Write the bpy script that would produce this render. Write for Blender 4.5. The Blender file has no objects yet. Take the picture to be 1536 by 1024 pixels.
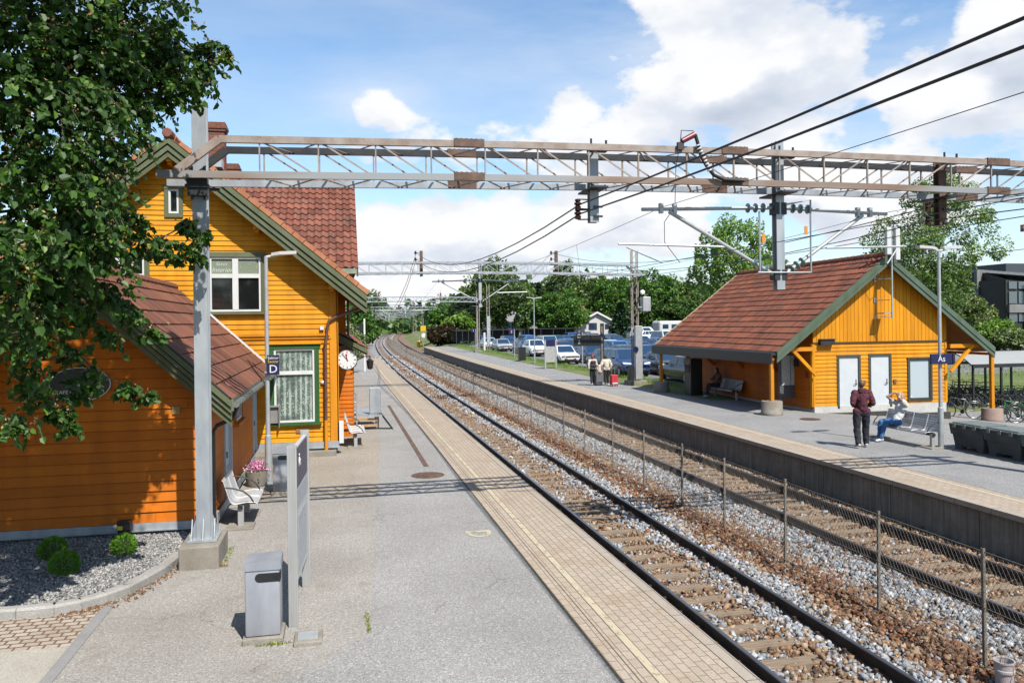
import bpy, bmesh, math, random
import numpy as np
from mathutils import Vector, Matrix, Quaternion
R=math.radians; PI=math.pi
random.seed(7); rng=np.random.default_rng(7)
S=bpy.context.scene; COL=S.collection
WL={}
def link(o): COL.objects.link(o); return o
def V(*a): return Vector(a)
# ---------------------------------------------------------------- mesh builder
class MB:
    def __init__(s): s.v=[]; s.f=[]; s.m=[]; s.uv=[]
    def face(s,pts,m=0,uv=None):
        b=len(s.v); s.v.extend([tuple(p) for p in pts]); s.f.append(tuple(range(b,b+len(pts)))); s.m.append(m); s.uv.append(uv)
    def raw(s,vs,fs,m=0):
        b=len(s.v); s.v.extend([tuple(p) for p in vs])
        for f in fs: s.f.append(tuple(b+i for i in f)); s.m.append(m); s.uv.append(None)
    def box(s,x0,x1,y0,y1,z0,z1,m=0,ch=0.0):
        if ch<=0:
            v=[(x,y,z) for z in (z0,z1) for y in (y0,y1) for x in (x0,x1)]
            s.raw(v,[(0,2,3,1),(4,5,7,6),(0,1,5,4),(2,6,7,3),(0,4,6,2),(1,3,7,5)],m)
        else:
            bm=bmesh.new(); bmesh.ops.create_cube(bm,size=1)
            for q in bm.verts: q.co=V((x0+x1)/2+q.co.x*(x1-x0),(y0+y1)/2+q.co.y*(y1-y0),(z0+z1)/2+q.co.z*(z1-z0))
            bmesh.ops.bevel(bm,geom=bm.edges[:],offset=ch,segments=2,affect='EDGES',profile=.5)
            s.bm(bm,m)
        return s
    def bm(s,bm,m=0):
        bm.verts.index_update()
        s.raw([q.co[:] for q in bm.verts],[[q.index for q in f.verts] for f in bm.faces],m); bm.free()
    def bar(s,p,q,w,h=None,m=0,up=(0,0,1)):
        h=h or w; p=Vector(p); q=Vector(q); d=(q-p)
        if d.length<1e-6: return s
        d.normalize(); u=Vector(up)
        if abs(d.dot(u))>.98: u=V(0,1,0) if abs(d.y)<.9 else V(1,0,0)
        a=d.cross(u).normalized(); b=a.cross(d)
        c=[]
        for e in (p,q):
            for i,j in ((-1,-1),(1,-1),(1,1),(-1,1)): c.append(e+a*(i*w/2)+b*(j*h/2))
        s.raw(c,[(0,1,2,3),(7,6,5,4),(0,4,5,1),(1,5,6,2),(2,6,7,3),(3,7,4,0)],m); return s
    def tube(s,pts,r,n=8,m=0,cap=True):
        pts=[Vector(p) for p in pts]; k=len(pts)
        rs=r if isinstance(r,(list,tuple)) else [r]*k
        b=len(s.v); a=None
        for i,p in enumerate(pts):
            d=(pts[min(i+1,k-1)]-pts[max(i-1,0)]).normalized()
            if a is None:
                u=V(0,0,1) if abs(d.z)<.9 else V(1,0,0); a=d.cross(u).normalized()
            else:
                a=(a-d*a.dot(d)); a=a.normalized() if a.length>1e-6 else d.orthogonal().normalized()
            c=d.cross(a)
            for j in range(n):
                t=2*PI*j/n; s.v.append(tuple(p+(a*math.cos(t)+c*math.sin(t))*rs[i]))
        for i in range(k-1):
            for j in range(n):
                q=(j+1)%n; s.f.append((b+i*n+j,b+i*n+q,b+(i+1)*n+q,b+(i+1)*n+j)); s.m.append(m); s.uv.append(None)
        if cap:
            s.f.append(tuple(b+j for j in reversed(range(n)))); s.m.append(m); s.uv.append(None)
            s.f.append(tuple(b+(k-1)*n+j for j in range(n))); s.m.append(m); s.uv.append(None)
        return s
    def lathe(s,prof,o=(0,0,0),n=20,m=0,axis=(0,0,1)):
        ax=Vector(axis).normalized(); u=ax.orthogonal().normalized(); w=ax.cross(u); o=Vector(o); b=len(s.v)
        for r,z in prof:
            for j in range(n):
                t=2*PI*j/n; s.v.append(tuple(o+ax*z+(u*math.cos(t)+w*math.sin(t))*r))
        for i in range(len(prof)-1):
            for j in range(n):
                q=(j+1)%n; s.f.append((b+i*n+j,b+i*n+q,b+(i+1)*n+q,b+(i+1)*n+j)); s.m.append(m); s.uv.append(None)
        for i,rv in ((0,True),(len(prof)-1,False)):
            if prof[i][0]>1e-5:
                r=list(range(n)); r=r[::-1] if rv else r
                s.f.append(tuple(b+i*n+j for j in r)); s.m.append(m); s.uv.append(None)
        return s
    def ext(s,poly,d,m=0,m2=None):
        # polygon (3d points) extruded by vector d
        d=Vector(d); a=[Vector(p) for p in poly]; n=len(a); b=[p+d for p in a]
        s.raw(a+b,[tuple(reversed(range(n))),tuple(range(n,2*n))]+[(i,(i+1)%n,n+(i+1)%n,n+i) for i in range(n)],m); return s
    def sphere(s,c,r,n=10,m=0,sc=(1,1,1)):
        k=max(4,n//2); pr=[(math.sin(PI*i/k)*1.0,-math.cos(PI*i/k)) for i in range(k+1)]
        b=len(s.v); s.lathe([(p[0],p[1]) for p in pr],(0,0,0),n,m)
        for i in range(b,len(s.v)):
            x,y,z=s.v[i]; s.v[i]=(c[0]+x*r*sc[0],c[1]+y*r*sc[1],c[2]+z*r*sc[2])
        return s
    def xf(s,M,start=0):
        for i in range(start,len(s.v)): s.v[i]=tuple(M@Vector(s.v[i]))
        return s
    def mesh(s,name,mats,off=(0,0,0),smooth=False):
        me=bpy.data.meshes.new(name)
        vs=s.v if off==(0,0,0) else [(a-off[0],b-off[1],c-off[2]) for a,b,c in s.v]
        me.from_pydata(vs,[],s.f)
        for m in (mats if isinstance(mats,(list,tuple)) else [mats]): me.materials.append(getattr(m,'mat',m))
        me.polygons.foreach_set('material_index',s.m)
        if any(u is not None for u in s.uv):
            l=me.uv_layers.new(name='UVMap'); d=[]
            for f,u in zip(s.f,s.uv):
                for i in range(len(f)):
                    q=(0,0) if u is None else (u[i] if isinstance(u[0],(tuple,list)) else u)
                    d.extend(q)
            l.data.foreach_set('uv',d)
        if smooth:
            me.polygons.foreach_set('use_smooth',[True]*len(s.f))
            if smooth!=1:
                try: me.set_sharp_from_angle(angle=R(smooth))
                except Exception: pass
        me.update(); return me
def tag(o,label=None,cat=None,group=None,kind=None):
    if label: o['label']=label
    if cat: o['category']=cat
    if group: o['group']=group
    if kind: o['kind']=kind
    return o
def thing(name,label,cat,loc=(0,0,0),rz=0,group=None):
    o=link(bpy.data.objects.new(name,None)); o.empty_display_size=.2; o.location=loc; o.rotation_euler=(0,0,rz); WL[o]=tuple(loc)
    return tag(o,label,cat,group)
def part(name,mb,mats,parent=None,label=None,local=False,smooth=False):
    off=(0,0,0) if (local or parent is None) else WL.get(parent,(0,0,0))
    o=link(bpy.data.objects.new(name,mb.mesh(name,mats,off,smooth)))
    if parent is not None: o.parent=parent; WL[o]=off
    if label: o['label']=label
    return o
def solo(name,mb,mats,label,cat,group=None,smooth=False,loc=None):
    """a thing that is one mesh, built in world coordinates; origin moved to loc"""
    loc=loc or (0,0,0)
    o=link(bpy.data.objects.new(name,mb.mesh(name,mats,tuple(loc),smooth))); o.location=loc; WL[o]=tuple(loc)
    return tag(o,label,cat,group)
def struct(name,mb,mats,smooth=False,kind='structure',label=None):
    o=link(bpy.data.objects.new(name,mb.mesh(name,mats,(0,0,0),smooth))); o['kind']=kind
    if label: o['label']=label
    return o
KIDS={}
def dup(root,loc,rz=None,label=None,group=None,parent=None):
    c=link(root.copy()); WL[c]=tuple(loc) if loc else WL.get(root)
    if loc is not None: c.location=loc
    if rz is not None: c.rotation_euler=(0,0,rz)
    if label: c['label']=label
    if group: c['group']=group
    if parent is not None: c.parent=parent
    for ch in root.children: dup(ch,None,parent=c)
    return c
# ---------------------------------------------------------------- materials
class NT:
    def __init__(s,name):
        s.mat=bpy.data.materials.new(name); s.mat.use_nodes=True; s.t=s.mat.node_tree
        s.p=s.t.nodes['Principled BSDF']; s.tc=None
    def n(s,ty,**k):
        o=s.t.nodes.new(ty)
        for a,b in k.items(): setattr(o,a,b)
        return o
    def l(s,a,b): s.t.links.new(a,b)
    def co(s,kind='Object'):
        if s.tc is None: s.tc=s.n('ShaderNodeTexCoord')
        return s.tc.outputs[kind]
    def map(s,scale=(1,1,1),kind='Object',rot=(0,0,0)):
        m=s.n('ShaderNodeMapping'); m.inputs['Scale'].default_value=scale; m.inputs['Rotation'].default_value=rot
        s.l(s.co(kind),m.inputs['Vector']); return m.outputs['Vector']
    def noise(s,scale,detail=4,vec=None,rough=.55):
        o=s.n('ShaderNodeTexNoise'); o.inputs['Scale'].default_value=scale; o.inputs['Detail'].default_value=detail; o.inputs['Roughness'].default_value=rough
        s.l(vec if vec is not None else s.co(),o.inputs['Vector']); return o.outputs['Fac']
    def vor(s,scale,vec=None,feature='F1',rand=1):
        o=s.n('ShaderNodeTexVoronoi',feature=feature); o.inputs['Scale'].default_value=scale
        if 'Randomness' in o.inputs: o.inputs['Randomness'].default_value=rand
        s.l(vec if vec is not None else s.co(),o.inputs['Vector']); return o
    def ramp(s,fac,stops):
        o=s.n('ShaderNodeValToRGB'); e=o.color_ramp.elements
        while len(e)<len(stops): e.new(.5)
        for q,(p,c) in zip(e,stops): q.position=p; q.color=(*c,1) if len(c)==3 else c
        s.l(fac,o.inputs['Fac']); return o.outputs['Color']
    def mix(s,fac,a,b,mode='MIX'):
        o=s.n('ShaderNodeMix',data_type='RGBA',blend_type=mode); i=o.inputs
        for sock,val in ((i[0],fac),(i[6],a),(i[7],b)):
            if isinstance(val,(int,float)): sock.default_value=val
            elif isinstance(val,(tuple,list)): sock.default_value=(*val[:3],1)
            else: s.l(val,sock)
        return o.outputs[2]
    def math(s,op,a,b=0.0,clamp=False):
        o=s.n('ShaderNodeMath',operation=op,use_clamp=clamp)
        for sock,val in ((o.inputs[0],a),(o.inputs[1],b)):
            if isinstance(val,(int,float)): sock.default_value=val
            else: s.l(val,sock)
        return o.outputs[0]
    def bump(s,h,strength=.3,dist=.02):
        o=s.n('ShaderNodeBump'); o.inputs['Strength'].default_value=strength; o.inputs['Distance'].default_value=dist
        s.l(h,o.inputs['Height']); s.l(o.outputs['Normal'],s.p.inputs['Normal']); return o
    def base(s,c,k=.56):
        # all base colours are scaled to true albedo for the exposure in use
        i=s.p.inputs['Base Color']
        if isinstance(c,(tuple,list)): i.default_value=(*[x*k for x in c[:3]],1)
        else: s.l(s.mix(1.0,c,(k,k,k),'MULTIPLY') if k!=1 else c,i)
    def set(s,**k):
        for a,b in k.items(): s.p.inputs[a.replace('_',' ')].default_value=b
def M(name,c,c2=None,ns=6,rough=.6,metal=0,bump=0,bs=60,stretch=(1,1,1),lo=.35,hi=.65,bd=.01,spec=.5,detail=5):
    t=NT(name); t.set(Roughness=rough,Metallic=metal); t.p.inputs['Specular IOR Level'].default_value=spec
    if c2 is None: t.base(c)
    else: t.base(t.ramp(t.noise(ns,detail,t.map(stretch)),[(lo,c),(hi,c2)]))
    if bump: t.bump(t.noise(bs,4,t.map(stretch)),bump,bd)
    return t.mat
def wood(name,c,c2,stretch=(1.2,1.2,14),dirt=(.1,.05,.01)):
    t=NT(name); t.set(Roughness=.6); t.p.inputs['Specular IOR Level'].default_value=.22
    a=t.noise(3.5,5,t.map(stretch)); col=t.ramp(a,[(.3,c),(.7,c2)])
    gi=t.n('ShaderNodeNewGeometry'); col=t.mix(1.0,col,t.ramp(gi.outputs['Random Per Island'],[(0,(.86,.84,.80)),(.5,(1,1,1)),(1,(1.06,1.09,1.2))]),'MULTIPLY')
    f=t.noise(1.1,6,t.map((3,3,.35))); col=t.mix(1.0,col,t.ramp(f,[(.32,(.80,.78,.74)),(.55,(1,1,1)),(.75,(1.08,1.10,1.3))]),'MULTIPLY')
    d=t.noise(1.3,6); col=t.mix(t.ramp(d,[(.58,(0,0,0)),(.82,(.45,.45,.45))]),col,[x*.72 for x in c])
    sp=t.noise(38,2,t.map((1,1,.6))); col=t.mix(t.ramp(sp,[(.74,(0,0,0)),(.8,(.6,.6,.6))]),col,dirt)
    t.base(col); t.bump(t.noise(24,4,t.map(stretch)),.25,.006); return t.mat
# asphalt: stone speckle, stains, wear
def asphalt(name,a,b,stain=(.12,.10,.08),sp=1.0):
    t=NT(name); t.set(Roughness=.9); t.p.inputs['Specular IOR Level'].default_value=.25
    col=t.ramp(t.noise(.7,6),[(.35,a),(.66,b)])
    f=t.vor(105); g=t.n('ShaderNodeSeparateColor'); t.l(f.outputs['Color'],g.inputs[0])
    col=t.mix(1.0,col,t.ramp(g.outputs[0],[(.0,(.60,.60,.60)),(.5,(.97,.97,.97)),(.86,(1.12,1.12,1.12)),(1,(1.6*sp,1.6*sp,1.58*sp))]),'MULTIPLY')
    big=t.noise(26,3); col=t.mix(1.0,col,t.ramp(big,[(.3,(.78,.78,.78)),(.7,(1.16,1.16,1.16))]),'MULTIPLY')
    st=t.noise(1.4,8,rough=.7); col=t.mix(t.ramp(st,[(.52,(0,0,0)),(.70,(.6,.6,.6))]),col,stain)
    dn=t.n('ShaderNodeTexNoise'); dn.inputs['Scale'].default_value=1.5; dn.inputs['Detail'].default_value=6; t.l(t.co(),dn.inputs['Vector'])
    dv=t.n('ShaderNodeVectorMath',operation='MULTIPLY_ADD'); t.l(dn.outputs['Color'],dv.inputs[0]); dv.inputs[1].default_value=(.9,.9,.9); t.l(t.co(),dv.inputs[2])
    ck=t.vor(.33,dv.outputs[0],feature='DISTANCE_TO_EDGE'); cm=t.math('MULTIPLY',t.math('LESS_THAN',ck.outputs['Distance'],.0022),t.math('GREATER_THAN',t.noise(.5,3),.50)); col=t.mix(t.math('MULTIPLY',cm,.38),col,(.07,.065,.05))
    spv=t.vor(1.7); col=t.mix(t.math('MULTIPLY',t.math('LESS_THAN',spv.outputs['Distance'],.035),.45),col,(.08,.075,.07))
    t.base(col); t.bump(g.outputs[0],.5,.006); return t.mat
def concrete(name,a,b,rough=.85,streak=False,bs=50,bump=.35):
    t=NT(name); t.set(Roughness=rough); t.p.inputs['Specular IOR Level'].default_value=.25
    col=t.ramp(t.noise(2.2,8,rough=.65),[(.33,a),(.68,b)])
    if streak:
        s=t.noise(3,5,t.map((5,5,.25))); col=t.mix(1.0,col,t.ramp(s,[(.35,(.72,.71,.69)),(.65,(1.12,1.12,1.12))]),'MULTIPLY')
    sp=t.noise(90,2); col=t.mix(1.0,col,t.ramp(sp,[(.3,(.7,.7,.7)),(.7,(1.25,1.25,1.25))]),'MULTIPLY')
    t.base(col); t.bump(t.noise(bs,5),bump,.01); return t.mat
def bricks(name,w,h,c1,c2,mortar,ms=.006,off=.5,vary=.5,kind='Object',rot=(0,0,0),bump=.6,stain=(.16,.10,.05),squash=1):
    t=NT(name); t.set(Roughness=.88); t.p.inputs['Specular IOR Level'].default_value=.25
    b=t.n('ShaderNodeTexBrick'); b.offset=off; b.inputs['Scale'].default_value=1; b.inputs['Brick Width'].default_value=w; b.inputs['Row Height'].default_value=h
    b.inputs['Mortar Size'].default_value=ms; b.inputs['Mortar Smooth'].default_value=.2; b.inputs['Bias'].default_value=0
    b.inputs['Color1'].default_value=(*c1,1); b.inputs['Color2'].default_value=(*c2,1); b.inputs['Mortar'].default_value=(*mortar,1)
    t.l(t.map((1,1,1),kind,rot),b.inputs['Vector'])
    col=b.outputs['Color']; sp=t.noise(70,3); col=t.mix(1.0,col,t.ramp(sp,[(.3,(.75,.75,.75)),(.7,(1.2,1.2,1.2))]),'MULTIPLY')
    st=t.noise(1.1,7,rough=.7); col=t.mix(t.ramp(st,[(.5,(0,0,0)),(.72,(.55,.55,.55))]),col,stain)
    t.base(col)
    h2=t.mix(.25,b.outputs['Fac'],t.noise(60,3)); iv=t.math('SUBTRACT',1.0,h2); t.bump(iv,bump,.012); return t.mat
def tiles_mat(name,stops,moss=(.05,.05,.035),moss_amt=.5):
    t=NT(name); t.set(Roughness=.8); t.p.inputs['Specular IOR Level'].default_value=.3
    fl=t.n('ShaderNodeVectorMath',operation='FLOOR'); t.l(t.co('UV'),fl.inputs[0])
    w=t.n('ShaderNodeTexWhiteNoise',noise_dimensions='2D'); t.l(fl.outputs[0],w.inputs['Vector'])
    col=t.ramp(w.outputs['Value'],stops)
    n=t.noise(1.6,7,rough=.68); col=t.mix(t.ramp(n,[(.48,(0,0,0)),(.75,(moss_amt,)*3)]),col,moss)
    s=t.noise(45,3); col=t.mix(1.0,col,t.ramp(s,[(.3,(.7,.7,.7)),(.72,(1.25,1.25,1.25))]),'MULTIPLY')
    t.base(col); t.bump(t.noise(70,3),.3,.006); return t.mat
def leafmat(name,a,b,c=None,trans=.35,rough=.5,k=1.):
    t=NT(name); t.set(Roughness=rough); t.p.inputs['Specular IOR Level'].default_value=.35
    at=t.n('ShaderNodeAttribute',attribute_name='tint'); st=[(0,a),(.75,b)]
    if c: st.append((1,c))
    col=t.ramp(at.outputs['Fac'],st); t.base(col,k)
    tr=t.n('ShaderNodeBsdfTranslucent'); kk=t.mix(1.0,col,(1.25*k,1.4*k,.5*k),'MULTIPLY'); t.l(kk,tr.inputs['Color'])
    mx=t.n('ShaderNodeMixShader'); mx.inputs[0].default_value=trans; out=t.t.nodes['Material Output']
    t.l(t.p.outputs[0],mx.inputs[1]); t.l(tr.outputs[0],mx.inputs[2]); t.l(mx.outputs[0],out.inputs['Surface']); return t.mat
def attrmat(name,rough=.85):
    t=NT(name); t.set(Roughness=rough); t.p.inputs['Specular IOR Level'].default_value=.3
    at=t.n('ShaderNodeAttribute',attribute_name='col'); sp=t.noise(60,3)
    t.base(t.mix(1.0,at.outputs['Color'],t.ramp(sp,[(.3,(.75,.75,.75)),(.7,(1.2,1.2,1.2))]),'MULTIPLY')); return t.mat
def glassy(name,c,rough=.06,spec=.9):
    t=NT(name); t.set(Roughness=rough); t.p.inputs['Specular IOR Level'].default_value=spec; t.base(c); return t.mat
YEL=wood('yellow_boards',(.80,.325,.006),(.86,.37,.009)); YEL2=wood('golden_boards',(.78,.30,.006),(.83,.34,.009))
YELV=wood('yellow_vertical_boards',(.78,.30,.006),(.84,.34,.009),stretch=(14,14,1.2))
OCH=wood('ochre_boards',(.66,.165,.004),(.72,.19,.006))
ORG=wood('orange_trim',(.72,.27,.012),(.78,.31,.014))
GRN=wood('green_trim',(.030,.115,.028),(.038,.135,.035),dirt=(.02,.05,.02))
OLV=wood('olive_trim',(.125,.145,.075),(.165,.185,.095),dirt=(.05,.06,.03))
SAGE=wood('sage_barge_board',(.10,.145,.095),(.125,.17,.115),dirt=(.04,.06,.04))
WHT=M('white_paint',(.74,.74,.72),(.80,.80,.79),5,.45,bump=.1,bs=30)
DOORW=M('white_door_paint',(.62,.66,.69),(.68,.71,.74),3,.4)
GALV=M('galvanised_steel',(.38,.42,.465),(.53,.565,.595),5,.45,.3,bump=.1,bs=20,stretch=(1,1,.3))
GALV2=M('pale_galvanised_steel',(.46,.485,.495),(.58,.60,.61),4,.4,.3)
RUST=M('rusty_steel',(.28,.20,.155),(.42,.36,.32),4,.7,.2,bump=.25,bs=30,lo=.3,hi=.6)
RUSTD=M('dark_rusty_steel',(.11,.06,.04),(.20,.12,.085),6,.75,.2,bump=.3,bs=40)
DARK=M('dark_steel',(.03,.032,.036),(.05,.052,.056),5,.5,.4)
BLK=M('black_plastic',(.012,.012,.013),(.022,.022,.023),8,.4)
CABLE=M('black_cable',(.012,.012,.012),None,rough=.5)
COPPER=M('weathered_wire',(.07,.06,.055),None,rough=.55,metal=.4)
BROWNP=M('brown_downpipe',(.14,.055,.035),(.19,.08,.05),6,.45,.1)
SOFF=wood('soffit_boards',(.30,.10,.012),(.36,.13,.015))
GLASS=glassy('window_glass',(.012,.014,.014))
ALU=M('brushed_aluminium',(.50,.50,.49),(.60,.60,.58),6,.42,.35,stretch=(2,2,.2))
NAVY=M('navy_sign',(.012,.014,.085),None,rough=.35)
TXTW=M('sign_white',(.82,.82,.82),None,rough=.5)
TXTY=M('sign_yellow',(.75,.58,.10),None,rough=.5)
BRICK=bricks('chimney_brick',.24,.075,(.20,.055,.03),(.30,.09,.05),(.22,.17,.14),.008,rot=(PI/2,0,0))
CONC=concrete('weathered_concrete',(.24,.21,.17),(.38,.35,.30))
CONCL=concrete('pale_concrete',(.42,.40,.37),(.55,.53,.50))
CONCW=concrete('platform_wall_concrete',(.27,.24,.20),(.37,.335,.285),streak=True)
PLINTH=concrete('grey_plinth',(.22,.23,.24),(.33,.34,.35))
WHPL=concrete('white_plinth',(.55,.54,.50),(.68,.67,.64))
# ---------------------------------------------------------------- camera
FPX=1200.; TH=math.atan(260/1200.); RHO=R(.7); HC=3.55
cam=bpy.data.cameras.new('camera'); co=link(bpy.data.objects.new('camera',cam)); S.camera=co
cam.sensor_width=36; cam.lens=36*FPX/1536; cam.shift_y=-28/1536; cam.clip_end=4000; cam.clip_start=.05
co.location=(0,0,HC)
co.rotation_euler=(Matrix.Rotation(-TH,3,'Z')@Matrix.Rotation(PI/2,3,'X')@Matrix.Rotation(-RHO,3,'Z')).to_euler()
cT,sT=math.cos(TH),math.sin(TH)
def at(px,py,Y):
    """world point that stands at distance Y and shows at a photo pixel (used to read far scenery off the photograph)"""
    x=(px-768)/FPX; y=(484-py)/FPX
    X=x*math.cos(RHO)+y*math.sin(RHO); Z=-x*math.sin(RHO)+y*math.cos(RHO)
    rx,ry=X*cT+sT,-X*sT+cT; t=Y/ry
    return (rx*t,Y,HC+Z*t)
def cx(Y): return 0. if Y<50 else (Y-50)**2/5700.
# ---------------------------------------------------------------- light and sky
SUN_EL,SUN_AZ=R(52),R(19)   # sun behind the viewer and to the right
sd=V(math.sin(SUN_AZ)*math.cos(SUN_EL),-math.cos(SUN_AZ)*math.cos(SUN_EL),math.sin(SUN_EL))
sl=bpy.data.lights.new('sun','SUN'); sl.energy=5.0; sl.angle=R(.5); sl.color=(1,.95,.87)
so=link(bpy.data.objects.new('sun',sl)); so.rotation_euler=sd.to_track_quat('Z','Y').to_euler(); so.location=(10,-30,60)
w=bpy.data.worlds.new('World'); S.world=w; w.use_nodes=True
class WT(NT):
    def __init__(s,tree): s.t=tree; s.tc=None
W=WT(w.node_tree); bg=w.node_tree.nodes['Background']; wo=w.node_tree.nodes['World Output']
sky=W.n('ShaderNodeTexSky',sky_type='NISHITA'); sky.sun_disc=False; sky.sun_elevation=SUN_EL; sky.sun_rotation=PI-SUN_AZ
sky.air_density=1.0; sky.dust_density=.6; sky.ozone_density=1.6
tint=W.mix(1.0,sky.outputs[0],(.90,1.03,1.08),'MULTIPLY')
W.l(tint,bg.inputs['Color']); bg.inputs['Strength'].default_value=.10
sep=W.n('ShaderNodeSeparateXYZ'); W.l(W.co('Generated'),sep.inputs[0])
def node_rot():
    m=W.n('ShaderNodeMapping'); m.vector_type='POINT'; m.inputs['Rotation'].default_value=(0,0,TH); W.l(W.co('Generated'),m.inputs[0]); s=W.n('ShaderNodeSeparateXYZ'); W.l(m.outputs[0],s.inputs[0]); return m,s
mp,sp_=node_rot()
az=W.math('ARCTAN2',sp_.outputs[0],sp_.outputs[1]); el=W.math('ARCSINE',sp_.outputs[2])
cmb=W.n('ShaderNodeCombineXYZ'); W.l(az,cmb.inputs[0]); W.l(el,cmb.inputs[1])
ael=cmb.outputs[0]
# wide smooth banks of cloud (azimuth, elevation, half widths, weight), broken up by noise
BANKS=[(.25,.36,.16,.10,1.0),(.29,.26,.20,.09,1.0),(.60,.44,.42,.14,.98),(.66,.30,.20,.12,.95),(.50,.245,.13,.07,1.0),(-.165,.262,.075,.035,.82),(.085,.265,.055,.035,.78),(.13,.33,.10,.05,.50),
 (-.09,.105,.19,.08,.82),(.12,.125,.28,.08,.80),(.42,.15,.30,.08,.80),(-.30,.42,.12,.05,.22),(-.42,.24,.14,.05,.46),(-.85,.3,.3,.15,.5),(.02,.225,.36,.05,.47),(.40,.33,.5,.10,.50),
 (0,.02,.95,.06,.9)]
acc=None
for a,e,wa,we,k in BANKS:
    d=W.n('ShaderNodeVectorMath',operation='SUBTRACT'); W.l(ael,d.inputs[0]); d.inputs[1].default_value=(a,e,0)
    d2=W.n('ShaderNodeVectorMath',operation='MULTIPLY'); W.l(d.outputs[0],d2.inputs[0]); d2.inputs[1].default_value=(1/wa,1/we,0)
    ln=W.n('ShaderNodeVectorMath',operation='DOT_PRODUCT'); W.l(d2.outputs[0],ln.inputs[0]); W.l(d2.outputs[0],ln.inputs[1])
    g=W.math('MULTIPLY',W.math('POWER',2.71828,W.math('MULTIPLY',ln.outputs['Value'],-.9)),k)
    acc=g if acc is None else W.math('MAXIMUM',acc,g)
back=W.math('MULTIPLY',W.math('LESS_THAN',sp_.outputs[1],.15),.10); acc=W.math('MAXIMUM',acc,back)   # behind the viewer: scattered cover
def stretchv(x,y,z,off=0):
    m=W.n('ShaderNodeMapping'); m.inputs['Scale'].default_value=(x,y,z); m.inputs['Location'].default_value=(off,off*.7,off*.3); W.l(mp.outputs[0],m.inputs[0]); return m.outputs[0]
n1=W.noise(6.2,10,stretchv(1,1,1.7),.56); n2=W.noise(3.4,5,stretchv(1,1,2.2,.7),.55); n1b=W.noise(4.6,10,stretchv(1,1,1.9,.0),.58); wisp=W.noise(3.0,8,stretchv(.8,1.6,3.6,.3),.62); hole=W.noise(2.1,6,stretchv(1,1,2.4,2.3),.55)
dens=W.math('ADD',W.math('SUBTRACT',acc,.44),W.math('ADD',W.math('MULTIPLY',W.math('SUBTRACT',n1,.5),2.5),W.math('MULTIPLY',W.math('SUBTRACT',hole,.5),1.9)))
sm=W.n('ShaderNodeMapRange',interpolation_type='SMOOTHSTEP'); W.l(dens,sm.inputs[0]); sm.inputs[1].default_value=-.06; sm.inputs[2].default_value=.22
# same field a little higher up: where it is denser above, this is a shaded base; where it thins, a sunlit head
up=W.n('ShaderNodeMapping'); up.inputs['Scale'].default_value=(1,1,1.7); up.inputs['Location'].default_value=(0,0,.06); W.l(mp.outputs[0],up.inputs[0]); nu=W.noise(6.2,6,up.outputs[0],.5)
nl=W.noise(6.2,6,stretchv(1,1,1.7),.5)
base=W.math('ADD',W.math('MULTIPLY',W.math('SUBTRACT',nu,nl),3.4),W.math('MULTIPLY',W.math('SUBTRACT',n2,.47),2.1))
veil=W.math('MULTIPLY',W.math('MULTIPLY',W.math('SUBTRACT',wisp,.34,True),2.2,True),W.math('ADD',W.math('MULTIPLY',acc,.85),.22))
hz_=W.n('ShaderNodeMapRange'); W.l(sp_.outputs[2],hz_.inputs[0]); hz_.inputs[1].default_value=.0; hz_.inputs[2].default_value=.20; hz_.inputs[3].default_value=.62; hz_.inputs[4].default_value=.0   # pale air low over the horizon
cov=W.math('MAXIMUM',W.math('MAXIMUM',sm.outputs[0],veil,True),hz_.outputs[0],True)
cov=W.math('MULTIPLY',cov,W.math('GREATER_THAN',sp_.outputs[2],-.02))
cc=W.ramp(W.math('ADD',W.math('MULTIPLY',base,W.math('ADD',W.math('MULTIPLY',dens,1.2,True),.15)),.36),[(.0,(1,1,1)),(.30,(.97,.98,1)),(.55,(.76,.81,.90)),(1,(.52,.59,.71))])
bg2=W.n('ShaderNodeBackground'); W.l(cc,bg2.inputs['Color']); bg2.inputs['Strength'].default_value=.54
mx=W.n('ShaderNodeMixShader'); W.l(cov,mx.inputs[0]); W.l(bg.outputs[0],mx.inputs[1]); W.l(bg2.outputs[0],mx.inputs[2]); W.l(mx.outputs[0],wo.inputs['Surface'])
S.view_settings.view_transform='Standard'; S.view_settings.look='None'; S.view_settings.exposure=.9; S.view_settings.gamma=1
S.cycles.max_bounces=8; S.cycles.transparent_max_bounces=12
# ---------------------------------------------------------------- text
def text_mesh(body,size,mat,name='lettering',ext=.004,align='CENTER',shear=0,bold=0):
    c=bpy.data.curves.new(name,'FONT'); c.body=body; c.size=size; c.extrude=ext; c.align_x=align; c.align_y='CENTER'; c.shear=shear; c.offset=bold; c.resolution_u=3
    o=bpy.data.objects.new('tmp',c); COL.objects.link(o); dg=bpy.context.evaluated_depsgraph_get()
    me=bpy.data.meshes.new_from_object(o.evaluated_get(dg)); me.name=name; bpy.data.objects.remove(o); bpy.data.curves.remove(c)
    me.materials.clear(); me.materials.append(mat); return me
def letter(body,size,mat,parent,pos,rz=0,rx=PI/2,name='lettering',local=False,**k):
    me=text_mesh(body,size,mat,name,**k); o=link(bpy.data.objects.new(name,me)); o.parent=parent
    b=(0,0,0) if local else WL.get(parent,(0,0,0))
    o.location=(pos[0]-b[0],pos[1]-b[1],pos[2]-b[2]); o.rotation_euler=(rx,0,rz); return o
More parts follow.
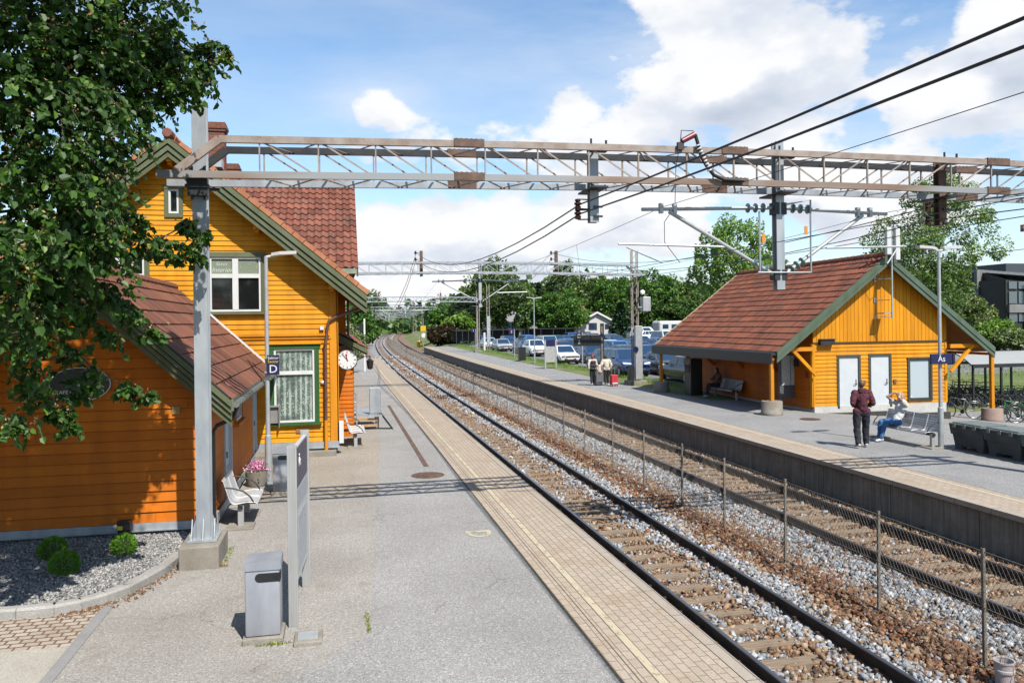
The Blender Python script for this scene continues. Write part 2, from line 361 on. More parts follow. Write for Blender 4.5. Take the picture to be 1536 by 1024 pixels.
# ---------------------------------------------------------------- ground, platforms, tracks
ASPH_OLD=asphalt('old_asphalt',(.35,.325,.295),(.445,.42,.385),stain=(.235,.2,.165))
ASPH_NEW=asphalt('grey_asphalt',(.34,.331,.318),(.415,.405,.392),stain=(.245,.235,.22),sp=1.1)
ASPH_LOT=asphalt('car_park_asphalt',(.20,.20,.21),(.27,.27,.28))
ASPH_FAR=asphalt('far_platform_asphalt',(.30,.298,.296),(.37,.368,.366),stain=(.17,.17,.18),sp=1.1)
PAVE=bricks('concrete_pavers',.215,.108,(.45,.37,.29),(.51,.425,.335),(.13,.105,.08),.0045,rot=(0,0,PI/2),stain=(.33,.23,.13))
EDGE=bricks('platform_edge_slabs',.9,.4,(.42,.36,.30),(.46,.40,.335),(.12,.1,.08),.006,off=0,rot=(0,0,PI/2),stain=(.34,.25,.15))
COBB=bricks('cobbles',.155,.115,(.44,.38,.31),(.52,.46,.39),(.20,.115,.07),.013,stain=(.25,.14,.08),bump=1.0)
SLAB=concrete('paving_concrete',(.42,.39,.33),(.50,.47,.41))
KERB=concrete('granite_kerb',(.34,.325,.30),(.47,.455,.43))
def paint(name,c):
    t=NT(name); t.set(Roughness=.7); t.base(c); tr=t.n('ShaderNodeBsdfTransparent'); m=t.n('ShaderNodeMixShader'); out=t.t.nodes['Material Output']
    f=t.ramp(t.math('ADD',t.math('MULTIPLY',t.noise(6,4),.6),t.math('MULTIPLY',t.noise(45,3),.4)),[(.36,(0,0,0)),(.47,(1,1,1))])
    t.l(f,m.inputs[0]); t.l(tr.outputs[0],m.inputs[1]); t.l(t.p.outputs[0],m.inputs[2]); t.l(m.outputs[0],out.inputs['Surface']); return t.mat
YPAINT=paint('worn_yellow_paint',(.58,.50,.35)); 
def ys(a,b,far=10):
    o=[a]; 
    while o[-1]<b: o.append(min(b,o[-1]+(2. if o[-1]<60 else 5. if o[-1]<150 else far)))
    return o
def gp(px,py,z=0.):
    a=at(px,py,1.); t=(z-HC)/(a[2]-HC); return (a[0]*t,t,z)
def strip(x0,x1,Y0,Y1,z,mat,name,kind='structure',wall=None,mb=None,jit=0):
    mb2=mb or MB(); L=ys(Y0,Y1); 
    for a,b in zip(L,L[1:]):
        ca,cb=cx(a),cx(b); f=lambda x,c,y,e: (x+c+(math.sin(y*1.7+e)*jit),y,z)
        mb2.face([f(x0,ca,a,0),f(x1,ca,a,2),f(x1,cb,b,2),f(x0,cb,b,0)])
    return mb2 if mb else struct(name,mb2,mat,kind=kind)
# terrain
def hgt(X,Y):
    d=X-cx(Y)
    hill=max(0.,(Y-150)*.035)
    if d>=16.2:
        k=min(1,max(0,(Y-34)/7)); low=-min(.075*max(0,d-17.5),.64)+min(max(0,d-31)*.075,2.6)-.03
        return (1-k)*low+k*min(.10+max(0,d-27)*.036,1.9)+min(hill,14)*min(1,(d-16.2)/40)
    if d>12.6: return -1.05+(1.15)*(d-12.6)/3.6
    if d>3.: return -1.05
    if d>-4: return -1.05+(.25 if Y>86 else 0)*(3-d)/7
    return -.8-(.25 if Y<86 else 0)+min(max(0,(Y-90)*.03),9)*min(1,(-4-d)/40)+min(max(0,(-d-4)*.02),2)*(Y>86)
TER=NT('meadow_ground'); TER.set(Roughness=.95)
TER.base(TER.mix(TER.ramp(TER.noise(.35,6),[(.42,(0,0,0)),(.6,(1,1,1))]),TER.ramp(TER.noise(14,5),[(.3,(.07,.12,.02)),(.7,(.16,.23,.05))]),TER.ramp(TER.noise(9,5),[(.3,(.13,.16,.04)),(.7,(.26,.25,.09))])))
TER.bump(TER.noise(25,5),.8,.05)
mb=MB(); 
gx=sorted(set([-900,-500,-300,-200,-150,-110,-80,-60,-45,-34,-26,-20,-14,-10,-7,-4,-1,1,3,5,8,11,12.6,13.5,14.5,15.5,16.2,17.5,19,22,26,30,34,38,43,48,54,60,70,85,110,140,190,260,400,700,1100])); gy=[-80,-40,-15,0,10,20,30,40,50,60,70,80,86,90,100,110,120,130,140,150,165,180,200,230,270,320,400,500,650,900,1500,2600]
for y in gy:
    for x in gx: mb.v.append((x+cx(min(y,700)),y,hgt(x+cx(min(y,700)),min(y,700)) if y<=700 else hgt(x+cx(700),700)))
n=len(gx)
for j in range(len(gy)-1):
    for i in range(n-1): mb.f.append((j*n+i,j*n+i+1,(j+1)*n+i+1,(j+1)*n+i)); mb.m.append(0); mb.uv.append(None)
struct('ground',mb,TER.mat,smooth=True)
# near platform
mb=MB(); L=ys(-12,85)
mb.face([(-45,-12,0),(4.0,-12,0)]+[(4.0+cx(y),y,0) for y in L[1:]]+[(-45,85,0)])
for a,b in zip(L,L[1:]): mb.face([(4.0+cx(a)-.04,a,-1.1),(4.0+cx(b)-.04,b,-1.1),(4.0+cx(b)-.04,b,-.001),(4.0+cx(a)-.04,a,-.001)],1)
mb.face([(-45,85,0),(4.2,85,0),(4.2,85,-1.1),(-45,85,-1.1)],1)
struct('platform',mb,[ASPH_OLD,CONCW])
mb=MB(); mb.face([(-2.86,-12,.004),(2.68,-12,.004),(2.68,50,.004),(2.68+cx(85),85,.004),(1.3,85,.004),(1.45,30,.004),(1.2,24.85,.004),(.98,21,.004),(.77,17.4,.004),(.52,13,.004),(.31,9.34,.004),(-.1,8.78,.004),(-.5,8.35,.004),(-1.4,7.75,.004),(-2.3,7.2,.004),(-2.86,6.7,.004)])
struct('asphalt_strip',mb,ASPH_NEW)
mb=MB(); mb.face([(-2.1,17.0,.003),(.76,17.0,.003),(1.19,24.8,.003),(.6,25.3,.003),(-1.9,22.4,.003)]); struct('asphalt_patch',mb,asphalt('asphalt_patch',(.36,.315,.26),(.44,.39,.33),stain=(.25,.2,.15)))
MOSS=M('mossy_joint',(.06,.055,.03),(.13,.10,.06),20,.95)
strip(2.665,2.70,-12,85,.0075,MOSS,'platform_joint',jit=.006)
strip(2.70,3.86,-12,85,.006,PAVE,'paver_strip')
strip(2.86,2.872,-12,85,.0085,MOSS,'paver_joint')
mb=MB(); L=ys(-12,85)
for a,b in zip(L,L[1:]): mb.ext([(3.866+cx(a),a,-.12),(4.02+cx(a),a,-.12),(4.02+cx(a),a,.012),(3.866+cx(a),a,.012)],(cx(b)-cx(a),b-a,0))
struct('platform_edge',mb,EDGE)
strip(3.03,3.12,-12,48,.0105,YPAINT,'yellow_line')
strip(2.99,3.06,48,85,.0105,YPAINT,'yellow_line_far')
mb=MB(); mb.box(2.03,2.15,19.9,35.3,0,.012); struct('drain_channel',mb,RUSTD)
# painted letter D (reads from the building side)
mb=MB(); po=[];pi_=[]
for k in range(13):
    t=PI*k/12; po.append((2.275+.215*math.cos(t),13.42-.33*math.sin(t))); pi_.append((2.275+.135*math.cos(t),13.36-.19*math.sin(t)))
po=[(2.49,13.5)]+po+[(2.06,13.5)]; pi_=[(2.41,13.41)]+pi_+[(2.14,13.41)]
for i in range(len(po)):
    j=(i+1)%len(po); mb.face([(*po[i],.009),(*po[j],.009),(*pi_[j],.009),(*pi_[i],.009)])
struct('painted_letter',mb,YPAINT,label='yellow painted letter D on the platform asphalt')
# cobbles, paving and gravel bed beside the kerb
KP=[(-9,10.95),(-5.2,10.9),(-4.4,10.87),(-3.9,10.85),(-3.48,10.87),(-3.2,11.0),(-2.95,11.22),(-2.75,11.5),(-2.6,11.9),(-2.47,12.3),(-2.4,12.7),(-2.36,13.0)]
mb=MB(); mb.face([(-9,9.85,.005),(-2.98,9.78,.005),(-2.98,11.2,.005),(-3.48,10.85,.005),(-9,10.92,.005)]); struct('cobbles',mb,COBB)
mb=MB(); mb.face([(-9,-12,.006),(-2.98,-12,.006),(-2.98,9.78,.006),(-9,9.85,.006)]); struct('paving',mb,SLAB)
mb=MB()
for k in range(30): mb.box(-2.98,-2.85,11.1-.62*(k+1)+.012,11.1-.62*k,-.05,.012,ch=.004)
struct('kerb_flush',mb,concrete('grey_flush_kerb',(.27,.265,.26),(.36,.355,.35)))
mb=MB()
for a,b in zip(KP,KP[1:]):
    A=V(*a,0);B=V(*b,0); d=(B-A); k=max(1,round(d.length/.55)); n=V(-d.y,d.x,0).normalized()
    for i in range(k):
        p=A+d*((i+.008)/k); q=A+d*((i+.992)/k)
        mb.ext([p-n*.0+V(0,0,-.1),p+n*.13+V(0,0,-.1),p+n*.13+V(0,0,.13),p+n*.03+V(0,0,.13),p+V(0,0,.10)],q-p)
struct('kerb',mb,KERB)
GRAVG=NT('grey_gravel'); GRAVG.set(Roughness=.9); vv=GRAVG.vor(42); g_=GRAVG.n('ShaderNodeSeparateColor'); GRAVG.l(vv.outputs['Color'],g_.inputs[0]); GRAVG.base(GRAVG.ramp(g_.outputs[0],[(0,(.16,.16,.165)),(.6,(.33,.33,.33)),(1,(.52,.51,.49))])); GRAVG.bump(vv.outputs['Distance'],.9,.02)
mb=MB(); mb.face([(x-.02,y+.06,.05) for x,y in KP]+[(-2.3,14.62,.05),(-9,14.62,.05)]); struct('gravel_base',mb,GRAVG.mat)
# stones: jittered blocks with a colour of their own
STONE=attrmat('crushed_stone')
def stones(name,P,size,col,flat=.7,seed=1,kind='stuff',mat=None):
    g=np.random.default_rng(seed); n=len(P)
    cu=np.array([(x,y,z) for z in (-1,1) for y in (-1,1) for x in (-1,1)],float)*.5
    v=cu[None]*(1+g.uniform(-.42,.42,(n,8,3)))
    v*=(size[:,None]*g.uniform(.65,1.35,(n,3)))[:,None,:]; v[:,:,2]*=flat
    q=g.normal(size=(n,4)); q[:,1:3]*=.55; q/=np.linalg.norm(q,axis=1)[:,None]; w_,x,y,z=q.T
    Rm=np.stack([1-2*(y*y+z*z),2*(x*y-z*w_),2*(x*z+y*w_),2*(x*y+z*w_),1-2*(x*x+z*z),2*(y*z-x*w_),2*(x*z-y*w_),2*(y*z+x*w_),1-2*(x*x+y*y)],1).reshape(n,3,3)
    v=np.einsum('nij,nkj->nki',Rm,v)+P[:,None,:]
    fq=np.array([(0,2,3,1),(4,5,7,6),(0,1,5,4),(2,6,7,3),(0,4,6,2),(1,3,7,5)])
    F=(fq[None]+(np.arange(n)*8)[:,None,None]).reshape(-1)
    me=bpy.data.meshes.new(name); me.vertices.add(n*8); me.vertices.foreach_set('co',v.reshape(-1)); nf=n*6
    me.loops.add(nf*4); me.loops.foreach_set('vertex_index',F.astype(np.int32)); me.polygons.add(nf)
    me.polygons.foreach_set('loop_start',np.arange(0,nf*4,4,dtype=np.int32)); me.polygons.foreach_set('loop_total',np.full(nf,4,dtype=np.int32))
    at_=me.attributes.new('col','FLOAT_COLOR','POINT'); c=np.ones((n,8,4)); c[:,:,:3]=col[:,None,:]; at_.data.foreach_set('color',c.reshape(-1))
    me.update(calc_edges=True); me.materials.append(mat or STONE); o=link(bpy.data.objects.new(name,me)); o['kind']=kind; return o
GREY=np.array([(.31,.335,.37),(.40,.425,.455),(.50,.52,.545),(.25,.27,.295),(.36,.38,.41),(.60,.61,.62)])
BRN=np.array([(.29,.17,.095),(.19,.11,.065),(.41,.27,.16),(.33,.205,.12),(.12,.08,.055),(.48,.36,.25)]); RST=np.array([(.27,.11,.05),(.18,.075,.04),(.34,.155,.075)])
ZN=[(3.9,.55),(4.4,.72),(4.95,.72),(5.25,.70),(5.42,.25),(5.55,.08),(5.95,.10),(6.08,.55),(6.4,.85),(6.9,.85),(7.15,.25),(7.4,.04),(8.1,.08),(8.45,.7),(9.2,.9),(9.35,.5),(9.5,.10),(10.8,.08),(11.8,.04)]
def greyp(d): return np.interp(d,[a for a,b in ZN],[b for a,b in ZN])
def wob(x,y): return .16*np.sin(y*1.3+x*2)+.12*np.sin(y*3.1-x)+.07*np.sin(y*7.7+x*5)
def stonecol(d,Y,g):
    n=len(d); gp=np.clip(greyp(d+wob(d,Y)*.6),.03,.84); ig=g.uniform(size=n)<gp
    c=np.where(ig[:,None],GREY[g.integers(0,6,n)],BRN[g.integers(0,6,n)])
    r=(~ig)&(g.uniform(size=n)<np.where(abs(d-7.65)<.35,.45,.08)); c[r]=RST[g.integers(0,3,r.sum())]
    c=np.where(ig[:,None],c*.9,c*.88); return c*g.uniform(.8,1.2,(n,1))
def hprof(d): return -.875+.05*np.exp(-((d-7.75)/.55)**2)+.05*np.exp(-((d-6.2)/.25)**2)+.06*np.exp(-((d-6.85)/.3)**2)+.05*np.exp(-((d-8.9)/.4)**2)+.03*np.exp(-((d-4.5)/.4)**2)
PS=[];SZ=[];CL=[]
g=np.random.default_rng(3)
for y0,y1,den,sz in ((5.5,13,640,.046),(13,22,520,.048),(22,36,300,.055),(36,62,130,.075),(62,110,34,.12)):
    n=int((y1-y0)*7.8*den); Y=g.uniform(y0,y1,n); d=g.uniform(3.98,11.8,n)
    on=np.zeros(n,bool)
    for c0 in (5.75,10.15):
        on|=(abs(d-c0+.7525)<.085)|(abs(d-c0-.7525)<.085)
        fr=((Y-.05)%.6); on|=(fr<.23)&(((d>5.27)&(d<6.02)&(c0<6))|((d>9.6)&(d<10.7)&(c0>6)))&(g.uniform(size=n)<np.where(d<8,.60,.74))
    k=~on; Y=Y[k]; d=d[k]; n=len(Y); s=sz*g.uniform(.55,1.3,n)*np.where(g.uniform(size=n)<.12,1.45,1)
    z=hprof(d)+g.uniform(-.012,.035,n)
    PS.append(np.stack([d+np.where(Y<50,0,(Y-50)**2/5700),Y,z],1)); SZ.append(s); CL.append(stonecol(d,Y,g))
stones('ballast_stone',np.concatenate(PS),np.concatenate(SZ),np.concatenate(CL),seed=5)
n=15000; X=g.uniform(-5.8,-2.3,n); Y=g.uniform(10.9,14.6,n); ky=np.interp(X,[p[0] for p in KP],[p[1] for p in KP]); k=(Y>ky+.07); X=X[k];Y=Y[k]
cc_=np.array([(.27,.27,.265),(.38,.375,.36),(.18,.185,.19),(.47,.455,.43)])[g.integers(0,4,len(X))]*g.uniform(.8,1.2,(len(X),1))
stones('gravel_stone',np.stack([X,Y,.055+g.uniform(-.004,.012,len(X))],1),g.uniform(.016,.034,len(X)),cc_,seed=8)
# leaf litter along the kerb
n=700; t=g.uniform(0,1,n)**.8; kx=np.interp(t,[0,1],[-3.5,-1.75]); ky=np.interp(kx,[p[0] for p in KP],[p[1] for p in KP]); off=np.abs(g.normal(0,.09,n))
X=kx+off*.6; Y=np.where(kx>-2.36,12.55+g.uniform(-.1,.02,n),ky-off-.01)
stones('leaf_litter',np.stack([X,Y,np.full(n,.007)],1),g.uniform(.008,.03,n),np.array([(.26,.12,.05),(.33,.19,.09),(.20,.10,.05)])[g.integers(0,3,n)],flat=.15,seed=9)
# ballast bed sheet
BAL=NT('ballast_bed'); BAL.set(Roughness=.95); a_=BAL.n('ShaderNodeAttribute',attribute_name='col'); vv=BAL.vor(16); g_=BAL.n('ShaderNodeSeparateColor'); BAL.l(vv.outputs['Color'],g_.inputs[0])
BAL.base(BAL.mix(1.0,a_.outputs['Color'],BAL.ramp(g_.outputs[0],[(0,(.35,.35,.36)),(.5,(.9,.9,.9)),(1,(1.7,1.7,1.7))]),'MULTIPLY')); BAL.bump(vv.outputs['Distance'],1,.05)
dx=np.concatenate([[-1.5,1.5,3.2],np.arange(3.9,11.9,.1),[12.3,13.5,15.5]]); L=ys(-12,110)+[120,130,140,150,165,180,200,220,240,260,280,300,330,360,400,450,500,560,620,700]
vs=[];cs=[]; g=np.random.default_rng(4)
for y in L:
    for d in dx:
        wide=(d<3.9 and y>86) or (d>11.8 and y>126)
        dd=d if (3.9<=d<=11.8) or wide else (3.95 if d<4 else 11.79)
        z=float(hprof(np.array(dd)))-.02 if 3.8<=dd<=11.85 else -.9-(abs(dd-7.8)-4)*.03
        vs.append((dd+cx(y),y,z)); gpv=float(np.clip(greyp(dd+float(wob(np.array(dd),np.array(y)))*.6),0,1)) if 3.8<dd<11.85 else .05
        c=np.array((.36,.39,.43))*gpv+np.array((.25,.155,.09))*(1-gpv); cs.append((*c,1))
mb=MB(); mb.v=vs; n=len(dx)
for j in range(len(L)-1):
    for i in range(n-1): mb.f.append((j*n+i,j*n+i+1,(j+1)*n+i+1,(j+1)*n+i)); mb.m.append(0); mb.uv.append(None)
o=struct('ballast_bed',mb,BAL.mat,smooth=True); at_=o.data.attributes.new('col','FLOAT_COLOR','POINT'); at_.data.foreach_set('color',np.array(cs).reshape(-1))
# ---- tracks
RAILS=M('rail_side',(.035,.022,.017),(.075,.045,.03),9,.7,.3,bump=.2); HEAD=M('rail_head',(.16,.16,.18),(.26,.26,.28),12,.28,.9,stretch=(1,.1,1))
SLP=M('sleeper_timber',(.20,.145,.095),(.33,.25,.17),4,.9,bump=.5,bs=30,stretch=(.6,6,6)); SLP2=SLP
PLATE=M('rail_fastening',(.05,.03,.02),(.10,.06,.04),8,.8,.3)
prof=[(-.075,-.17),(.075,-.17),(.075,-.155),(.012,-.135),(.010,-.045),(.036,-.036),(.036,-.008),(.026,0),(-.026,0),(-.036,-.008),(-.036,-.036),(-.010,-.045),(-.012,-.135),(-.075,-.155)]
def rail(xc):
    mb=MB(); L=ys(-8,110,8)+[120,135,150,165,180,195,210,230,250,270,290,310,340,370,400,440,480,520,560,620,700]; k=len(prof)
    for y in L:
        for px,pz in prof: mb.v.append((xc+cx(y)+px,y,-.65+pz))
    for j in range(len(L)-1):
        for i in range(k):
            q=(i+1)%k; mb.f.append((j*k+i,j*k+q,(j+1)*k+q,(j+1)*k+i)); mb.m.append(1 if i in (6,7,8) else 0); mb.uv.append(None)
    return mb
for c0,lab in ((5.75,'railway track with dark steel rails between the near platform and the wire fence'),(10.15,'railway track with brown sleepers running below the far platform wall')):
    t=thing('railway_track',lab,'railway track',(c0,0,-.82),group='railway tracks through the station')
    for sgn in (-1,1): part('rail',rail(c0+sgn*.7525),[RAILS,HEAD],t)
    random.seed(int(c0)); mb=MB(); mb.box(-1.25,1.25,-.115,.115,-.16,0,0,ch=.012)
    for sgn in (-1,1):
        for e in (-.105,.105): mb.box(sgn*.7525+e-.05,sgn*.7525+e+.05,-.07,.07,.001,.035,1,ch=.006); mb.lathe([(.028,0),(.028,.05),(.014,.055)],(sgn*.7525+e*1.1,.0,.03),8,1)
    me=mb.mesh('sleeper',[SLP,PLATE])
    for k in range(100):
        y=5.5+k*.6+.16; o=link(bpy.data.objects.new('sleeper',me)); o.parent=t; o.location=(cx(y)+random.uniform(-.02,.02),y,random.uniform(-.006,.006)); o.rotation_euler=(0,0,random.uniform(-.008,.008))
# ---- far platform
L=ys(-12,124); mb=MB()
for a,b in zip(L,L[1:]): mb.face([(11.8+cx(a),a,0),(17.3+cx(a),a,0),(17.3+cx(b),b,0),(11.8+cx(b),b,0)])
mb.face([(17.3,-12,0),(17.3,37,0),(17.5,37,-.0),(26,37,-.638),(31,37,-.638),(31,-12,-.638),(26,-12,-.638),(17.5,-12,0)][::-1])
struct('far_platform',mb,ASPH_FAR)
strip(11.83,13.0,-12,124,.005,PAVE,'far_paver_strip'); strip(12.72,12.79,-12,124,.009,M('pale_line',(.66,.58,.42),(.55,.47,.36),20,.8),'far_platform_line'); strip(13.0,13.02,-12,124,.008,MOSS,'far_platform_joint')
mb=MB(); y=-12.; 
while y<123:
    mb.ext([(11.86+cx(y),y+.012,-1.1),(12.1+cx(y),y+.012,-1.1),(12.1+cx(y),y+.012,-.095),(11.86+cx(y),y+.012,-.095)],(cx(y+2.5)-cx(y),2.476,0)); y+=2.5
for a,b in zip(L,L[1:]): mb.ext([(11.93+cx(a),a,-1.1),(12.05+cx(a),a,-1.1),(12.05+cx(a),a,-.1),(11.93+cx(a),a,-.1)],(cx(b)-cx(a),b-a,0))
struct('far_platform_wall',mb,CONCW)
mb=MB()
for a,b in zip(L,L[1:]): mb.ext([(11.76+cx(a),a,-.09),(12.0+cx(a),a,-.09),(12.0+cx(a),a,.012),(11.76+cx(a),a,.012)],(cx(b)-cx(a),b-a,0))
struct('far_platform_edge',mb,EDGE)
# car park and road sheets
def sheet(name,x0,x1,y0,y1,mat,dz=.012,nx=14,ny=14,kind='structure'):
    mb=MB()
    for j in range(ny):
        for i in range(nx):
            q=[(x0+(x1-x0)*(i+a)/nx,y0+(y1-y0)*(j+b)/ny) for a,b in ((0,0),(1,0),(1,1),(0,1))]
            mb.face([(x,y,hgt(x,y)+dz) for x,y in q])
    return struct(name,mb,mat,kind=kind)
sheet('car_park',17.9,60,36,140,ASPH_LOT,.025,24,30)
sheet('access_road',33,90,27,33,ASPH_LOT,.03,24,8)
# ---- fence between the tracks
FWIRE=M('fence_wire',(.17,.15,.13),(.24,.22,.19),5,.6,.3); FPOST=M('fence_post',(.19,.17,.14),(.28,.25,.20),6,.7,.3,bump=.2)
t=thing('track_fence','low wire mesh fence on thin steel posts standing between the two tracks','fence',(7.8,8.5,-.8))
FY=[6.1,8.47,10.47,13.02,15.33,17.44,19.81,22.28,25.03]
while FY[-1]<205: FY.append(FY[-1]+2.45)
random.seed(2)
for y in FY[:88]:
    mb=MB(); a=random.uniform(-.03,.03); b=random.uniform(-.02,.02); x=7.8+cx(y)
    mb.bar((x,y,-.86),(x+a,y+b,.69),.036,.01); mb.bar((x-.013,y+.016,-.86),(x+a-.013,y+b+.016,.69),.01,.036); part('post',mb,FPOST,t)
mb=MB(); hh=1.42
y=6.1
while y<205:
    near=y<40; st=.075 if y<24 else .10 if near else .26; th=.0025 if y<24 else .0036 if near else .007
    for sg in (-1,1):
        y2=y+sg*hh*.62; 
        if y2>6.0: mb.bar((7.78+cx(y),y,-.78),(7.78+cx(y2),y2,.64),th,th,up=(1,0,0))
    y+=st
for z in (.645,-.05,-.76):
    for a,b in zip(FY,FY[1:]): mb.bar((7.78+cx(a),a,z),(7.78+cx(b),b,z),.009)
part('wire_mesh',mb,FWIRE,t)
mb=MB(); mb.lathe([(.095,0),(.1,.20),(.115,.205),(.115,.235),(.105,.24),(.11,.31),(.118,.315),(.118,.335),(.10,.335),(.095,.05),(0,.05)],(7.62,8.0,-.83),24)
solo('plastic_bucket',mb,M('pale_plastic',(.55,.47,.45),(.62,.55,.53),8,.5),'pale pink plastic bucket standing in the ballast beside the fence','bucket',loc=(7.62,8.0,-.83),smooth=40)
# ---------------------------------------------------------------- building helpers
class Fr:
    """wall frame: u along the wall, n outward, z up"""
    def __init__(s,O,U,N): s.O=Vector(O); s.U=Vector(U); s.N=Vector(N)
    def p(s,u,n,z): return s.O+s.U*u+s.N*n+V(0,0,z)
    def box(s,mb,u0,u1,n0,n1,z0,z1,m=0): mb.ext([s.p(u0,n0,z0),s.p(u1,n0,z0),s.p(u1,n1,z0),s.p(u0,n1,z0)],(0,0,z1-z0),m)
    def poly(s,mb,pts,n0,n1,m=0): mb.ext([s.p(u,n0,z) for u,z in pts],s.N*(n1-n0),m)
def boards(mb,fr,z0,z1,pitch,left,right,holes=(),m=0,proud=.02,gap=.008):
    k=max(1,round((z1-z0)/pitch)); pitch=(z1-z0)/k
    fl=left if callable(left) else (lambda z:left); frr=right if callable(right) else (lambda z:right)
    for i in range(k):
        za=z0+i*pitch; zb=za+pitch; cuts=sorted({za,za+gap,zb}|{h for o in holes for h in (o[2],o[3]) if za<h<zb})
        for a,b in zip(cuts,cuts[1:]):
            pa=proud*(1-(a-za)/pitch)+.002; pb=proud*(1-(b-za)/pitch)+.002; mid=(a+b)/2
            if b<=za+gap+1e-6: pa=pb=-.012
            iv=[(None,None)]; segs=[]; cur=[(0,1)]
            hs=sorted([(o[0],o[1]) for o in holes if o[2]<mid<o[3]]); edges=[None]
            st='L'
            pts=[]
            prev='L'
            for h in hs: pts.append((prev,h[0])); prev=h[1]
            pts.append((prev,'R'))
            for l,r in pts:
                la=fl(a) if l=='L' else l; lb=fl(b) if l=='L' else l; ra=frr(a) if r=='R' else r; rb=frr(b) if r=='R' else r
                if ra-la<.005 and rb-lb<.005: continue
                us=[0.]; 
                while b>za+gap+1e-6 and (us[-1]+.12)*(ra-la)<ra-la-1.5 and ra-la>2.2:
                    n_=us[-1]+random.uniform(1.2,3.8)/(ra-la)
                    if n_>.93: break
                    us.append(n_)
                us.append(1.)
                for q0,q1 in zip(us,us[1:]):
                    e=.0025/(ra-la) if ra-la>.1 else 0; s0=q0+(e if q0>0 else 0); s1=q1-(e if q1<1 else 0); j_=random.uniform(-.001,.001) if len(us)>2 else 0
                    mb.face([fr.p(la+(ra-la)*s0,pa+j_,a),fr.p(la+(ra-la)*s1,pa+j_,a),fr.p(lb+(rb-lb)*s1,pb+j_,b),fr.p(lb+(rb-lb)*s0,pb+j_,b)],m)
                if abs(a-za-gap)<1e-6: mb.face([fr.p(la,-.012,a),fr.p(ra,-.012,a),fr.p(ra,pa,a),fr.p(la,pa,a)],m)
def window(root,fr,u0,u1,z0,z1,trim,tw,bars=(),pane=GLASS,frame=WHT,fw=.055,sill=True,head=True,name='window',depth=.035,label=None):
    """bars: list of (kind, position, width) inside the frame"""
    mb=MB()
    fr.box(mb,u0,u1,-.04,depth,z0,z0+fw); fr.box(mb,u0,u1,-.04,depth,z1-fw,z1); fr.box(mb,u0,u0+fw,-.04,depth,z0+fw,z1-fw); fr.box(mb,u1-fw,u1,-.04,depth,z0+fw,z1-fw)
    for k,pos,wd in bars:
        if k=='v': fr.box(mb,pos-wd/2,pos+wd/2,-.035,depth+.008,z0+fw,z1-fw)
        else: fr.box(mb,u0+fw,u1-fw,-.036,depth+.004,pos-wd/2,pos+wd/2)
    w=part(name,mb,frame,root,label)
    g=MB(); g.face([fr.p(u0+.01,-.012,z0+.01),fr.p(u1-.01,-.012,z0+.01),fr.p(u1-.01,-.012,z1-.01),fr.p(u0+.01,-.012,z1-.01)]); part('pane',g,pane,w)
    if trim is not None:
        t=MB(); fr.box(t,u0-tw,u0,0,depth+.025,z0-.02,z1+.0); fr.box(t,u1,u1+tw,0,depth+.025,z0-.02,z1)
        fr.box(t,u0-tw-.02,u1+tw+.02,0,depth+.035,z1,z1+tw)
        if sill: fr.box(t,u0-tw-.05,u1+tw+.05,0,depth+.085,z0-.075,z0-.02)
        else: fr.box(t,u0-tw,u1+tw,0,depth+.025,z0-tw,z0-.02)
        part('trim',t,trim,w)
    return w
def tiles(mb,O,U,Vv,N,ua,ub,vlen,tw,th,amp=.03,step=.028,sub=6,m=0,flat=False):
    """pantiles; ua/ub functions of v (distance up the slope)"""
    O=Vector(O);U=Vector(U).normalized();Vv=Vector(Vv).normalized();N=Vector(N).normalized()
    fa=ua if callable(ua) else (lambda v:ua); fb=ub if callable(ub) else (lambda v:ub)
    rows=max(1,round(vlen/th)); th=vlen/rows
    def wave(t):
        if flat: return amp*(1-abs(2*t-1)**6)
        return amp*(.5+.5*math.cos(2*PI*(t-.3))) if t<.8 else amp*(.5+.5*math.cos(2*PI*(.8-.3)))*(1-(t-.8)/.2)+amp*(.5+.5*math.cos(2*PI*(0-.3)))*((t-.8)/.2)
    for j in range(rows):
        v0=j*th; v1=v0+th*1.04; a=min(fa(v0),fa(v1)); b=max(fb(v0),fb(v1)); i0=math.floor(a/tw); i1=math.ceil(b/tw)
        for i in range(i0,i1):
            jit=random.uniform(-.004,.004)
            for q in range(sub):
                t0=q/sub; t1=(q+1)/sub; u0=(i+t0)*tw; u1=(i+t1)*tw
                vm=(v0+v1)/2
                if u1<=fa(vm)+1e-4 or u0>=fb(vm)-1e-4: continue
                c=lambda u,v:min(max(u,fa(v)),fb(v))
                h0=wave(t0)+jit; h1=wave(t1)+jit
                A=O+U*c(u0,v0)+Vv*v0+N*(h0+step); B=O+U*c(u1,v0)+Vv*v0+N*(h1+step); C=O+U*c(u1,v1)+Vv*v1+N*h1; D=O+U*c(u0,v1)+Vv*v1+N*h0
                mb.face([A,B,C,D],m,(i+.5,j+.5)); mb.face([A-N*step*1.2,B-N*step*1.2,B,A],m,(i+.5,j+.5))
TILE_RED=tiles_mat('red_roof_tiles',[(0,(.17,.055,.035)),(.35,(.255,.085,.055)),(.7,(.33,.125,.08)),(1,(.22,.09,.065))],moss=(.07,.055,.045),moss_amt=.75)
TILE_BRN=tiles_mat('brown_roof_tiles',[(0,(.155,.05,.03)),(.4,(.24,.077,.045)),(.75,(.32,.11,.06)),(1,(.2,.075,.05))],moss=(.075,.055,.04),moss_amt=.8)
TILE_DK=tiles_mat('dark_brown_tiles',[(0,(.155,.055,.034)),(.5,(.22,.082,.048)),(1,(.28,.11,.065))],moss=(.08,.062,.05),moss_amt=.6)
TERRA=M('terracotta_verge',(.42,.15,.06),(.55,.23,.11),3,.75,bump=.3,bs=30)
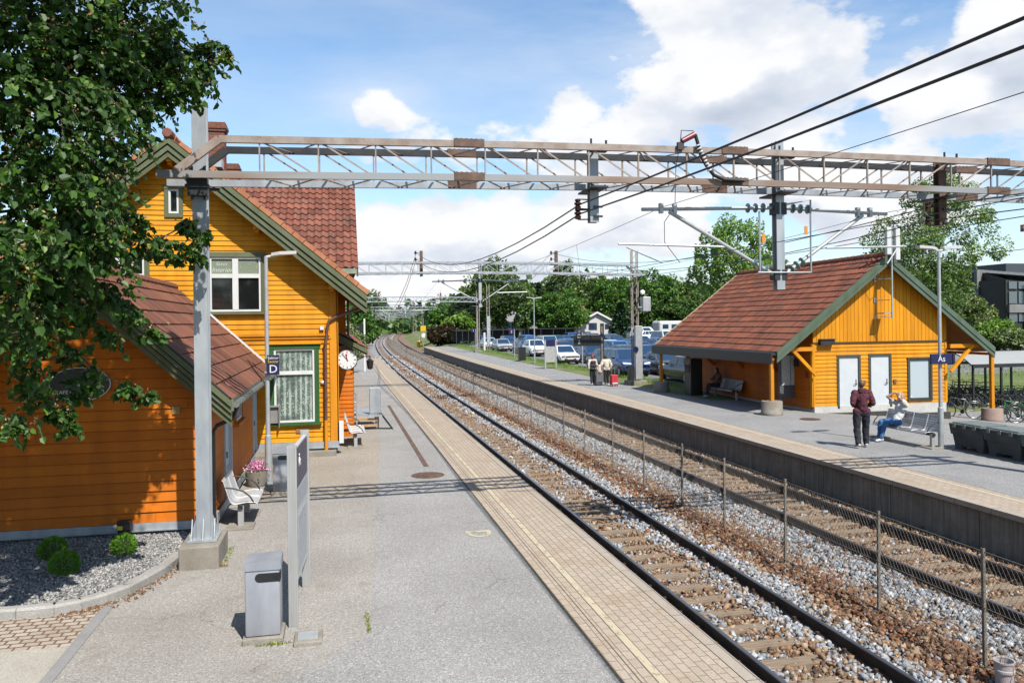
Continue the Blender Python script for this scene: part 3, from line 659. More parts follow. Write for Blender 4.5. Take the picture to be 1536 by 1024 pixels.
ZINC=M('weathered_zinc',(.13,.15,.13),(.24,.25,.21),7,.6,.3,bump=.2,bs=20)
VERD=M('verdigris_gutter',(.20,.29,.20),(.33,.38,.29),5,.7)
# ---------------------------------------------------------------- station house
LACE=NT('lace_curtain'); LACE.set(Roughness=.25); LACE.p.inputs['Specular IOR Level'].default_value=.7
_w=LACE.n('ShaderNodeTexWave'); _w.inputs['Scale'].default_value=2.2; _w.inputs['Distortion'].default_value=2.5; LACE.l(LACE.map((1,1,.12)),_w.inputs['Vector'])
_f=LACE.vor(22); _c=LACE.mix(LACE.ramp(_f.outputs['Distance'],[(.2,(0,0,0)),(.45,(1,1,1))]),(.55,.60,.55),(.12,.17,.14)); _c=LACE.mix(LACE.ramp(_w.outputs['Fac'],[(.45,(0,0,0)),(.8,(.85,.85,.85))]),_c,(.50,.58,.52))
_n=LACE.noise(2.3,4); _c=LACE.mix(LACE.ramp(_n,[(.42,(0,0,0)),(.62,(.85,.85,.85))]),_c,(.07,.10,.085)); LACE.base(_c)
FILM=glassy('sage_window_film',(.26,.31,.22),.2,.5)
H=thing('station_house','tall yellow clapboard station house with green trimmed windows and red tiled roofs','house',(-4.25,26,0))
fr=Fr((-4.25,22.62,0),(1,0,0),(0,-1,0)); sl_=.82
gl=lambda z: -min(4.19,max(0,(8.24-z)/sl_)); gr=lambda z: min(4.19,max(0,(8.24-z)/sl_))
holes=[(2.52,3.59,.91,2.92),(.89,2.21,3.94,5.41),(-.11,.15,6.55,7.2),(-2.0,-.72,3.94,5.41)]
mb=MB(); boards(mb,fr,.36,3.16,.132,-4.19,4.19,holes); boards(mb,fr,3.32,8.22,.132,gl,gr,holes)
fr.poly(mb,[(-4.19,.2),(4.19,.2),(4.19,4.8),(0,8.24),(-4.19,4.8)],-.14,-.10)
part('wall',mb,YEL,H)
mb=MB(); fs=Fr((-.06,22.62,0),(0,1,0),(1,0,0)); boards(mb,fs,.36,4.75,.132,0,11,[]); part('wall',mb,YEL,H)
mb=MB(); boards(mb,Fr((-8.44,22.62,0),(0,1,0),(-1,0,0)),.2,4.75,.132,0,11,[]); part('wall',mb,YEL,H)
mb=MB(); fr.box(mb,4.0,4.215,-.02,.05,.3,4.8); fr.box(mb,4.19,4.235,-.2,.05,.3,4.75); part('corner_board',mb,ORG,H)
mb=MB(); fr.box(mb,-4.2,4.0,0,.10,3.26,3.33); fr.box(mb,-4.2,4.05,0,.065,3.18,3.26); fr.box(mb,-4.2,4.0,0,.03,3.05,3.18); part('belt_course',mb,ORG,H)
mb=MB(); fr.box(mb,-4.2,4.24,0,.07,.20,.36); fr.box(mb,-4.2,4.26,0,.11,.18,.205); part('sill_flashing',mb,GALV,H)
mb=MB(); mb.box(-8.4,-.07,22.64,34,-.05,.2); part('foundation',mb,PLINTH,H)
window(H,fr,2.52,3.59,.91,2.92,GRN,.12,[('h',2.26,.10)],LACE)
mb=MB(); fr.box(mb,2.34,3.77,0,.12,3.04,3.075); part('window_hood',mb,YEL,H)
w2=window(H,fr,.89,2.21,3.94,5.41,OLV,.12,[('v',1.55,.15),('h',4.90,.11)],GLASS)
mb=MB(); fr.box(mb,.945,1.475,-.011,-.008,4.955,5.355); fr.box(mb,1.625,2.155,-.011,-.008,4.955,5.355); part('window_film',mb,FILM,w2)
for b,u,z,s in (('Saxes',1.19,5.22,.13),('Interiør',1.21,5.06,.17),):
    letter(b,s,TXTW,w2,(-4.25+u,22.62+.006,z),shear=.35,ext=.001,bold=-.002)
mb=MB()
for k in range(40):
    a=2*PI*k/40; 
    if k%5!=4: mb.bar(fr.p(1.89+.21*math.cos(a),-.006,5.15+.12*math.sin(a)),fr.p(1.89+.21*math.cos(a+.13),-.006,5.15+.12*math.sin(a+.13)),.012,.003)
mb.bar(fr.p(1.80,-.006,5.06),fr.p(1.98,-.006,5.27),.014,.003); mb.bar(fr.p(1.84,-.006,5.21),fr.p(2.0,-.006,5.19),.01,.003); part('emblem',mb,TXTW,w2)
window(H,fr,-.11,.15,6.55,7.2,OLV,.10,[],GLASS,sill=False)
window(H,fr,-2.0,-.72,3.94,5.41,OLV,.12,[('v',-1.36,.15),('h',4.90,.11)],GLASS)
# front roof
mb=MB(); n_=V(.634,0,.773); n2_=V(-.634,0,.773)
tiles(mb,(.75,22.06,4.33),(0,1,0),(-.773,0,.634),n_,0,11.5,6.46,.21,.34,sub=4); tiles(mb,(-9.25,22.06,4.33),(0,1,0),(.773,0,.634),n2_,0,11.5,6.46,.21,.34,sub=3)
rf=part('roof',mb,TILE_RED,H)
mb=MB(); A=(.75,4.31);Bp=(-4.25,8.41);C=(-9.25,4.31)
for p,q in ((A,Bp),(C,Bp)): mb.ext([(p[0],22.1,p[1]),(q[0],22.1,q[1]),(q[0],22.1,q[1]-.15),(p[0],22.1,p[1]-.15)],(0,11.4,0))
part('soffit',mb,SOFF,rf)
mb=MB()
def barge(mb,a,b,y,levels,m=0,drop=0.):
    for i,(z0,z1,y0,y1) in enumerate(levels):
        mb.ext([(a[0],y-y1,a[1]+z0),(b[0],y-y1,b[1]+z0),(b[0],y-y1,b[1]+z1),(a[0],y-y1,a[1]+z1)],(0,y1-y0,0),m)
lv=[(-.47,-.34,-.05,.0),(-.46,-.0,-.07,-.051),(-.305,-.165,-.05,.04),(-.13,.03,-.05,.08)]
barge(mb,A,(Bp[0],Bp[1]),22.05,lv); barge(mb,C,(Bp[0],Bp[1]),22.05,lv); part('barge_board',mb,OLV,rf)
mb=MB()
for p in (A,C):
    d=V(-4.25-p[0],0,8.41-p[1]); L_=d.length; d.normalize(); nn_=V(-d.z,0,d.x); nn_=nn_ if nn_.z>0 else -nn_; k=int(L_/.36)
    for i in range(k):
        a=V(p[0],21.96,p[1]+.03)+d*(i*.36)+nn_*.02; b=a+d*.375
        mb.ext([a,a+nn_*.13,b+nn_*.105,b],(0,.25,0))
    part('verge_tile',mb,TERRA,rf); mb=MB()
mb=MB(); mb.lathe([(.11,0),(.13,.03),(.13,.4),(.11,.45)],(-4.25,21.92,8.54),10,1,axis=(0,1,0))
for i in range(27): mb.lathe([(.15,0),(.165,.05),(.145,.42)],(-4.25,22.3+i*.4,8.5),8,axis=(0,1,0))
part('ridge_tile',mb,[TERRA,TILE_RED],rf)
mb=MB()
for u,z in ((0,7.93),(2.15,6.2),(4.08,4.62),(-2.15,6.2),(-4.08,4.62)): mb=MB(); fr.box(mb,u-.075,u+.075,0,.5,z-.09,z+.06); fr.box(mb,u-.055,u+.055,0,.42,z-.16,z-.09); part('purlin_end',mb,ORG,H)
# cross wing behind
rw=MB(); tiles(rw,(-4.3,25.95,5.32),(1,0,0),(0,.771,.636),(0,-.636,.771),0,4.93,5.25,.235,.36,amp=.065,step=.04,sub=8); tiles(rw,(-4.3,34.05,5.32),(1,0,0),(0,-.771,.636),(0,.636,.771),0,4.93,5.25,.225,.35,sub=3); r2=part('wing_roof',rw,TILE_RED,H)
mb=MB()
for i in range(12): mb.lathe([(.14,0),(.155,.05),(.135,.42)],(-4.2+i*.405,30,8.70),8,axis=(1,0,0))
part('ridge_tile',mb,TILE_RED,r2)
mb=MB(); mb.ext([(.63,25.9,5.28),(.63,30,8.66),(.63,34.1,5.28),(.63,34.1,5.08),(.63,30,8.44),(.63,25.9,5.08)],(-.05,0,0)); part('barge_board',mb,BROWNP,r2)
mb=MB(); mb.box(-2.5,.58,25.86,25.98,5.17,5.33); part('gutter',mb,VERD,r2)
mb=MB(); mb.box(-2.5,.5,25.98,26.6,5.1,5.14); mb.box(-8,.2,26.65,33.4,0,5.4); mb.ext([(.2,26.65,5.4),(.2,33.4,5.4),(.2,30,8.4)],(-.1,0,0)); boards(mb,Fr((-4,26.64,0),(1,0,0),(0,-1,0)),.3,5.1,.132,0,4.22); part('wing_wall',mb,OCH,H)
mb=MB(); mb.tube([(.5,25.95,5.15),(.42,26.3,4.95),(.3,26.55,4.7),(.3,26.58,3.2)],.04,8); part('downpipe',mb,BROWNP,H)
# bay towards the platform
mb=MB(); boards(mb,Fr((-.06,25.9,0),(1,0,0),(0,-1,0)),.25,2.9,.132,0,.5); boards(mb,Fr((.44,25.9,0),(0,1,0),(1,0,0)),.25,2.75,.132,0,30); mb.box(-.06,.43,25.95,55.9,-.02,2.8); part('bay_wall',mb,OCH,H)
mb=MB(); tiles(mb,(.86,25.45,2.80),(0,1,0),(-.87,0,.49),(.49,0,.87),0,30.5,1.05,.21,.34,sub=4); by=part('bay_roof',mb,TILE_RED,H)
mb=MB(); mb.ext([(.86,25.47,2.78),(-.06,25.47,3.29),(-.06,25.47,3.02),(.86,25.47,2.60)],(0,-.06,0)); mb.ext([(.88,25.40,2.72),(-.06,25.40,3.24),(-.06,25.40,3.14),(.88,25.40,2.64)],(0,-.03,0)); mb.box(.80,.86,25.5,55.9,2.6,2.77); part('barge_board',mb,OLV,by)
mb=MB(); mb.ext([(.84,25.5,2.74),(-.06,25.5,3.24),(-.06,25.5,3.2),(.84,25.5,2.7)],(0,30,0)); part('soffit',mb,SOFF,by)
# pipes, boxes
mb=MB(); mb.tube([(.72,22.15,4.28),(.70,22.3,4.12),(.55,22.5,3.98),(-.05,22.52,3.78),(-.26,22.52,3.66),(-.31,22.52,3.5),(-.33,22.52,3.2),(-.36,22.5,3.05),(-.37,22.5,.95)],.042,10)
for z in (3.0,2.35,1.5): mb.lathe([(.052,0),(.052,.05)],(-.365,22.5,z),10)
part('downpipe',mb,BROWNP,H,smooth=40)
mb=MB(); mb.tube([(-.37,22.5,.95),(-.37,22.5,.02)],.05,10); part('downpipe_foot',mb,ORG,H,smooth=40)
mb=MB(); mb.lathe([(.05,0),(.05,.06),(.02,.08)],(-.45,22.6,1.98),10,axis=(0,-1,0)); mb.box(-.5,-.40,22.5,22.6,3.42,3.52); part('wall_light',mb,WHT,H)
mb=MB(); fr.box(mb,2.42,2.62,.03,.17,.92,1.36); fr.box(mb,2.38,2.66,.02,.24,1.36,1.39); fr.box(mb,2.64,2.66,.0,.24,.8,1.36); part('intercom',mb,M('grey_box',(.24,.23,.22),(.3,.29,.28),5,.6),H)
mb=MB(); fr.box(mb,3.08,3.2,0,.04,.62,.74); part('vent',mb,M('vent_brown',(.36,.16,.05),None),H)
mb=MB(); mb.box(-.02,.1,22.5,22.7,.3,.9); part('meter_box',mb,WHT,H)
# chimneys
def chimney(x,y,z0,z1,a):
    mb=MB(); mb.box(x-a,x+a,y-a,y+a,z0,z1-.28); mb.box(x-a-.04,x+a+.04,y-a-.04,y+a+.04,z1-.28,z1-.2); mb.box(x-a-.07,x+a+.07,y-a-.07,y+a+.07,z1-.2,z1-.1); mb.box(x-a-.03,x+a+.03,y-a-.03,y+a+.03,z1-.1,z1); return mb
part('chimney',chimney(-3.72,27,7.6,10.02,.24),BRICK,rf); part('chimney',chimney(-3.62,29.5,8.0,9.2,.25),BRICK,rf)
mb=MB(); mb.box(-3.9,-3.5,26.2,26.7,8.5,8.78); part('roof_hatch',mb,GALV2,rf)
mb=MB(); mb.box(-6.6,-5.3,24.5,27,6.5,8.15); mb.box(-6.8,-5.1,24.35,27,8.1,8.25); part('dormer',mb,DARK,rf)
# porch slab
mb=MB(); mb.box(-2.15,-1.2,21.35,22.5,-.02,.24,ch=.015); mb.box(-1.2,-.1,22.2,22.5,-.02,.14,ch=.01); part('porch_step',mb,CONC,H)
# ---------------------------------------------------------------- wooden annex in front of the house
A_=thing('wooden_annex','low ochre wooden annex with brown tiled roof standing in tree shade before the house','annex',(-4.24,18.5,0))
fa=Fr((-4.24,14.55,0),(1,0,0),(0,-1,0)); s2=.93
gl=lambda z:-min(2.04,max(0,(4.42-z)/s2)); gr=lambda z:min(2.04,max(0,(4.42-z)/s2))
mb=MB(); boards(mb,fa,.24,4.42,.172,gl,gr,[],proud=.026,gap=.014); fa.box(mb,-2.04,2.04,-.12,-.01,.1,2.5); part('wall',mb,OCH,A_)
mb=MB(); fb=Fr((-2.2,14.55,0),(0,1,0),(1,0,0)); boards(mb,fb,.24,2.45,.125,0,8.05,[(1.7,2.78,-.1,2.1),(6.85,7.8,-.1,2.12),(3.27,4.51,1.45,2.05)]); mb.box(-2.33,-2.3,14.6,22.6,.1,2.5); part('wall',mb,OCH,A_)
mb=MB(); fa.box(mb,1.9,2.07,0,.035,.24,2.5); fa.box(mb,2.04,2.075,-.12,.035,.24,2.45); part('corner_board',mb,OCH,A_)
mb=MB(); fa.box(mb,-2.06,2.08,.0,.06,.14,.25); fa.box(mb,-2.06,2.09,.0,.09,.12,.142); fb.box(mb,0,8.0,0,.07,.08,.25); part('sill_flashing',mb,GALV,A_)
mb=MB(); mb.box(-6.25,-2.23,14.57,22.6,-.1,.13); part('foundation',mb,PLINTH,A_)
for u0,u1 in ((1.75,2.73),(6.9,7.75)):
    mb=MB(); fb.box(mb,u0,u1,-.06,-.02,-.02,2.05); fb.box(mb,u0,u0+.05,-.06,.04,-.02,2.08); fb.box(mb,u1-.05,u1,-.06,.04,-.02,2.08); fb.box(mb,u0,u1,-.06,.045,2.03,2.1)
    d=part('door',mb,DOORW,A_)
    mb=MB(); fb.box(mb,u0+.1,u1-.1,-.02,-.008,.06,.75); part('kick_plate',mb,GALV,d)
    mb=MB(); fb.box(mb,u0+.14,u0+.18,-.02,.05,.98,1.1); part('handle',mb,DARK,d)
mb=MB(); boards(mb,Fr((-6.28,14.55,0),(0,1,0),(-1,0,0)),.1,2.45,.172,0,8.05,[],gap=.014); mb.box(-6.27,-6.2,14.6,22.6,0,2.5); part('wall',mb,OCH,A_)
window(A_,fb,3.32,4.46,1.5,2.0,OCH,.07,[('v',3.9,.05)],GLASS,sill=True)
AA=(-1.77,2.30);AB=(-4.24,4.60);AC=(-6.71,2.30)
mb=MB(); L_=math.hypot(2.47,2.30); ux,uz=2.47/L_,2.3/L_
tiles(mb,(-1.77,14.08,2.31),(0,1,0),(-ux,0,uz),(uz,0,ux),0,8.5,L_,.32,.36,amp=.012,step=.03,sub=4,flat=True); tiles(mb,(-6.71,14.08,2.31),(0,1,0),(ux,0,uz),(-uz,0,ux),0,8.5,L_,.32,.36,amp=.012,step=.03,sub=3,flat=True)
ar=part('roof',mb,TILE_DK,A_)
mb=MB()
for i in range(21): mb.lathe([(.10,0),(.115,.04),(.095,.42)],(-4.24,14.1+i*.405,4.60),8,axis=(0,1,0))
part('ridge_tile',mb,TILE_DK,ar)
mb=MB()
for p,q in ((AA,AB),(AC,AB)): mb.ext([(p[0],14.1,p[1]-.01),(q[0],14.1,q[1]-.01),(q[0],14.1,q[1]-.12),(p[0],14.1,p[1]-.12)],(0,8.45,0))
part('soffit',mb,SOFF,ar)
mb=MB(); lv=[(-.44,-.345,-.05,-.02),(-.325,-.235,-.05,.02),(-.21,-.125,-.05,.06),(-.10,.012,-.05,.10)]
barge(mb,AA,AB,14.12,lv); barge(mb,AC,AB,14.12,lv); part('barge_board',mb,OLV,ar)
mb=MB(); mb.ext([(AA[0]-.05,14.03,2.40),(AB[0],14.03,4.68),(AB[0],14.03,4.64),(AA[0],14.03,2.31)],(0,.04,0)); part('verge_flashing',mb,DARK,ar)
mb=MB(); mb.tube([(-1.70,14.1,2.24),(-1.70,22.5,2.24)],.06,8); mb.box(-1.80,-1.735,14.08,22.5,2.13,2.33); part('gutter',mb,ZINC,ar)
mb=MB(); mb.bar((-1.78,22.5,2.42),(-3.45,22.5,3.98),.03,.05); part('wall_flashing',mb,WHT,ar)
mb=MB(); mb.tube([(-1.70,14.25,2.18),(-1.78,14.32,1.98),(-2.05,14.42,1.86),(-2.12,14.46,1.75),(-2.12,14.46,.1)],.037,10); part('downpipe',mb,BLK,A_,smooth=40)
mb=MB(); fa.box(mb,1.46,1.58,0,.05,2.07,2.2); 
for k in range(4): fa.box(mb,1.475,1.565,.05,.058,2.085+k*.028,2.1+k*.028)
part('vent',mb,M('tan_vent',(.45,.30,.10),None),A_)
sg=thing('oval_sign','black oval signboard with pale rim and lettering on the shaded annex gable','sign',(-4.2,14.49,2.62))
mb=MB(); N_=40; pts=[(-4.2+.47*math.cos(2*PI*k/N_),14.50,2.62+.28*math.sin(2*PI*k/N_)) for k in range(N_)]; mb.ext(pts,(0,-.03,0)); part('board',mb,BLK,sg)
mb=MB(); mb.tube([(-4.2+.465*math.cos(2*PI*k/N_),14.468,2.62+.275*math.sin(2*PI*k/N_)) for k in range(N_+1)],.008,6); part('rim',mb,TXTW,sg)
letter('ÅS',.095,TXTW,sg,(-4.2,14.468,2.60)); letter('KAFE OG INTERIØR',.085,TXTW,sg,(-4.2,14.468,2.49))
fl=thing('floodlight','small black floodlight box with yellow label at the foot of the annex wall','floodlight',(-3.52,14.38,.05))
mb=MB(); mb.box(-3.63,-3.42,14.33,14.48,.18,.34,ch=.01); mb.box(-3.62,-3.43,14.36,14.46,.04,.18); part('housing',mb,BLK,fl)
mb=MB(); mb.box(-3.62,-3.54,14.322,14.329,.20,.265); part('warning_label',mb,M('label_yellow',(.85,.65,.02),None),fl)
# ---------------------------------------------------------------- waiting building on the far platform
B=thing('waiting_building','orange wooden waiting building with broad brown tiled roof on the far platform','building',(20.6,32.5,0))
YB=27.4; fc=Fr((20.6,YB,0),(1,0,0),(0,-1,0)); sR=.766
ap=5.96; zt=lambda u: ap-.16-sR*abs(u)
doors=[(-1.83,-1.0,.12,2.06),(-.45,.36,.12,2.08)]
mb=MB(); boards(mb,fc,.2,2.6,.15,-2.95,2.95,[(d[0]-.01,d[1]+.01,0,d[3]) for d in doors]+[(1.22,2.23,.34,1.96)],proud=.024)
fc.box(mb,-2.95,2.95,-.12,-.1,.1,2.7)
part('gable_wall',mb,YEL2,B)
mb=MB(); x=-2.95
while x<2.945:
    x2=min(2.95,x+.151); mb.ext([fc.p(x,0,2.66),fc.p(x2,0,2.66),fc.p(x2,0,zt(x2)),fc.p(x,0,zt(x))],(0,-.035,0)); x+=.165
fc.poly(mb,[(-2.95,2.63),(2.95,2.63),(2.95,zt(2.95)),(0,zt(0)),(-2.95,zt(2.95))],-.06,.012)
part('gable_boards',mb,YELV,B)
mb=MB(); fc.box(mb,-2.96,2.96,0,.05,2.6,2.655); part('drip_board',mb,M('dark_drip',(.06,.035,.015),None),B)
mb=MB(); fc.box(mb,-2.97,-2.87,-.03,.035,.2,2.6); fc.box(mb,2.87,2.97,-.03,.035,.2,2.6); fc.box(mb,-3.0,-2.95,-.1,.035,.2,2.6); part('corner_board',mb,YEL2,B)
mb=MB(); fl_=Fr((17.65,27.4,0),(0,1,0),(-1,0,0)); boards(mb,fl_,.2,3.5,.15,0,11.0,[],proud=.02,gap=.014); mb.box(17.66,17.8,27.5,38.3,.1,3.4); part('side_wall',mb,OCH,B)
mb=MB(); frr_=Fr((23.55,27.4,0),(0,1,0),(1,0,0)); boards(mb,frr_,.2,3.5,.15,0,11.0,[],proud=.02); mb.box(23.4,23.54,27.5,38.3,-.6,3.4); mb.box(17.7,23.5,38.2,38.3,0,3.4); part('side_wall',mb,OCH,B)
mb=MB(); mb.box(17.69,23.51,27.36,38.3,-.7,.2); part('plinth',mb,WHPL,B)
mb=MB(); mb.box(20.9,23.6,27.24,27.37,-.8,-.18); mb.box(17.62,21,27.30,27.37,-.2,-.05); part('plinth_base',mb,M('dark_bitumen',(.035,.033,.03),(.06,.055,.05),9,.9),B)
BAR=M('dark_olive_frame',(.05,.06,.045),(.065,.075,.055),5,.5)
for d0,d1,z0,z1 in doors:
    mb=MB(); fc.box(mb,d0,d1,-.05,.0,z0,z1); d=part('door',mb,DOORW,B)
    mb=MB(); fc.box(mb,d0-.1,d0,0,.04,z0-.02,z1+.1); fc.box(mb,d1,d1+.1,0,.04,z0-.02,z1+.1); fc.box(mb,d0,d1,0,.04,z1,z1+.1); part('frame',mb,BAR,d)
    mb=MB(); fc.box(mb,d1-.11,d1-.08,0,.012,.98,1.2); mb.bar(fc.p(d1-.2,.05,1.03),fc.p(d1-.08,.05,1.03),.02); mb.bar(fc.p(d1-.09,0,1.03),fc.p(d1-.09,.05,1.03),.02); part('handle',mb,DARK,d)
    mb=MB(); fc.box(mb,d1+.17,d1+.3,.01,.05,1.0,1.16); fc.box(mb,d1+.2,d1+.27,.05,.06,1.04,1.12); part('card_reader',mb,M('reader_brown',(.20,.10,.05),None),B)
FROST=glassy('frosted_window',(.50,.58,.62),.35,.5)
window(B,fc,1.24,2.21,.36,1.94,BAR,.07,[],FROST,frame=BAR,fw=.05,sill=False)
mb=MB(); fc.box(mb,1.3,1.4,-.01,.0,.42,.5); part('window_sticker',mb,WHT,B)
mb=MB(); fc.box(mb,-2.72,-2.12,.02,.2,2.56,2.76); fc.box(mb,-2.72,-2.12,.0,.24,2.76,2.79); part('wall_lamp',mb,DARK,B)
# roof
EA=(15.85,ap-sR*4.75);EB=(20.6,ap);EC=(25.35,ap-sR*4.75); L_=math.hypot(4.75,4.75*sR); ux,uz=4.75/L_,4.75*sR/L_
mb=MB(); tiles(mb,(15.85,26.92,EA[1]+.0),(0,1,0),(ux,0,uz),(-uz,0,ux),0,11.6,L_,.20,.37,amp=.035,step=.035,sub=6); tiles(mb,(25.35,26.92,EA[1]),(0,1,0),(-ux,0,uz),(uz,0,ux),0,11.6,L_,.2,.37,sub=3)
br=part('roof',mb,TILE_BRN,B)
mb=MB()
for i in range(29): mb.lathe([(.12,0),(.135,.04),(.115,.42)],(20.6,26.9+i*.402,ap+.02),8,axis=(0,1,0))
part('ridge_tile',mb,TILE_BRN,br)
mb=MB()
for p in (EA,EC): mb.ext([(p[0],26.95,p[1]-.02),(20.6,26.95,ap-.02),(20.6,26.95,ap-.15),(p[0],26.95,p[1]-.15)],(0,11.5,0))
part('soffit',mb,SOFF,br)
mb=MB(); lv=[(-.38,-.2,-.05,.0),(-.195,.035,-.05,.03)]
barge(mb,EA,EB,26.88,lv); barge(mb,EC,EB,26.88,lv); part('barge_board',mb,SAGE,br)
mb=MB(); barge(mb,EA,EB,38.6,[(-.3,.06,-.05,.0)]); barge(mb,EC,EB,38.6,[(-.3,.06,-.05,.0)]); part('barge_board',mb,M('pale_verge',(.45,.36,.22),(.52,.42,.27),4,.7),br,label='pale board along the far roof verge')
mb=MB(); mb.tube([(15.76,26.95,EA[1]-.05),(15.76,38.5,EA[1]-.05)],.07,8); mb.box(15.64,15.69,26.92,38.5,EA[1]-.42,EA[1]-.02); mb.box(15.69,15.86,26.92,38.5,EA[1]-.1,EA[1]-.04); part('gutter',mb,M('dark_gutter',(.025,.027,.03),None,rough=.45),br)
# posts, beams, braces
def eave_frame(x,wx,y,zg,mid):
    mb=MB(); mb.bar((x,y,zg+.4),(x,y,2.05),.13,.13); return part('post',mb,ORG,B)
for x,wx,zg in ((15.76,17.65,0),(25.42,23.55,-.6)):
    for y in ((27.13,37.6) if x<20 else (27.13,37.6)):
        eave_frame(x,wx,y,zg,0)
        mb=MB(); mb.lathe([(.39,0),(.40,.02),(.40,.13),(.385,.15),(.385,.50),(.37,.53),(.1,.53)],(x,y,zg-.01),28); part('post_base',mb,CONC if x<20 else concrete('pinkish_concrete',(.33,.24,.20),(.42,.32,.27)),B,smooth=40)
    for y in (27.2,30.0,32.8,35.6,38.0):
        s=1 if wx>x else -1; mb=MB(); mb.bar((x+s*.45,y,2.42),(wx,y,2.42),.10,.15); part('tie_beam',mb,ORG,B)
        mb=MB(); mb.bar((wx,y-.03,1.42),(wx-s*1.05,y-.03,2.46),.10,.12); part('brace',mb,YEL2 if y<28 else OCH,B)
    mb=MB(); mb.box(x-.07,x+.07,27.0,38.4,2.03,2.13); part('eave_beam',mb,OCH,B)
an=MB(); an.tube([(20.62,26.72,3.55),(20.62,26.72,7.1)],.035,10)
mast_=part('antenna_mast',an,GALV2,B,smooth=60)
mb=MB()
for z in (4.25,5.05): mb.tube([(20.55,26.72,z),(20.35,27.36,z)],.02); mb.box(20.3,20.4,27.33,27.36,z-.09,z+.09)
mb.box(20.3,20.65,26.75,27.2,3.72,3.76); mb.bar((20.33,27.36,3.5),(20.33,27.2,3.74),.03); mb.tube([(20.62,26.72,3.6),(20.25,27.0,3.62),(20.2,27.34,3.5)],.012); part('bracket',mb,GALV,mast_)
mb=MB(); mb.box(20.30,20.50,26.55,26.70,5.95,7.0,ch=.03); mb.box(20.68,20.88,26.55,26.70,5.75,6.95,ch=.03); part('panel_antenna',mb,M('antenna_white',(.70,.71,.72),None,rough=.45),mast_)
mb=MB(); mb.tube([(20.6,26.7,5.6),(20.5,26.75,5.2),(20.3,26.8,5.0),(20.1,26.85,5.25)],.01,6); part('cable',mb,CABLE,mast_)
mb=MB(); fl_.box(mb,3.2,3.6,.02,.3,1.75,2.3); fl_.box(mb,.9,1.1,.02,.12,1.7,2.0); part('loudspeaker',mb,DARK,B)
mb=MB(); fl_.box(mb,.3,.42,.01,.07,1.3,1.5); part('alarm_box',mb,M('red_box',(.35,.03,.02),None),B)
# ---------------------------------------------------------------- catenary gantries
INSU=glassy('green_glass_insulator',(.16,.27,.25),.12,.8); INSB=M('brown_insulator',(.07,.02,.015),None,rough=.2); TAG=M('orange_tag',(.75,.27,.02),None,rough=.5); REDI=M('red_insulator',(.22,.02,.035),None,rough=.35)
def discs(mb,p,q,n,r=.085,m=0):
    p=Vector(p);q=Vector(q);d=(q-p)
    for i in range(n):
        c=p+d*((i+.5)/n); mb.lathe([(.02,-.045),(r*.55,-.03),(r,-.008),(r,.008),(r*.5,.02),(.02,.03)],c,14,m,axis=d)
def cantilevers(t,Y,x,zt,zb,z5,near=True):
    """two arms on a drop post at x, reaching left and right"""
    for s,tip in ((-1,2.57),(1,2.2)):
        mb=MB(); a=(x+s*.12,Y,z5); b=(x+s*tip,Y,z5-.07); mb.tube([a,b],.032,10); mb.tube([(x+s*.1,Y,zb+.2),(x+s*(tip-.5),Y,z5-.1)],.034,10)
        mb.tube([(x+s*.95,Y,zb+.68),(x+s*3.0 if s<0 else x+s*2.6,Y,zb+.62+.1)],.02,8); mb.tube([(x+s*2.85 if s<0 else x+s*2.4,Y,zb+.66),(x+s*2.2,Y,zb+.40)],.014,6)
        for k in (tip-.35,tip-.6): mb.box(x+s*k-.03,x+s*k+.03,Y-.04,Y+.04,z5-.13,z5+.04)
        c=part('cantilever_arm',mb,GALV2,t)
        for p_,q_ in (((x+s*.22,Y,z5),(x+s*.66,Y,z5-.012)),((x+s*.2,Y,zb+.27),(x+s*.52,Y,zb+.46))): mb=MB(); discs(mb,p_,q_,3); part('insulator',mb,INSU,c,smooth=40)
        for z_,h_ in ((z5-.12,.21),(zb+.1,.18)): mb=MB(); mb.box(x+s*.07-.05,x+s*.07+.05,Y-.09,Y+.09,z_,z_+h_); part('bracket',mb,DARK,c)
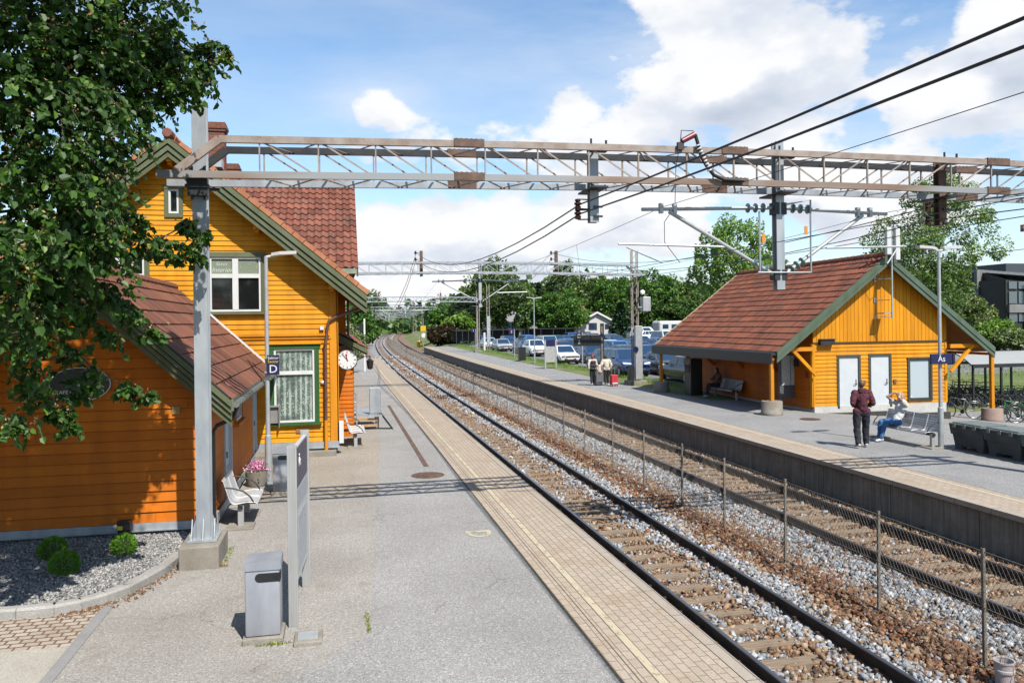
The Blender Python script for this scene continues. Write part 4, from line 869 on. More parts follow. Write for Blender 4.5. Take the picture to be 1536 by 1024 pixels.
def gantry(Y,xl,xr,zb,label,main=True,n_off=0.):
    t=thing('catenary_gantry',label,'gantry',(xl,Y,0),group='overhead line gantries along the tracks')
    dz=lambda x: .10*math.sin(PI*min(1,max(0,(x-xl)/(xr-xl))))
    P=lambda x,y,z:(x,y,z+dz(x))
    ht=.53; step=.86; xs=[xl+.9+i*step for i in range(int((xr-xl-1.2)/step)+1)]
    for y in (Y-.38,Y+.38):
        for zz,x0,x1 in ((zb,xl-.55,xr+.5),(zb+ht,xl+.33,xr-.33)):
            mb=MB(); q=[x0+(x1-x0)*i/16 for i in range(17)]
            for a,b in zip(q,q[1:]):
                seg=RUST
                mb.bar(P(a,y,zz),P(b,y,zz),.07,.105)
            mat=(GALV if (zz==zb and y<Y) else RUST) if main else GALV
            if main and y>Y: mat=DARK if zz>zb else GALV
            part('chord',mb,(RUST if zz>zb else GANTRY_MIX) if (main and y<Y) else mat,t)
        for x0,x1 in ((xl-.28,xl+.33),(xr+.28,xr-.33)):
            mb=MB(); mb.bar(P(x0,y,zb+.04),P(x1,y,zb+ht),.075,.12); part('end_strut',mb,(RUST if y<Y else DARK) if main else GALV,t)
    mb=MB(); mid=(xl+xr)/2+.55
    for i,x in enumerate(xs):
        for y in (Y-.38,Y+.38):
            mb.bar(P(x,y,zb),P(x,y,zb+ht),.022,.03)
            if i+1<len(xs):
                x2=xs[i+1]; a,b=(x+.05,x2-.08) if x<mid else (x2-.05,x+.08)
                mb.bar(P(a,y,zb+ht-.03),P(b,y,zb+.03),.015,.024)
        if i+1<len(xs):
            x2=xs[i+1]
            for zz in (zb-.03,zb+ht-.03): mb.bar(P(x,Y-.38,zz),P((x+x2)/2,Y+.38,zz),.03,.012); mb.bar(P((x+x2)/2,Y+.38,zz),P(x2,Y-.38,zz),.03,.012)
    part('lattice',mb,RUST if main else GALV,t)
    if main:
        for xc in (2.05,6.62,11.9):
            for zz in (zb,zb+ht):
                for y in (Y-.43,Y+.34):
                    mb=MB()
                    mb.box(xc-.24,xc+.24,y,y+.09,zz+.045+dz(xc),zz+.075+dz(xc)); mb.box(xc-.24,xc+.24,y-.003,y+.01,zz-.05+dz(xc),zz+.05+dz(xc))
                    for k in range(6): mb.lathe([(.014,0),(.014,.014)],(xc-.2+k*.08,y+.045,zz+.075+dz(xc)),6)
                    part('splice_plate',mb,RUSTD,t)
    return t,dz
GANTRY_MIX=None
tt=NT('part_rusted_steel'); tt.set(Roughness=.6,Metallic=.35); _v=tt.map((.32,1,1)); tt.base(tt.ramp(tt.noise(1.0,3,_v),[(.42,(.27,.175,.125)),(.50,(.33,.26,.215)),(.60,(.36,.37,.38))])); GANTRY_MIX=tt.mat
def column(mb,x,Y,z0,z1,w=.20,d=.26):
    mb.box(x-w/2,x+w/2,Y-d/2,Y-d/2+.025,z0,z1); mb.box(x-w/2,x+w/2,Y+d/2-.025,Y+d/2,z0,z1); mb.box(x+w/2-.055,x+w/2-.035,Y-d/2+.025,Y+d/2-.025,z0,z1); mb.box(x-.012,x+.012,Y-d/2+.02,Y+d/2-.02,z0,z1)
YG=12.9
t,dz=gantry(YG,-2.03,16.2,5.79,'large part rusted steel lattice gantry spanning both tracks in the foreground')
mb=MB(); column(mb,-2.03,YG,.34,6.97); part('column',mb,GALV,t)
mb=MB(); mb.box(-2.24,-1.82,YG-.28,YG+.28,.34,.37)
for a in (-.16,0,.16): mb.ext([(-2.03+a,YG-.13,.37),(-2.03+a,YG-.25,.37),(-2.03+a,YG-.13,.66)],(.015,0,0)); mb.ext([(-2.03+a,YG+.13,.37),(-2.03+a,YG+.25,.37),(-2.03+a,YG+.13,.66)],(.015,0,0))
for s in (-1,1): mb.ext([(-2.03+s*.1,YG-.1,.37),(-2.03+s*.2,YG-.1,.37),(-2.03+s*.1,YG-.1,.68)],(0,.015,0)); mb.ext([(-2.03+s*.1,YG+.1,.37),(-2.03+s*.2,YG+.1,.37),(-2.03+s*.1,YG+.1,.68)],(0,.015,0))
for a in (-.17,.17):
    for b in (-.23,.23): mb.lathe([(.022,0),(.022,.05),(.012,.09)],(-2.03+a,YG+b,.37),8)
part('base_plate',mb,GALV,t)
mb=MB(); mb.box(-2.32,-1.76,YG-.5,YG+.5,-.05,.335,ch=.02); part('footing',mb,CONC,t)
mb=MB(); mb.box(-2.17,-1.89,YG-.3,YG-.16,5.5,5.78); mb.box(-2.2,-1.86,YG-.33,YG-.13,5.62,5.66); mb.tube([(-2.12,YG-.2,5.45),(-2.12,YG-.2,5.95)],.02); mb.tube([(-1.94,YG-.2,5.45),(-1.94,YG-.2,5.95)],.02); mb.box(-1.86,-1.72,YG-.26,YG-.2,5.58,5.62); part('clamp',mb,DARK,t)
mb=MB(); column(mb,16.2,YG,0,6.9); part('column',mb,GALV,t)
for x,z0,mt in ((4.22,5.22,GALV),(7.66,4.08,GALV),(11.0,5.27,RUSTD)):
    mb=MB(); column(mb,x,YG,z0,6.7 if x==7.66 else 6.52,.15,.16); part('drop_post',mb,mt,t)
    mb=MB(); mb.box(x-.16,x+.16,YG-.3,YG-.18,6.36,6.42); mb.tube([(x-.1,YG-.24,6.4),(x-.1,YG-.24,6.58)],.018); mb.tube([(x+.16,YG-.24,6.4),(x+.16,YG-.24,6.56)],.02); mb.box(x-.14,x+.14,YG-.4,YG+.4,5.75,5.78); part('clamp',mb,DARK,t)
for x,zz,s in ((4.22,(5.52,5.36),-1),(11.0,(5.60,5.35),-1)):
    for z in zz:
        mb=MB(); mb.lathe([(.015,-.09),(.05,-.08),(.055,-.03),(.03,-.02),(.06,.0),(.06,.03),(.03,.04),(.05,.06),(.045,.09),(.0,.1)],(x+s*.27,YG,z),12); i_=part('insulator',mb,INSB,t,smooth=40)
        mb=MB(); mb.tube([(x+s*.07,YG,z+.085),(x+s*.2,YG,z+.09),(x+s*.27,YG,z+.09)],.012,6); mb.tube([(x+s*.07,YG,z-.085),(x+s*.2,YG,z-.09),(x+s*.27,YG,z-.09)],.012,6); mb.box(x-.02,x+.13,YG-.12,YG-.08,z-.06,z-.03); part('bracket',mb,DARK,i_)
cantilevers(t,YG,7.66,6.6,4.15,5.53)
mb=MB()
mb.tube([(7.75,YG-.1,5.58),(8.24,YG-.1,5.67),(8.235,YG-.1,4.38),(7.2,YG-.1,4.38)],.018,8); mb.tube([(7.24,YG-.1,5.45),(7.24,YG-.1,4.4)],.018,8); part('guard_frame',mb,GALV,t)
for x_,z_ in ((8.10,5.05),(7.27,4.9)): mb=MB(); mb.box(x_,x_+.06,YG-.13,YG-.12,z_,z_+.15); part('number_tag',mb,TAG,t)
mb=MB(); mb.tube([(5.63,YG-.47,6.54),(5.86,YG-.47,6.66)],[.045,.05],12); f_=part('cable_termination',mb,REDI,t,smooth=40)
cp=[V(5.87,YG-.47,6.66),V(5.92,YG-.47,6.50),V(5.97,YG-.47,6.30),V(6.08,YG-.47,6.12),V(6.2,YG-.47,5.99),V(6.38,YG-.47,5.92),V(6.75,YG-.47,5.91)]
mb=MB(); mb.tube(cp,[.03,.03,.028,.028,.03,.032,.03],10); part('cable',mb,CABLE,f_,smooth=40)
mb=MB()
for k in range(9):
    a=V(5.91,YG-.47,6.48).lerp(V(6.12,YG-.47,6.07),k/8); mb.lathe([(.03,-.012),(.042,-.008),(.042,.008),(.03,.012)],a,12,axis=(.45,0,-.9))
part('cable_marker',mb,TXTW,f_)
mb=MB(); mb.box(5.55,5.66,YG-.49,YG-.43,6.40,6.52); mb.tube([(5.60,YG-.47,6.48),(5.62,YG-.47,6.72),(5.84,YG-.47,6.72)],.008,6); mb.tube([(5.61,YG-.47,6.54),(5.66,YG-.15,6.2),(5.70,YG,5.55)],.006,6); mb.tube([(5.70,YG,5.52),(5.5,YG,5.25),(5.5,YG,4.9),(5.78,YG,4.55)],.006,6); part('jumper_wire',mb,COPPER,f_)
# further gantries with a lattice mast on the right
def lattice_mast(mb,x,y,z0,z1,w=.32):
    for a in (-1,1):
        for b in (-1,1): mb.bar((x+a*w/2,y+b*w/2*.7,z0),(x+a*w/2,y+b*w/2*.7,z1),.05)
    z=z0; k=0
    while z<z1-.4:
        for b in (-1,1): mb.bar((x-w/2 if k%2 else x+w/2,y+b*w*.35,z),(x+w/2 if k%2 else x-w/2,y+b*w*.35,z+.4),.03,.012)
        z+=.4; k+=1
Y2=42.3
t2,_=gantry(Y2,-1.9,16.2,6.14,'second lattice gantry with its right mast between platform and car park',main=False)
for nm,zz in (('column',6.9),): 
    mb=MB(); column(mb,-1.9,Y2,0,7.0); part('column',mb,GALV2,t2)
    mb=MB(); lattice_mast(mb,16.2,Y2,.15,7.5); part('lattice_mast',mb,RUST,t2)
    mb=MB(); mb.box(15.7,16.7,Y2-.5,Y2+.5,-.1,.25,ch=.03); part('footing',mb,CONC,t2)
for x,z0,z1 in ((4.3,6.05,7.4),(7.43,4.4,7.0),(11.68,6.05,7.45)):
    mb=MB(); column(mb,x,Y2,z0,z1,.15,.16); part('drop_post',mb,GALV2 if x==7.43 else RUSTD,t2)
for x,zz in ((4.0,(7.3,6.95)),(11.4,(7.35,7.0))):
    for z in zz: mb=MB(); mb.lathe([(.015,-.09),(.06,-.08),(.06,-.03),(.03,-.02),(.07,.0),(.07,.03),(.03,.04),(.05,.06),(.045,.09),(.0,.1)],(x,Y2,z),10); mb.bar((x,Y2,z),(x+.25,Y2,z),.02); part('insulator',mb,INSB,t2)
cantilevers(t2,Y2,7.43,6.9,4.5,5.85)
labs={}
for Y,nm in ((96,'third'),(150,'fourth'),(195,'fifth'),(240,'sixth'),(290,'seventh'),(345,'eighth')):
    g2=dup(t2,(-1.9+cx(Y),Y,0),label=f'{nm} lattice gantry along the line, counted from the footbridge')
# equipment on the mast of the second gantry
eq=thing('cable_cabinet','tall pale galvanised cable duct and grey transformer box on the lattice mast','cabinet',(16.25,42.0,0))
mb=MB(); mb.box(16.02,16.42,41.75,42.02,.35,3.3,ch=.01); part('duct',mb,GALV2,eq); mb=MB(); mb.box(16.55,17.0,41.9,42.35,4.1,4.9,ch=.02); mb.box(16.3,16.6,42.0,42.1,4.3,4.36); part('transformer',mb,GALV2,eq); mb=MB(); mb.lathe([(.14,0),(.14,.08),(.1,.12)],(16.5,41.9,5.15),16,axis=(0,-1,0)); part('lamp',mb,TXTW,eq)
for k in range(3): mb=MB(); mb.box(15.8-.05,15.8+.05,41.6+k*.35,41.7+k*.35,0,1.0); part('guard_post',mb,DARK,eq)
# ---------------------------------------------------------------- overhead wires
def wire(nodes,r,sag,label,mat=CABLE,drop=None):
    mb=MB(); pts=[]
    for (a,b) in zip(nodes,nodes[1:]):
        n=12 if b[1]<60 else 8
        for i in range(n):
            s=i/n; p=Vector(a).lerp(Vector(b),s); L=(Vector(b)-Vector(a)).length; p.z-=sag*(L/30)**2*4*s*(1-s)*(.42 if a[1]<0 else 1); pts.append(p)
    pts.append(Vector(nodes[-1])); 
    rs=[r*(1 if p.y<45 else 1.3) for p in pts]; mb.tube(pts,rs,6)
    t=thing('overhead_wire',label,'wire',tuple(nodes[1]),group='overhead wires above the tracks'); part('conductor',mb,mat,t,smooth=1)
    if drop:
        for y in drop:
            p=min(pts,key=lambda q:abs(q.y-y)); m=MB(); m.tube([p,(p.x*.5+5.6*.5 if p.x<8 else p.x*.5+10*.5,p.y,4.55)],.004,5); part('dropper',m,mat,t)
GY=[96,150,195,240,290]
fx=lambda x,z:[(x+cx(y),y,z) for y in GY]
wire([(4.0,-24,6.3),(4.0,12.9,5.53),(4.05,42.3,7.3)]+fx(4.0,7.3),.0125,.85,'upper of two thick black cables rising to the top right corner')
wire([(4.0,-24,6.1),(4.0,12.9,5.37),(4.05,42.3,6.95)]+fx(4.0,6.95),.0125,.85,'lower of two thick black cables rising to the top right corner')
wire([(10.75,-24,6.1),(10.75,12.9,5.60),(11.45,42.3,7.35)]+fx(11.4,7.35),.010,.8,'upper black cable on the brown insulators of the rusty drop post')
wire([(10.75,-24,5.85),(10.75,12.9,5.35),(11.45,42.3,7.0)]+fx(11.4,7.0),.010,.8,'lower black cable on the brown insulators of the rusty drop post')
wire([(5.5,-24,5.7),(5.45,12.9,5.50),(5.2,42.3,5.85)]+fx(5.4,5.9),.0045,.42,'thin messenger wire above the near track',COPPER,drop=(18,24,30,36))
wire([(5.9,-24,4.55),(5.45,12.9,4.55),(5.5,42.3,4.9)]+fx(5.75,4.95),.005,.05,'thin contact wire above the near track',COPPER)
wire([(9.7,-24,5.7),(9.8,12.9,5.48),(9.6,42.3,5.85)]+fx(9.8,5.9),.0045,.42,'thin messenger wire above the far track',COPPER,drop=(20,28,36))
wire([(10.2,-24,4.6),(9.9,12.9,4.55),(10.1,42.3,4.9)]+fx(10.1,4.95),.005,.05,'thin contact wire above the far track',COPPER)
wire([(10.3,-24,5.3),(10.25,12.9,5.08),(10.1,42.3,5.3)]+fx(10.2,5.6),.0075,.1,'dark wire hanging below the brown insulators across the building roof')
# ---------------------------------------------------------------- lamps and signs
def lamp(x,y,h,label,arms,group,r=.055):
    t=thing('platform_lamp',label,'lamp post',(x,y,0),group=group)
    mb=MB(); mb.tube([(x,y,0),(x,y,1.1),(x,y,1.12),(x,y,h)],[r*1.35,r*1.3,r*.95,r*.75],14); part('pole',mb,GALV2,t,smooth=40)
    mb=MB(); mb.lathe([(.13,0),(.13,.025),(.08,.04)],(x,y,0),14); part('base_flange',mb,GALV,t)
    for s in arms:
        mb=MB(); mb.tube([(x,y,h-.02),(x+s*.22,y,h+.02)],.032,8); mb.ext([(x+s*.12,y-.08,h),(x+s*.3,y-.12,h+.03),(x+s*.66,y-.09,h+.05),(x+s*.66,y+.09,h+.05),(x+s*.3,y+.12,h+.03),(x+s*.12,y+.08,h)][::1 if s<0 else -1],(0,0,.07)); part('lamp_head',mb,M('lamp_white',(.62,.63,.63),None,rough=.4) if not bpy.data.materials.get('lamp_white') else bpy.data.materials['lamp_white'],t)
    return t
lamp(-1.57,18.61,5.1,'slim grey lamp post with one white head in front of the station house',(1,),None)
lamp(15.97,18.8,5.38,'grey lamp post with two white heads beside the far bench and station name sign',(-1,1),'double lamp posts on the far platform')
lamp(16.3,66.3,5.6,'grey lamp post with two white heads between grass strip and parked cars',(-1,1),'double lamp posts on the far platform')
lamp(16.7,97.1,5.6,'grey lamp post with two white heads at the far end of the car park',(-1,1),'double lamp posts on the far platform')
s=thing('sector_sign','navy sector sign with large white letter D on the slim lamp post','sign',(-1.43,18.5,2.7))
mb=MB(); mb.box(-1.56,-1.30,18.47,18.50,2.46,2.90,ch=.004); part('board',mb,NAVY,s)
letter('Sektor',.088,TXTW,s,(-1.43,18.466,2.835)); letter('Sector',.088,TXTY,s,(-1.43,18.466,2.755)); letter('D',.25,TXTW,s,(-1.43,18.466,2.585))
mb=MB(); mb.box(-1.62,-1.5,18.5,18.63,2.5,2.53); mb.box(-1.62,-1.5,18.5,18.63,2.82,2.85); part('bracket',mb,GALV,s)
s=thing('station_name_sign','navy station name sign lettered in white on the double lamp post','sign',(15.92,18.7,2.4))
mb=MB(); mb.box(15.58,16.25,18.66,18.72,2.30,2.57,ch=.004); part('board',mb,NAVY,s); letter('Ås',.22,TXTW,s,(15.90,18.656,2.43)); mb=MB(); mb.box(16.25,16.31,18.64,18.74,2.29,2.58); part('end_cap',mb,DARK,s)
# information board beside the bin
s=thing('information_board','narrow aluminium information board on two posts seen nearly edge on','information board',(-.52,10.5,0))
for x,y in ((-.56,9.79),(-.47,11.24)):
    mb=MB()
    mb.box(x-.055,x+.055,y-.04,y+.04,0,2.12); 
    for k in range(4): mb.box(x-.052+k*.029,x-.036+k*.029,y-.046,y+.046,0.02,2.115)
    mb.box(x-.055,x+.055,y-.04,y+.04,2.12,2.13); part('post',mb,ALU,s)
mb=MB(); mb.ext([(-.585,9.84,.45),(-.535,9.84,.45),(-.445,11.19,.45),(-.495,11.19,.45)],(0,0,1.62)); part('panel',mb,M('panel_white',(.60,.61,.62),(.66,.67,.68),2,.35),s)
def yp(y): return -.533+(y-9.84)*.0667
mb=MB(); mb.ext([(yp(9.88),9.88,1.58),(yp(11.16),11.16,1.58),(yp(11.16),11.16,2.05),(yp(9.88),9.88,2.05)],(.006,0,0)); part('header',mb,NAVY,s)
mb=MB(); mb.ext([(yp(9.88),9.88,1.33),(yp(11.16),11.16,1.33),(yp(11.16),11.16,1.56),(yp(9.88),9.88,1.56)],(.005,0,0)); mb.ext([(yp(10.1),10.1,.55),(yp(11.0),11.0,.55),(yp(11.0),11.0,1.22),(yp(10.1),10.1,1.22)],(.005,0,0)); part('notice',mb,M('notice_grey',(.38,.40,.44),(.55,.57,.6),14,.4),s)
letter('Ås',.17,TXTW,s,(yp(10.3)+.01,10.3,1.86),rz=PI/2-math.atan(.0667))
def bin_(x0,x1,y0,y1,h,label):
    t=thing('litter_bin',label,'litter bin',((x0+x1)/2,(y0+y1)/2,0),group='grey metal litter bins')
    mb=MB(); mb.box(x0,x1,y0,y1,.075,h-.1,ch=.022); part('body',mb,BINM,t,smooth=30)
    mb=MB(); mb.ext([(x0-.008,y0-.012,h-.115),(x1+.012,y0-.012,h-.115),(x1+.012,y0-.012,h-.01),(x0-.008,y0-.012,h-.03)],(0,y1-y0+.024,0)); part('lid',mb,BINM,t)
    mb=MB(); xa=x0+(x1-x0)*.42; zc=h-.20; rr_=.05
    mb.ext([(xa+rr_*math.cos(a),y0-.004,zc+rr_*math.sin(a)) for a in np.linspace(PI/2,3*PI/2,10)]+[(x1+.004,y0-.004,zc-rr_),(x1+.004,y0-.004,zc+rr_)],(0,.06,0)); mb.box(x1-.01,x1+.004,y0-.003,y0+.18,zc-rr_,zc+rr_); part('slot_shade',mb,BLK,t)  # flat black shape, the shade of a recessed slot put into its colour
    mb=MB(); mb.box(x0-.03,x1+.03,y0-.05,y1+.02,-.01,.07,ch=.01); part('base_slab',mb,CONC,t)
BINM=M('brushed_bin_steel',(.40,.42,.47),(.54,.555,.60),4,.42,.35,bump=.08,bs=12,stretch=(1,1,.4))
bin_(-1.06,-.68,9.36,9.74,.93,'dented grey metal litter bin on a concrete slab beside the information board')
bin_(-1.39,-1.02,17.45,17.85,.98,'grey metal litter bin behind the white bench near the slim lamp post')
t=thing('cable_pit_cover','small bolted steel cover plate on a concrete pad beside the litter bin','cover',(-.38,9.3,0)); mb=MB(); mb.box(-.53,-.22,9.14,9.5,-.02,.05,ch=.012); part('pad',mb,CONC,t); mb=MB(); mb.box(-.49,-.27,9.22,9.44,.05,.06)
for a in (-.46,-.30):
    for b in (9.25,9.41): mb.lathe([(.012,0),(.012,.008)],(a,b,.06),8)
part('plate',mb,GALV2,t)
def manhole(x,y,label,r=.36):
    t=thing('manhole_cover',label,'manhole cover',(x,y,0)); mb=MB(); mb.lathe([(r+.03,0),(r+.03,.012),(r,.014),(r,.008),(r-.01,.008),(r-.015,.016),(.02,.016),(0,.016)],(x,y,0),40); part('lid',mb,RUSTD,t,smooth=30)
    mb=MB()
    for i in range(-5,6):
        for j in range(-5,6):
            if math.hypot(i,j)<5.2: mb.box(x+i*.06-.02,x+i*.06+.02,y+j*.06-.02,y+j*.06+.02,.014,.021)
    part('tread_pattern',mb,RUSTD,t)
manhole(2.0,18.75,'round rusty manhole cover in the near platform asphalt'); manhole(16.3,25.5,'round rusty manhole cover in the far platform asphalt before the doors',.33)
# clock
t=thing('station_clock','round white double sided station clock hung beside the house corner','clock',(.22,23.0,2.57))
mb=MB(); mb.lathe([(.0,-.075),(.27,-.075),(.285,-.06),(.285,.06),(.27,.075),(0,.075)],(.22,23.0,2.57),40,axis=(0,1,0)); part('case',mb,M('clock_case',(.08,.08,.09),None,rough=.4),t,smooth=40)
mb=MB(); mb.lathe([(.262,0),(.262,.004),(0,.004)],(.22,22.924,2.57),40,axis=(0,-1,0)); f_=part('dial',mb,M('dial_white',(.80,.80,.79),None,rough=.35),t)
mb=MB()
for k in range(12):
    a=PI/6*k; l0,l1,w_=(.19,.245,.022 if k%3==0 else .014); mb.bar((.22+l0*math.sin(a),22.917,2.57+l0*math.cos(a)),(.22+l1*math.sin(a),22.917,2.57+l1*math.cos(a)),w_,.004,up=(0,1,0))
for a,l,w_ in ((R(-40),.23,.017),(R(-12),.155,.024)): mb.bar((.22-.04*math.sin(a),22.912,2.57-.04*math.cos(a)),(.22+l*math.sin(a),22.912,2.57+l*math.cos(a)),w_,.004,up=(0,1,0))
part('hands',mb,BLK,f_)
mb=MB(); a=R(-8); mb.bar((.22,22.906,2.57),(.22+.12*math.sin(a),22.906,2.57+.12*math.cos(a)),.008,.003,up=(0,1,0)); mb.lathe([(.03,0),(.03,.004)],(.22+.14*math.sin(a),22.908,2.57+.14*math.cos(a)),14,axis=(0,-1,0)); part('second_hand',mb,M('red_hand',(.6,.02,.03),None),f_)
mb=MB(); mb.bar((-.06,23,2.57),(-.04,23,2.57),.05); mb.bar((-.06,23,2.92),(.22,23,2.92),.04); mb.bar((.22,23,2.94),(.22,23,2.83),.04); part('bracket',mb,DARK,t)
t=thing('lantern','black hanging lantern under the bay roof edge above the platform','lantern',(.95,25.6,2.3))
mb=MB(); mb.bar((.45,25.6,2.55),(.98,25.6,2.55),.03); mb.tube([(.95,25.6,2.55),(.95,25.6,2.47)],.015); mb.tube([(.78,25.6,2.55),(.45,25.6,2.38)],.015); part('bracket',mb,BLK,t); mb=MB(); mb.lathe([(.02,.16),(.13,.08),(.11,.06),(.09,-.14),(.05,-.18),(.0,-.18)],(.95,25.6,2.32),12); part('shade',mb,BLK,t)
# ---------------------------------------------------------------- seats
PERF=NT('perforated_steel'); PERF.set(Roughness=.4,Metallic=.35); PERF.base(PERF.ramp(PERF.noise(5,3),[(.3,(.36,.37,.39)),(.7,(.46,.47,.49))]))
_v=PERF.vor(55,rand=.0); _t=PERF.n('ShaderNodeBsdfTransparent'); _m=PERF.n('ShaderNodeMixShader'); PERF.l(PERF.math('LESS_THAN',_v.outputs['Distance'],.28),_m.inputs[0]); PERF.l(PERF.p.outputs[0],_m.inputs[1]); PERF.l(_t.outputs[0],_m.inputs[2]); PERF.l(_m.outputs[0],PERF.t.nodes['Material Output'].inputs['Surface'])
PERF=PERF.mat; PERFL=M('pale_bench_steel',(.60,.60,.60),(.70,.70,.69),5,.4,.2)
def bench(loc,rz,n,label,seatmat=PERF,w=.56,slab=True):
    t=thing('platform_bench',label,'bench',loc,rz,group='metal platform benches'); L=n*w
    prof=[(-.27,.40),(-.25,.435),(-.10,.445),(.10,.415),(.16,.44),(.20,.52),(.29,.82),(.31,.845)]
    for i in range(n):
        mb=MB(); x0=-L/2+i*w+.008; x1=x0+w-.016
        for (a,b),(c,d) in zip(prof,prof[1:]):
            mb.face([(x0,a,b),(x1,a,b),(x1,c,d),(x0,c,d)]); 
        mb.tube([(x0,a,b+.004) for a,b in prof],.011,6,1); mb.tube([(x1,a,b+.004) for a,b in prof],.011,6,1); mb.tube([(x0,prof[0][0],prof[0][1]),(x1,prof[0][0],prof[0][1])],.012,6,1); mb.tube([(x0,prof[-1][0],prof[-1][1]),(x1,prof[-1][0],prof[-1][1])],.012,6,1)
        part('seat',mb,[seatmat,PERFL],t,local=True,smooth=60)
    mb=MB(); mb.box(-L/2,L/2,-.03,.05,.33,.39); 
    for i in range(n): mb.box(-L/2+(i+.5)*w-.03,-L/2+(i+.5)*w+.03,-.2,.2,.385,.41)
    part('beam',mb,DARK,t,local=True)
    for x in (-L/2+.08,L/2-.08):
        mb=MB(); mb.box(x-.045,x+.045,-.04,.06,.0,.40,ch=.008); mb.lathe([(.055,-.05),(.055,.05)],(x,.01,.36),14,axis=(1,0,0)); part('leg',mb,ALU,t,local=True)
        s=-1 if x<0 else 1; mb=MB(); mb.tube([(x+s*.07,.26,.72),(x+s*.07,.12,.70),(x+s*.07,-.05,.64),(x+s*.07,-.16,.54),(x+s*.07,-.22,.43)],.014,8); part('armrest',mb,DARK,t,local=True)
        if slab:
            mb=MB(); mb.box(x-.25,x+.25,-.22,.24,-.02,.035,ch=.01); part('foot_slab',mb,CONC,t,local=True)
    return t
bench((-1.72,15.35,0),PI/2,2,'white metal bench against the side wall of the wooden annex',PERFL,.58)
bench((.45,24.35,0),PI/2,3,'white metal bench by the corner of the station house',PERFL,.55)
bench((15.78,19.95,0),-PI/2,4,'perforated steel bench in the sun where a person in jeans sits')
bench((17.2,33.6,0),-PI/2,4,'perforated steel bench in the shade of the waiting building',slab=False)
# the small things by the buildings
t=thing('flower_planter','round concrete planter with pink flowers beside the annex wall','planter',(-1.8,18.55,0)); mb=MB(); mb.lathe([(.2,0),(.23,.05),(.25,.34),(.22,.34),(.21,.28),(0,.28)],(-1.82,18.6,0),26); part('pot',mb,CONC,t,smooth=40)
# folding ramp
t=thing('boarding_ramp','folded grey metal boarding ramp standing by the bay of the station house','boarding ramp',(.95,28,0))
mb=MB(); mb.ext([(.2,27.5,.50),(1.25,27.5,.44),(1.25,29.4,.44),(.2,29.4,.50)],(0,0,.06)); mb.box(.2,.26,27.5,29.4,.3,.62); mb.box(1.2,1.26,27.5,29.4,.25,.56); part('deck',mb,GALV,t)
mb=MB(); mb.box(.98,1.36,27.40,27.47,.5,1.42,ch=.012); mb.box(1.0,1.34,27.38,27.41,.56,1.36); mb.box(.94,1.40,27.36,27.5,.44,.5); mb.box(1.30,1.36,27.4,28.5,.5,1.3); part('upright_panel',mb,GALV,t)
mb=MB()
for x in (.4,1.27):
    for y in (27.55,29.1): mb.bar((x,y,0),(x,y,.45),.05)
mb.bar((1.3,27.5,.62),(1.75,27.35,0),.05); mb.bar((1.3,27.5,.03),(1.75,27.35,.03),.04); part('frame',mb,DARK,t)
mb=MB(); mb.bar((.35,27.48,.36),(1.25,27.48,.33),.07,.08); mb.bar((.35,27.48,.14),(1.25,27.48,.14),.07,.08); part('timber_rail',mb,M('raw_timber',(.45,.27,.12),(.55,.35,.17),6,.8),t)
mb=MB(); mb.tube([(.12,27.4,0),(.12,27.4,1.25),(.55,27.4,1.25),(.55,27.4,0)],.025,8); mb.tube([(.12,27.4,.95),(.55,27.4,.95)],.02); mb.tube([(.12,27.4,.6),(.55,27.4,.6)],.02); part('handrail',mb,GALV2,t)
# grit boxes
GRIT=concrete('dark_grit_box',(.07,.075,.075),(.13,.135,.135),rough=.7); GRIT2=concrete('teal_grit_box',(.10,.16,.16),(.16,.23,.22),rough=.6); LIDM=M('grit_lid',(.12,.15,.145),(.18,.21,.20),8,.5)
for y0,mt,lab in ((17.62,GRIT,'dark weathered grit box nearest the double lamp post'),(16.46,GRIT,'dark weathered grit box in the middle of the row of three'),(15.30,GRIT2,'teal grit box at the right edge of the photo')):
    t=thing('grit_box',lab,'grit box',(16.6,y0+.55,0),group='grit boxes on the far platform'); c=(16.62,y0+.55)
    mb=MB(); 
    for z0,z1,a0,a1 in ((.10,.40,.33,.37),(.40,.66,.40,.43)):
        q=lambda a,z:[(c[0]-a,c[1]-a-.16,z),(c[0]+a,c[1]-a-.16,z),(c[0]+a,c[1]+a+.16,z),(c[0]-a,c[1]+a+.16,z)]
        A_q=q(a0,z0);B_q=q(a1,z1); mb.raw(A_q+B_q,[(3,2,1,0),(4,5,6,7),(0,1,5,4),(1,2,6,5),(2,3,7,6),(3,0,4,7)])
    for sx in (-1,1):
        for sy in (-1,1): mb.box(c[0]+sx*.25-.09,c[0]+sx*.25+.09,c[1]+sy*.37-.11,c[1]+sy*.37+.11,0,.12)
    part('tub',mb,mt,t)
    mb=MB(); mb.box(c[0]-.47,c[0]+.47,c[1]-.555,c[1]+.555,.66,.70,ch=.012); mb.box(c[0]-.4,c[0]+.4,c[1]-.5,c[1]+.5,.70,.73,ch=.012)
    for k in (-.35,0,.35): mb.box(c[0]-.5,c[0]-.45,c[1]+k-.05,c[1]+k+.05,.6,.71)
    part('lid',mb,LIDM,t)
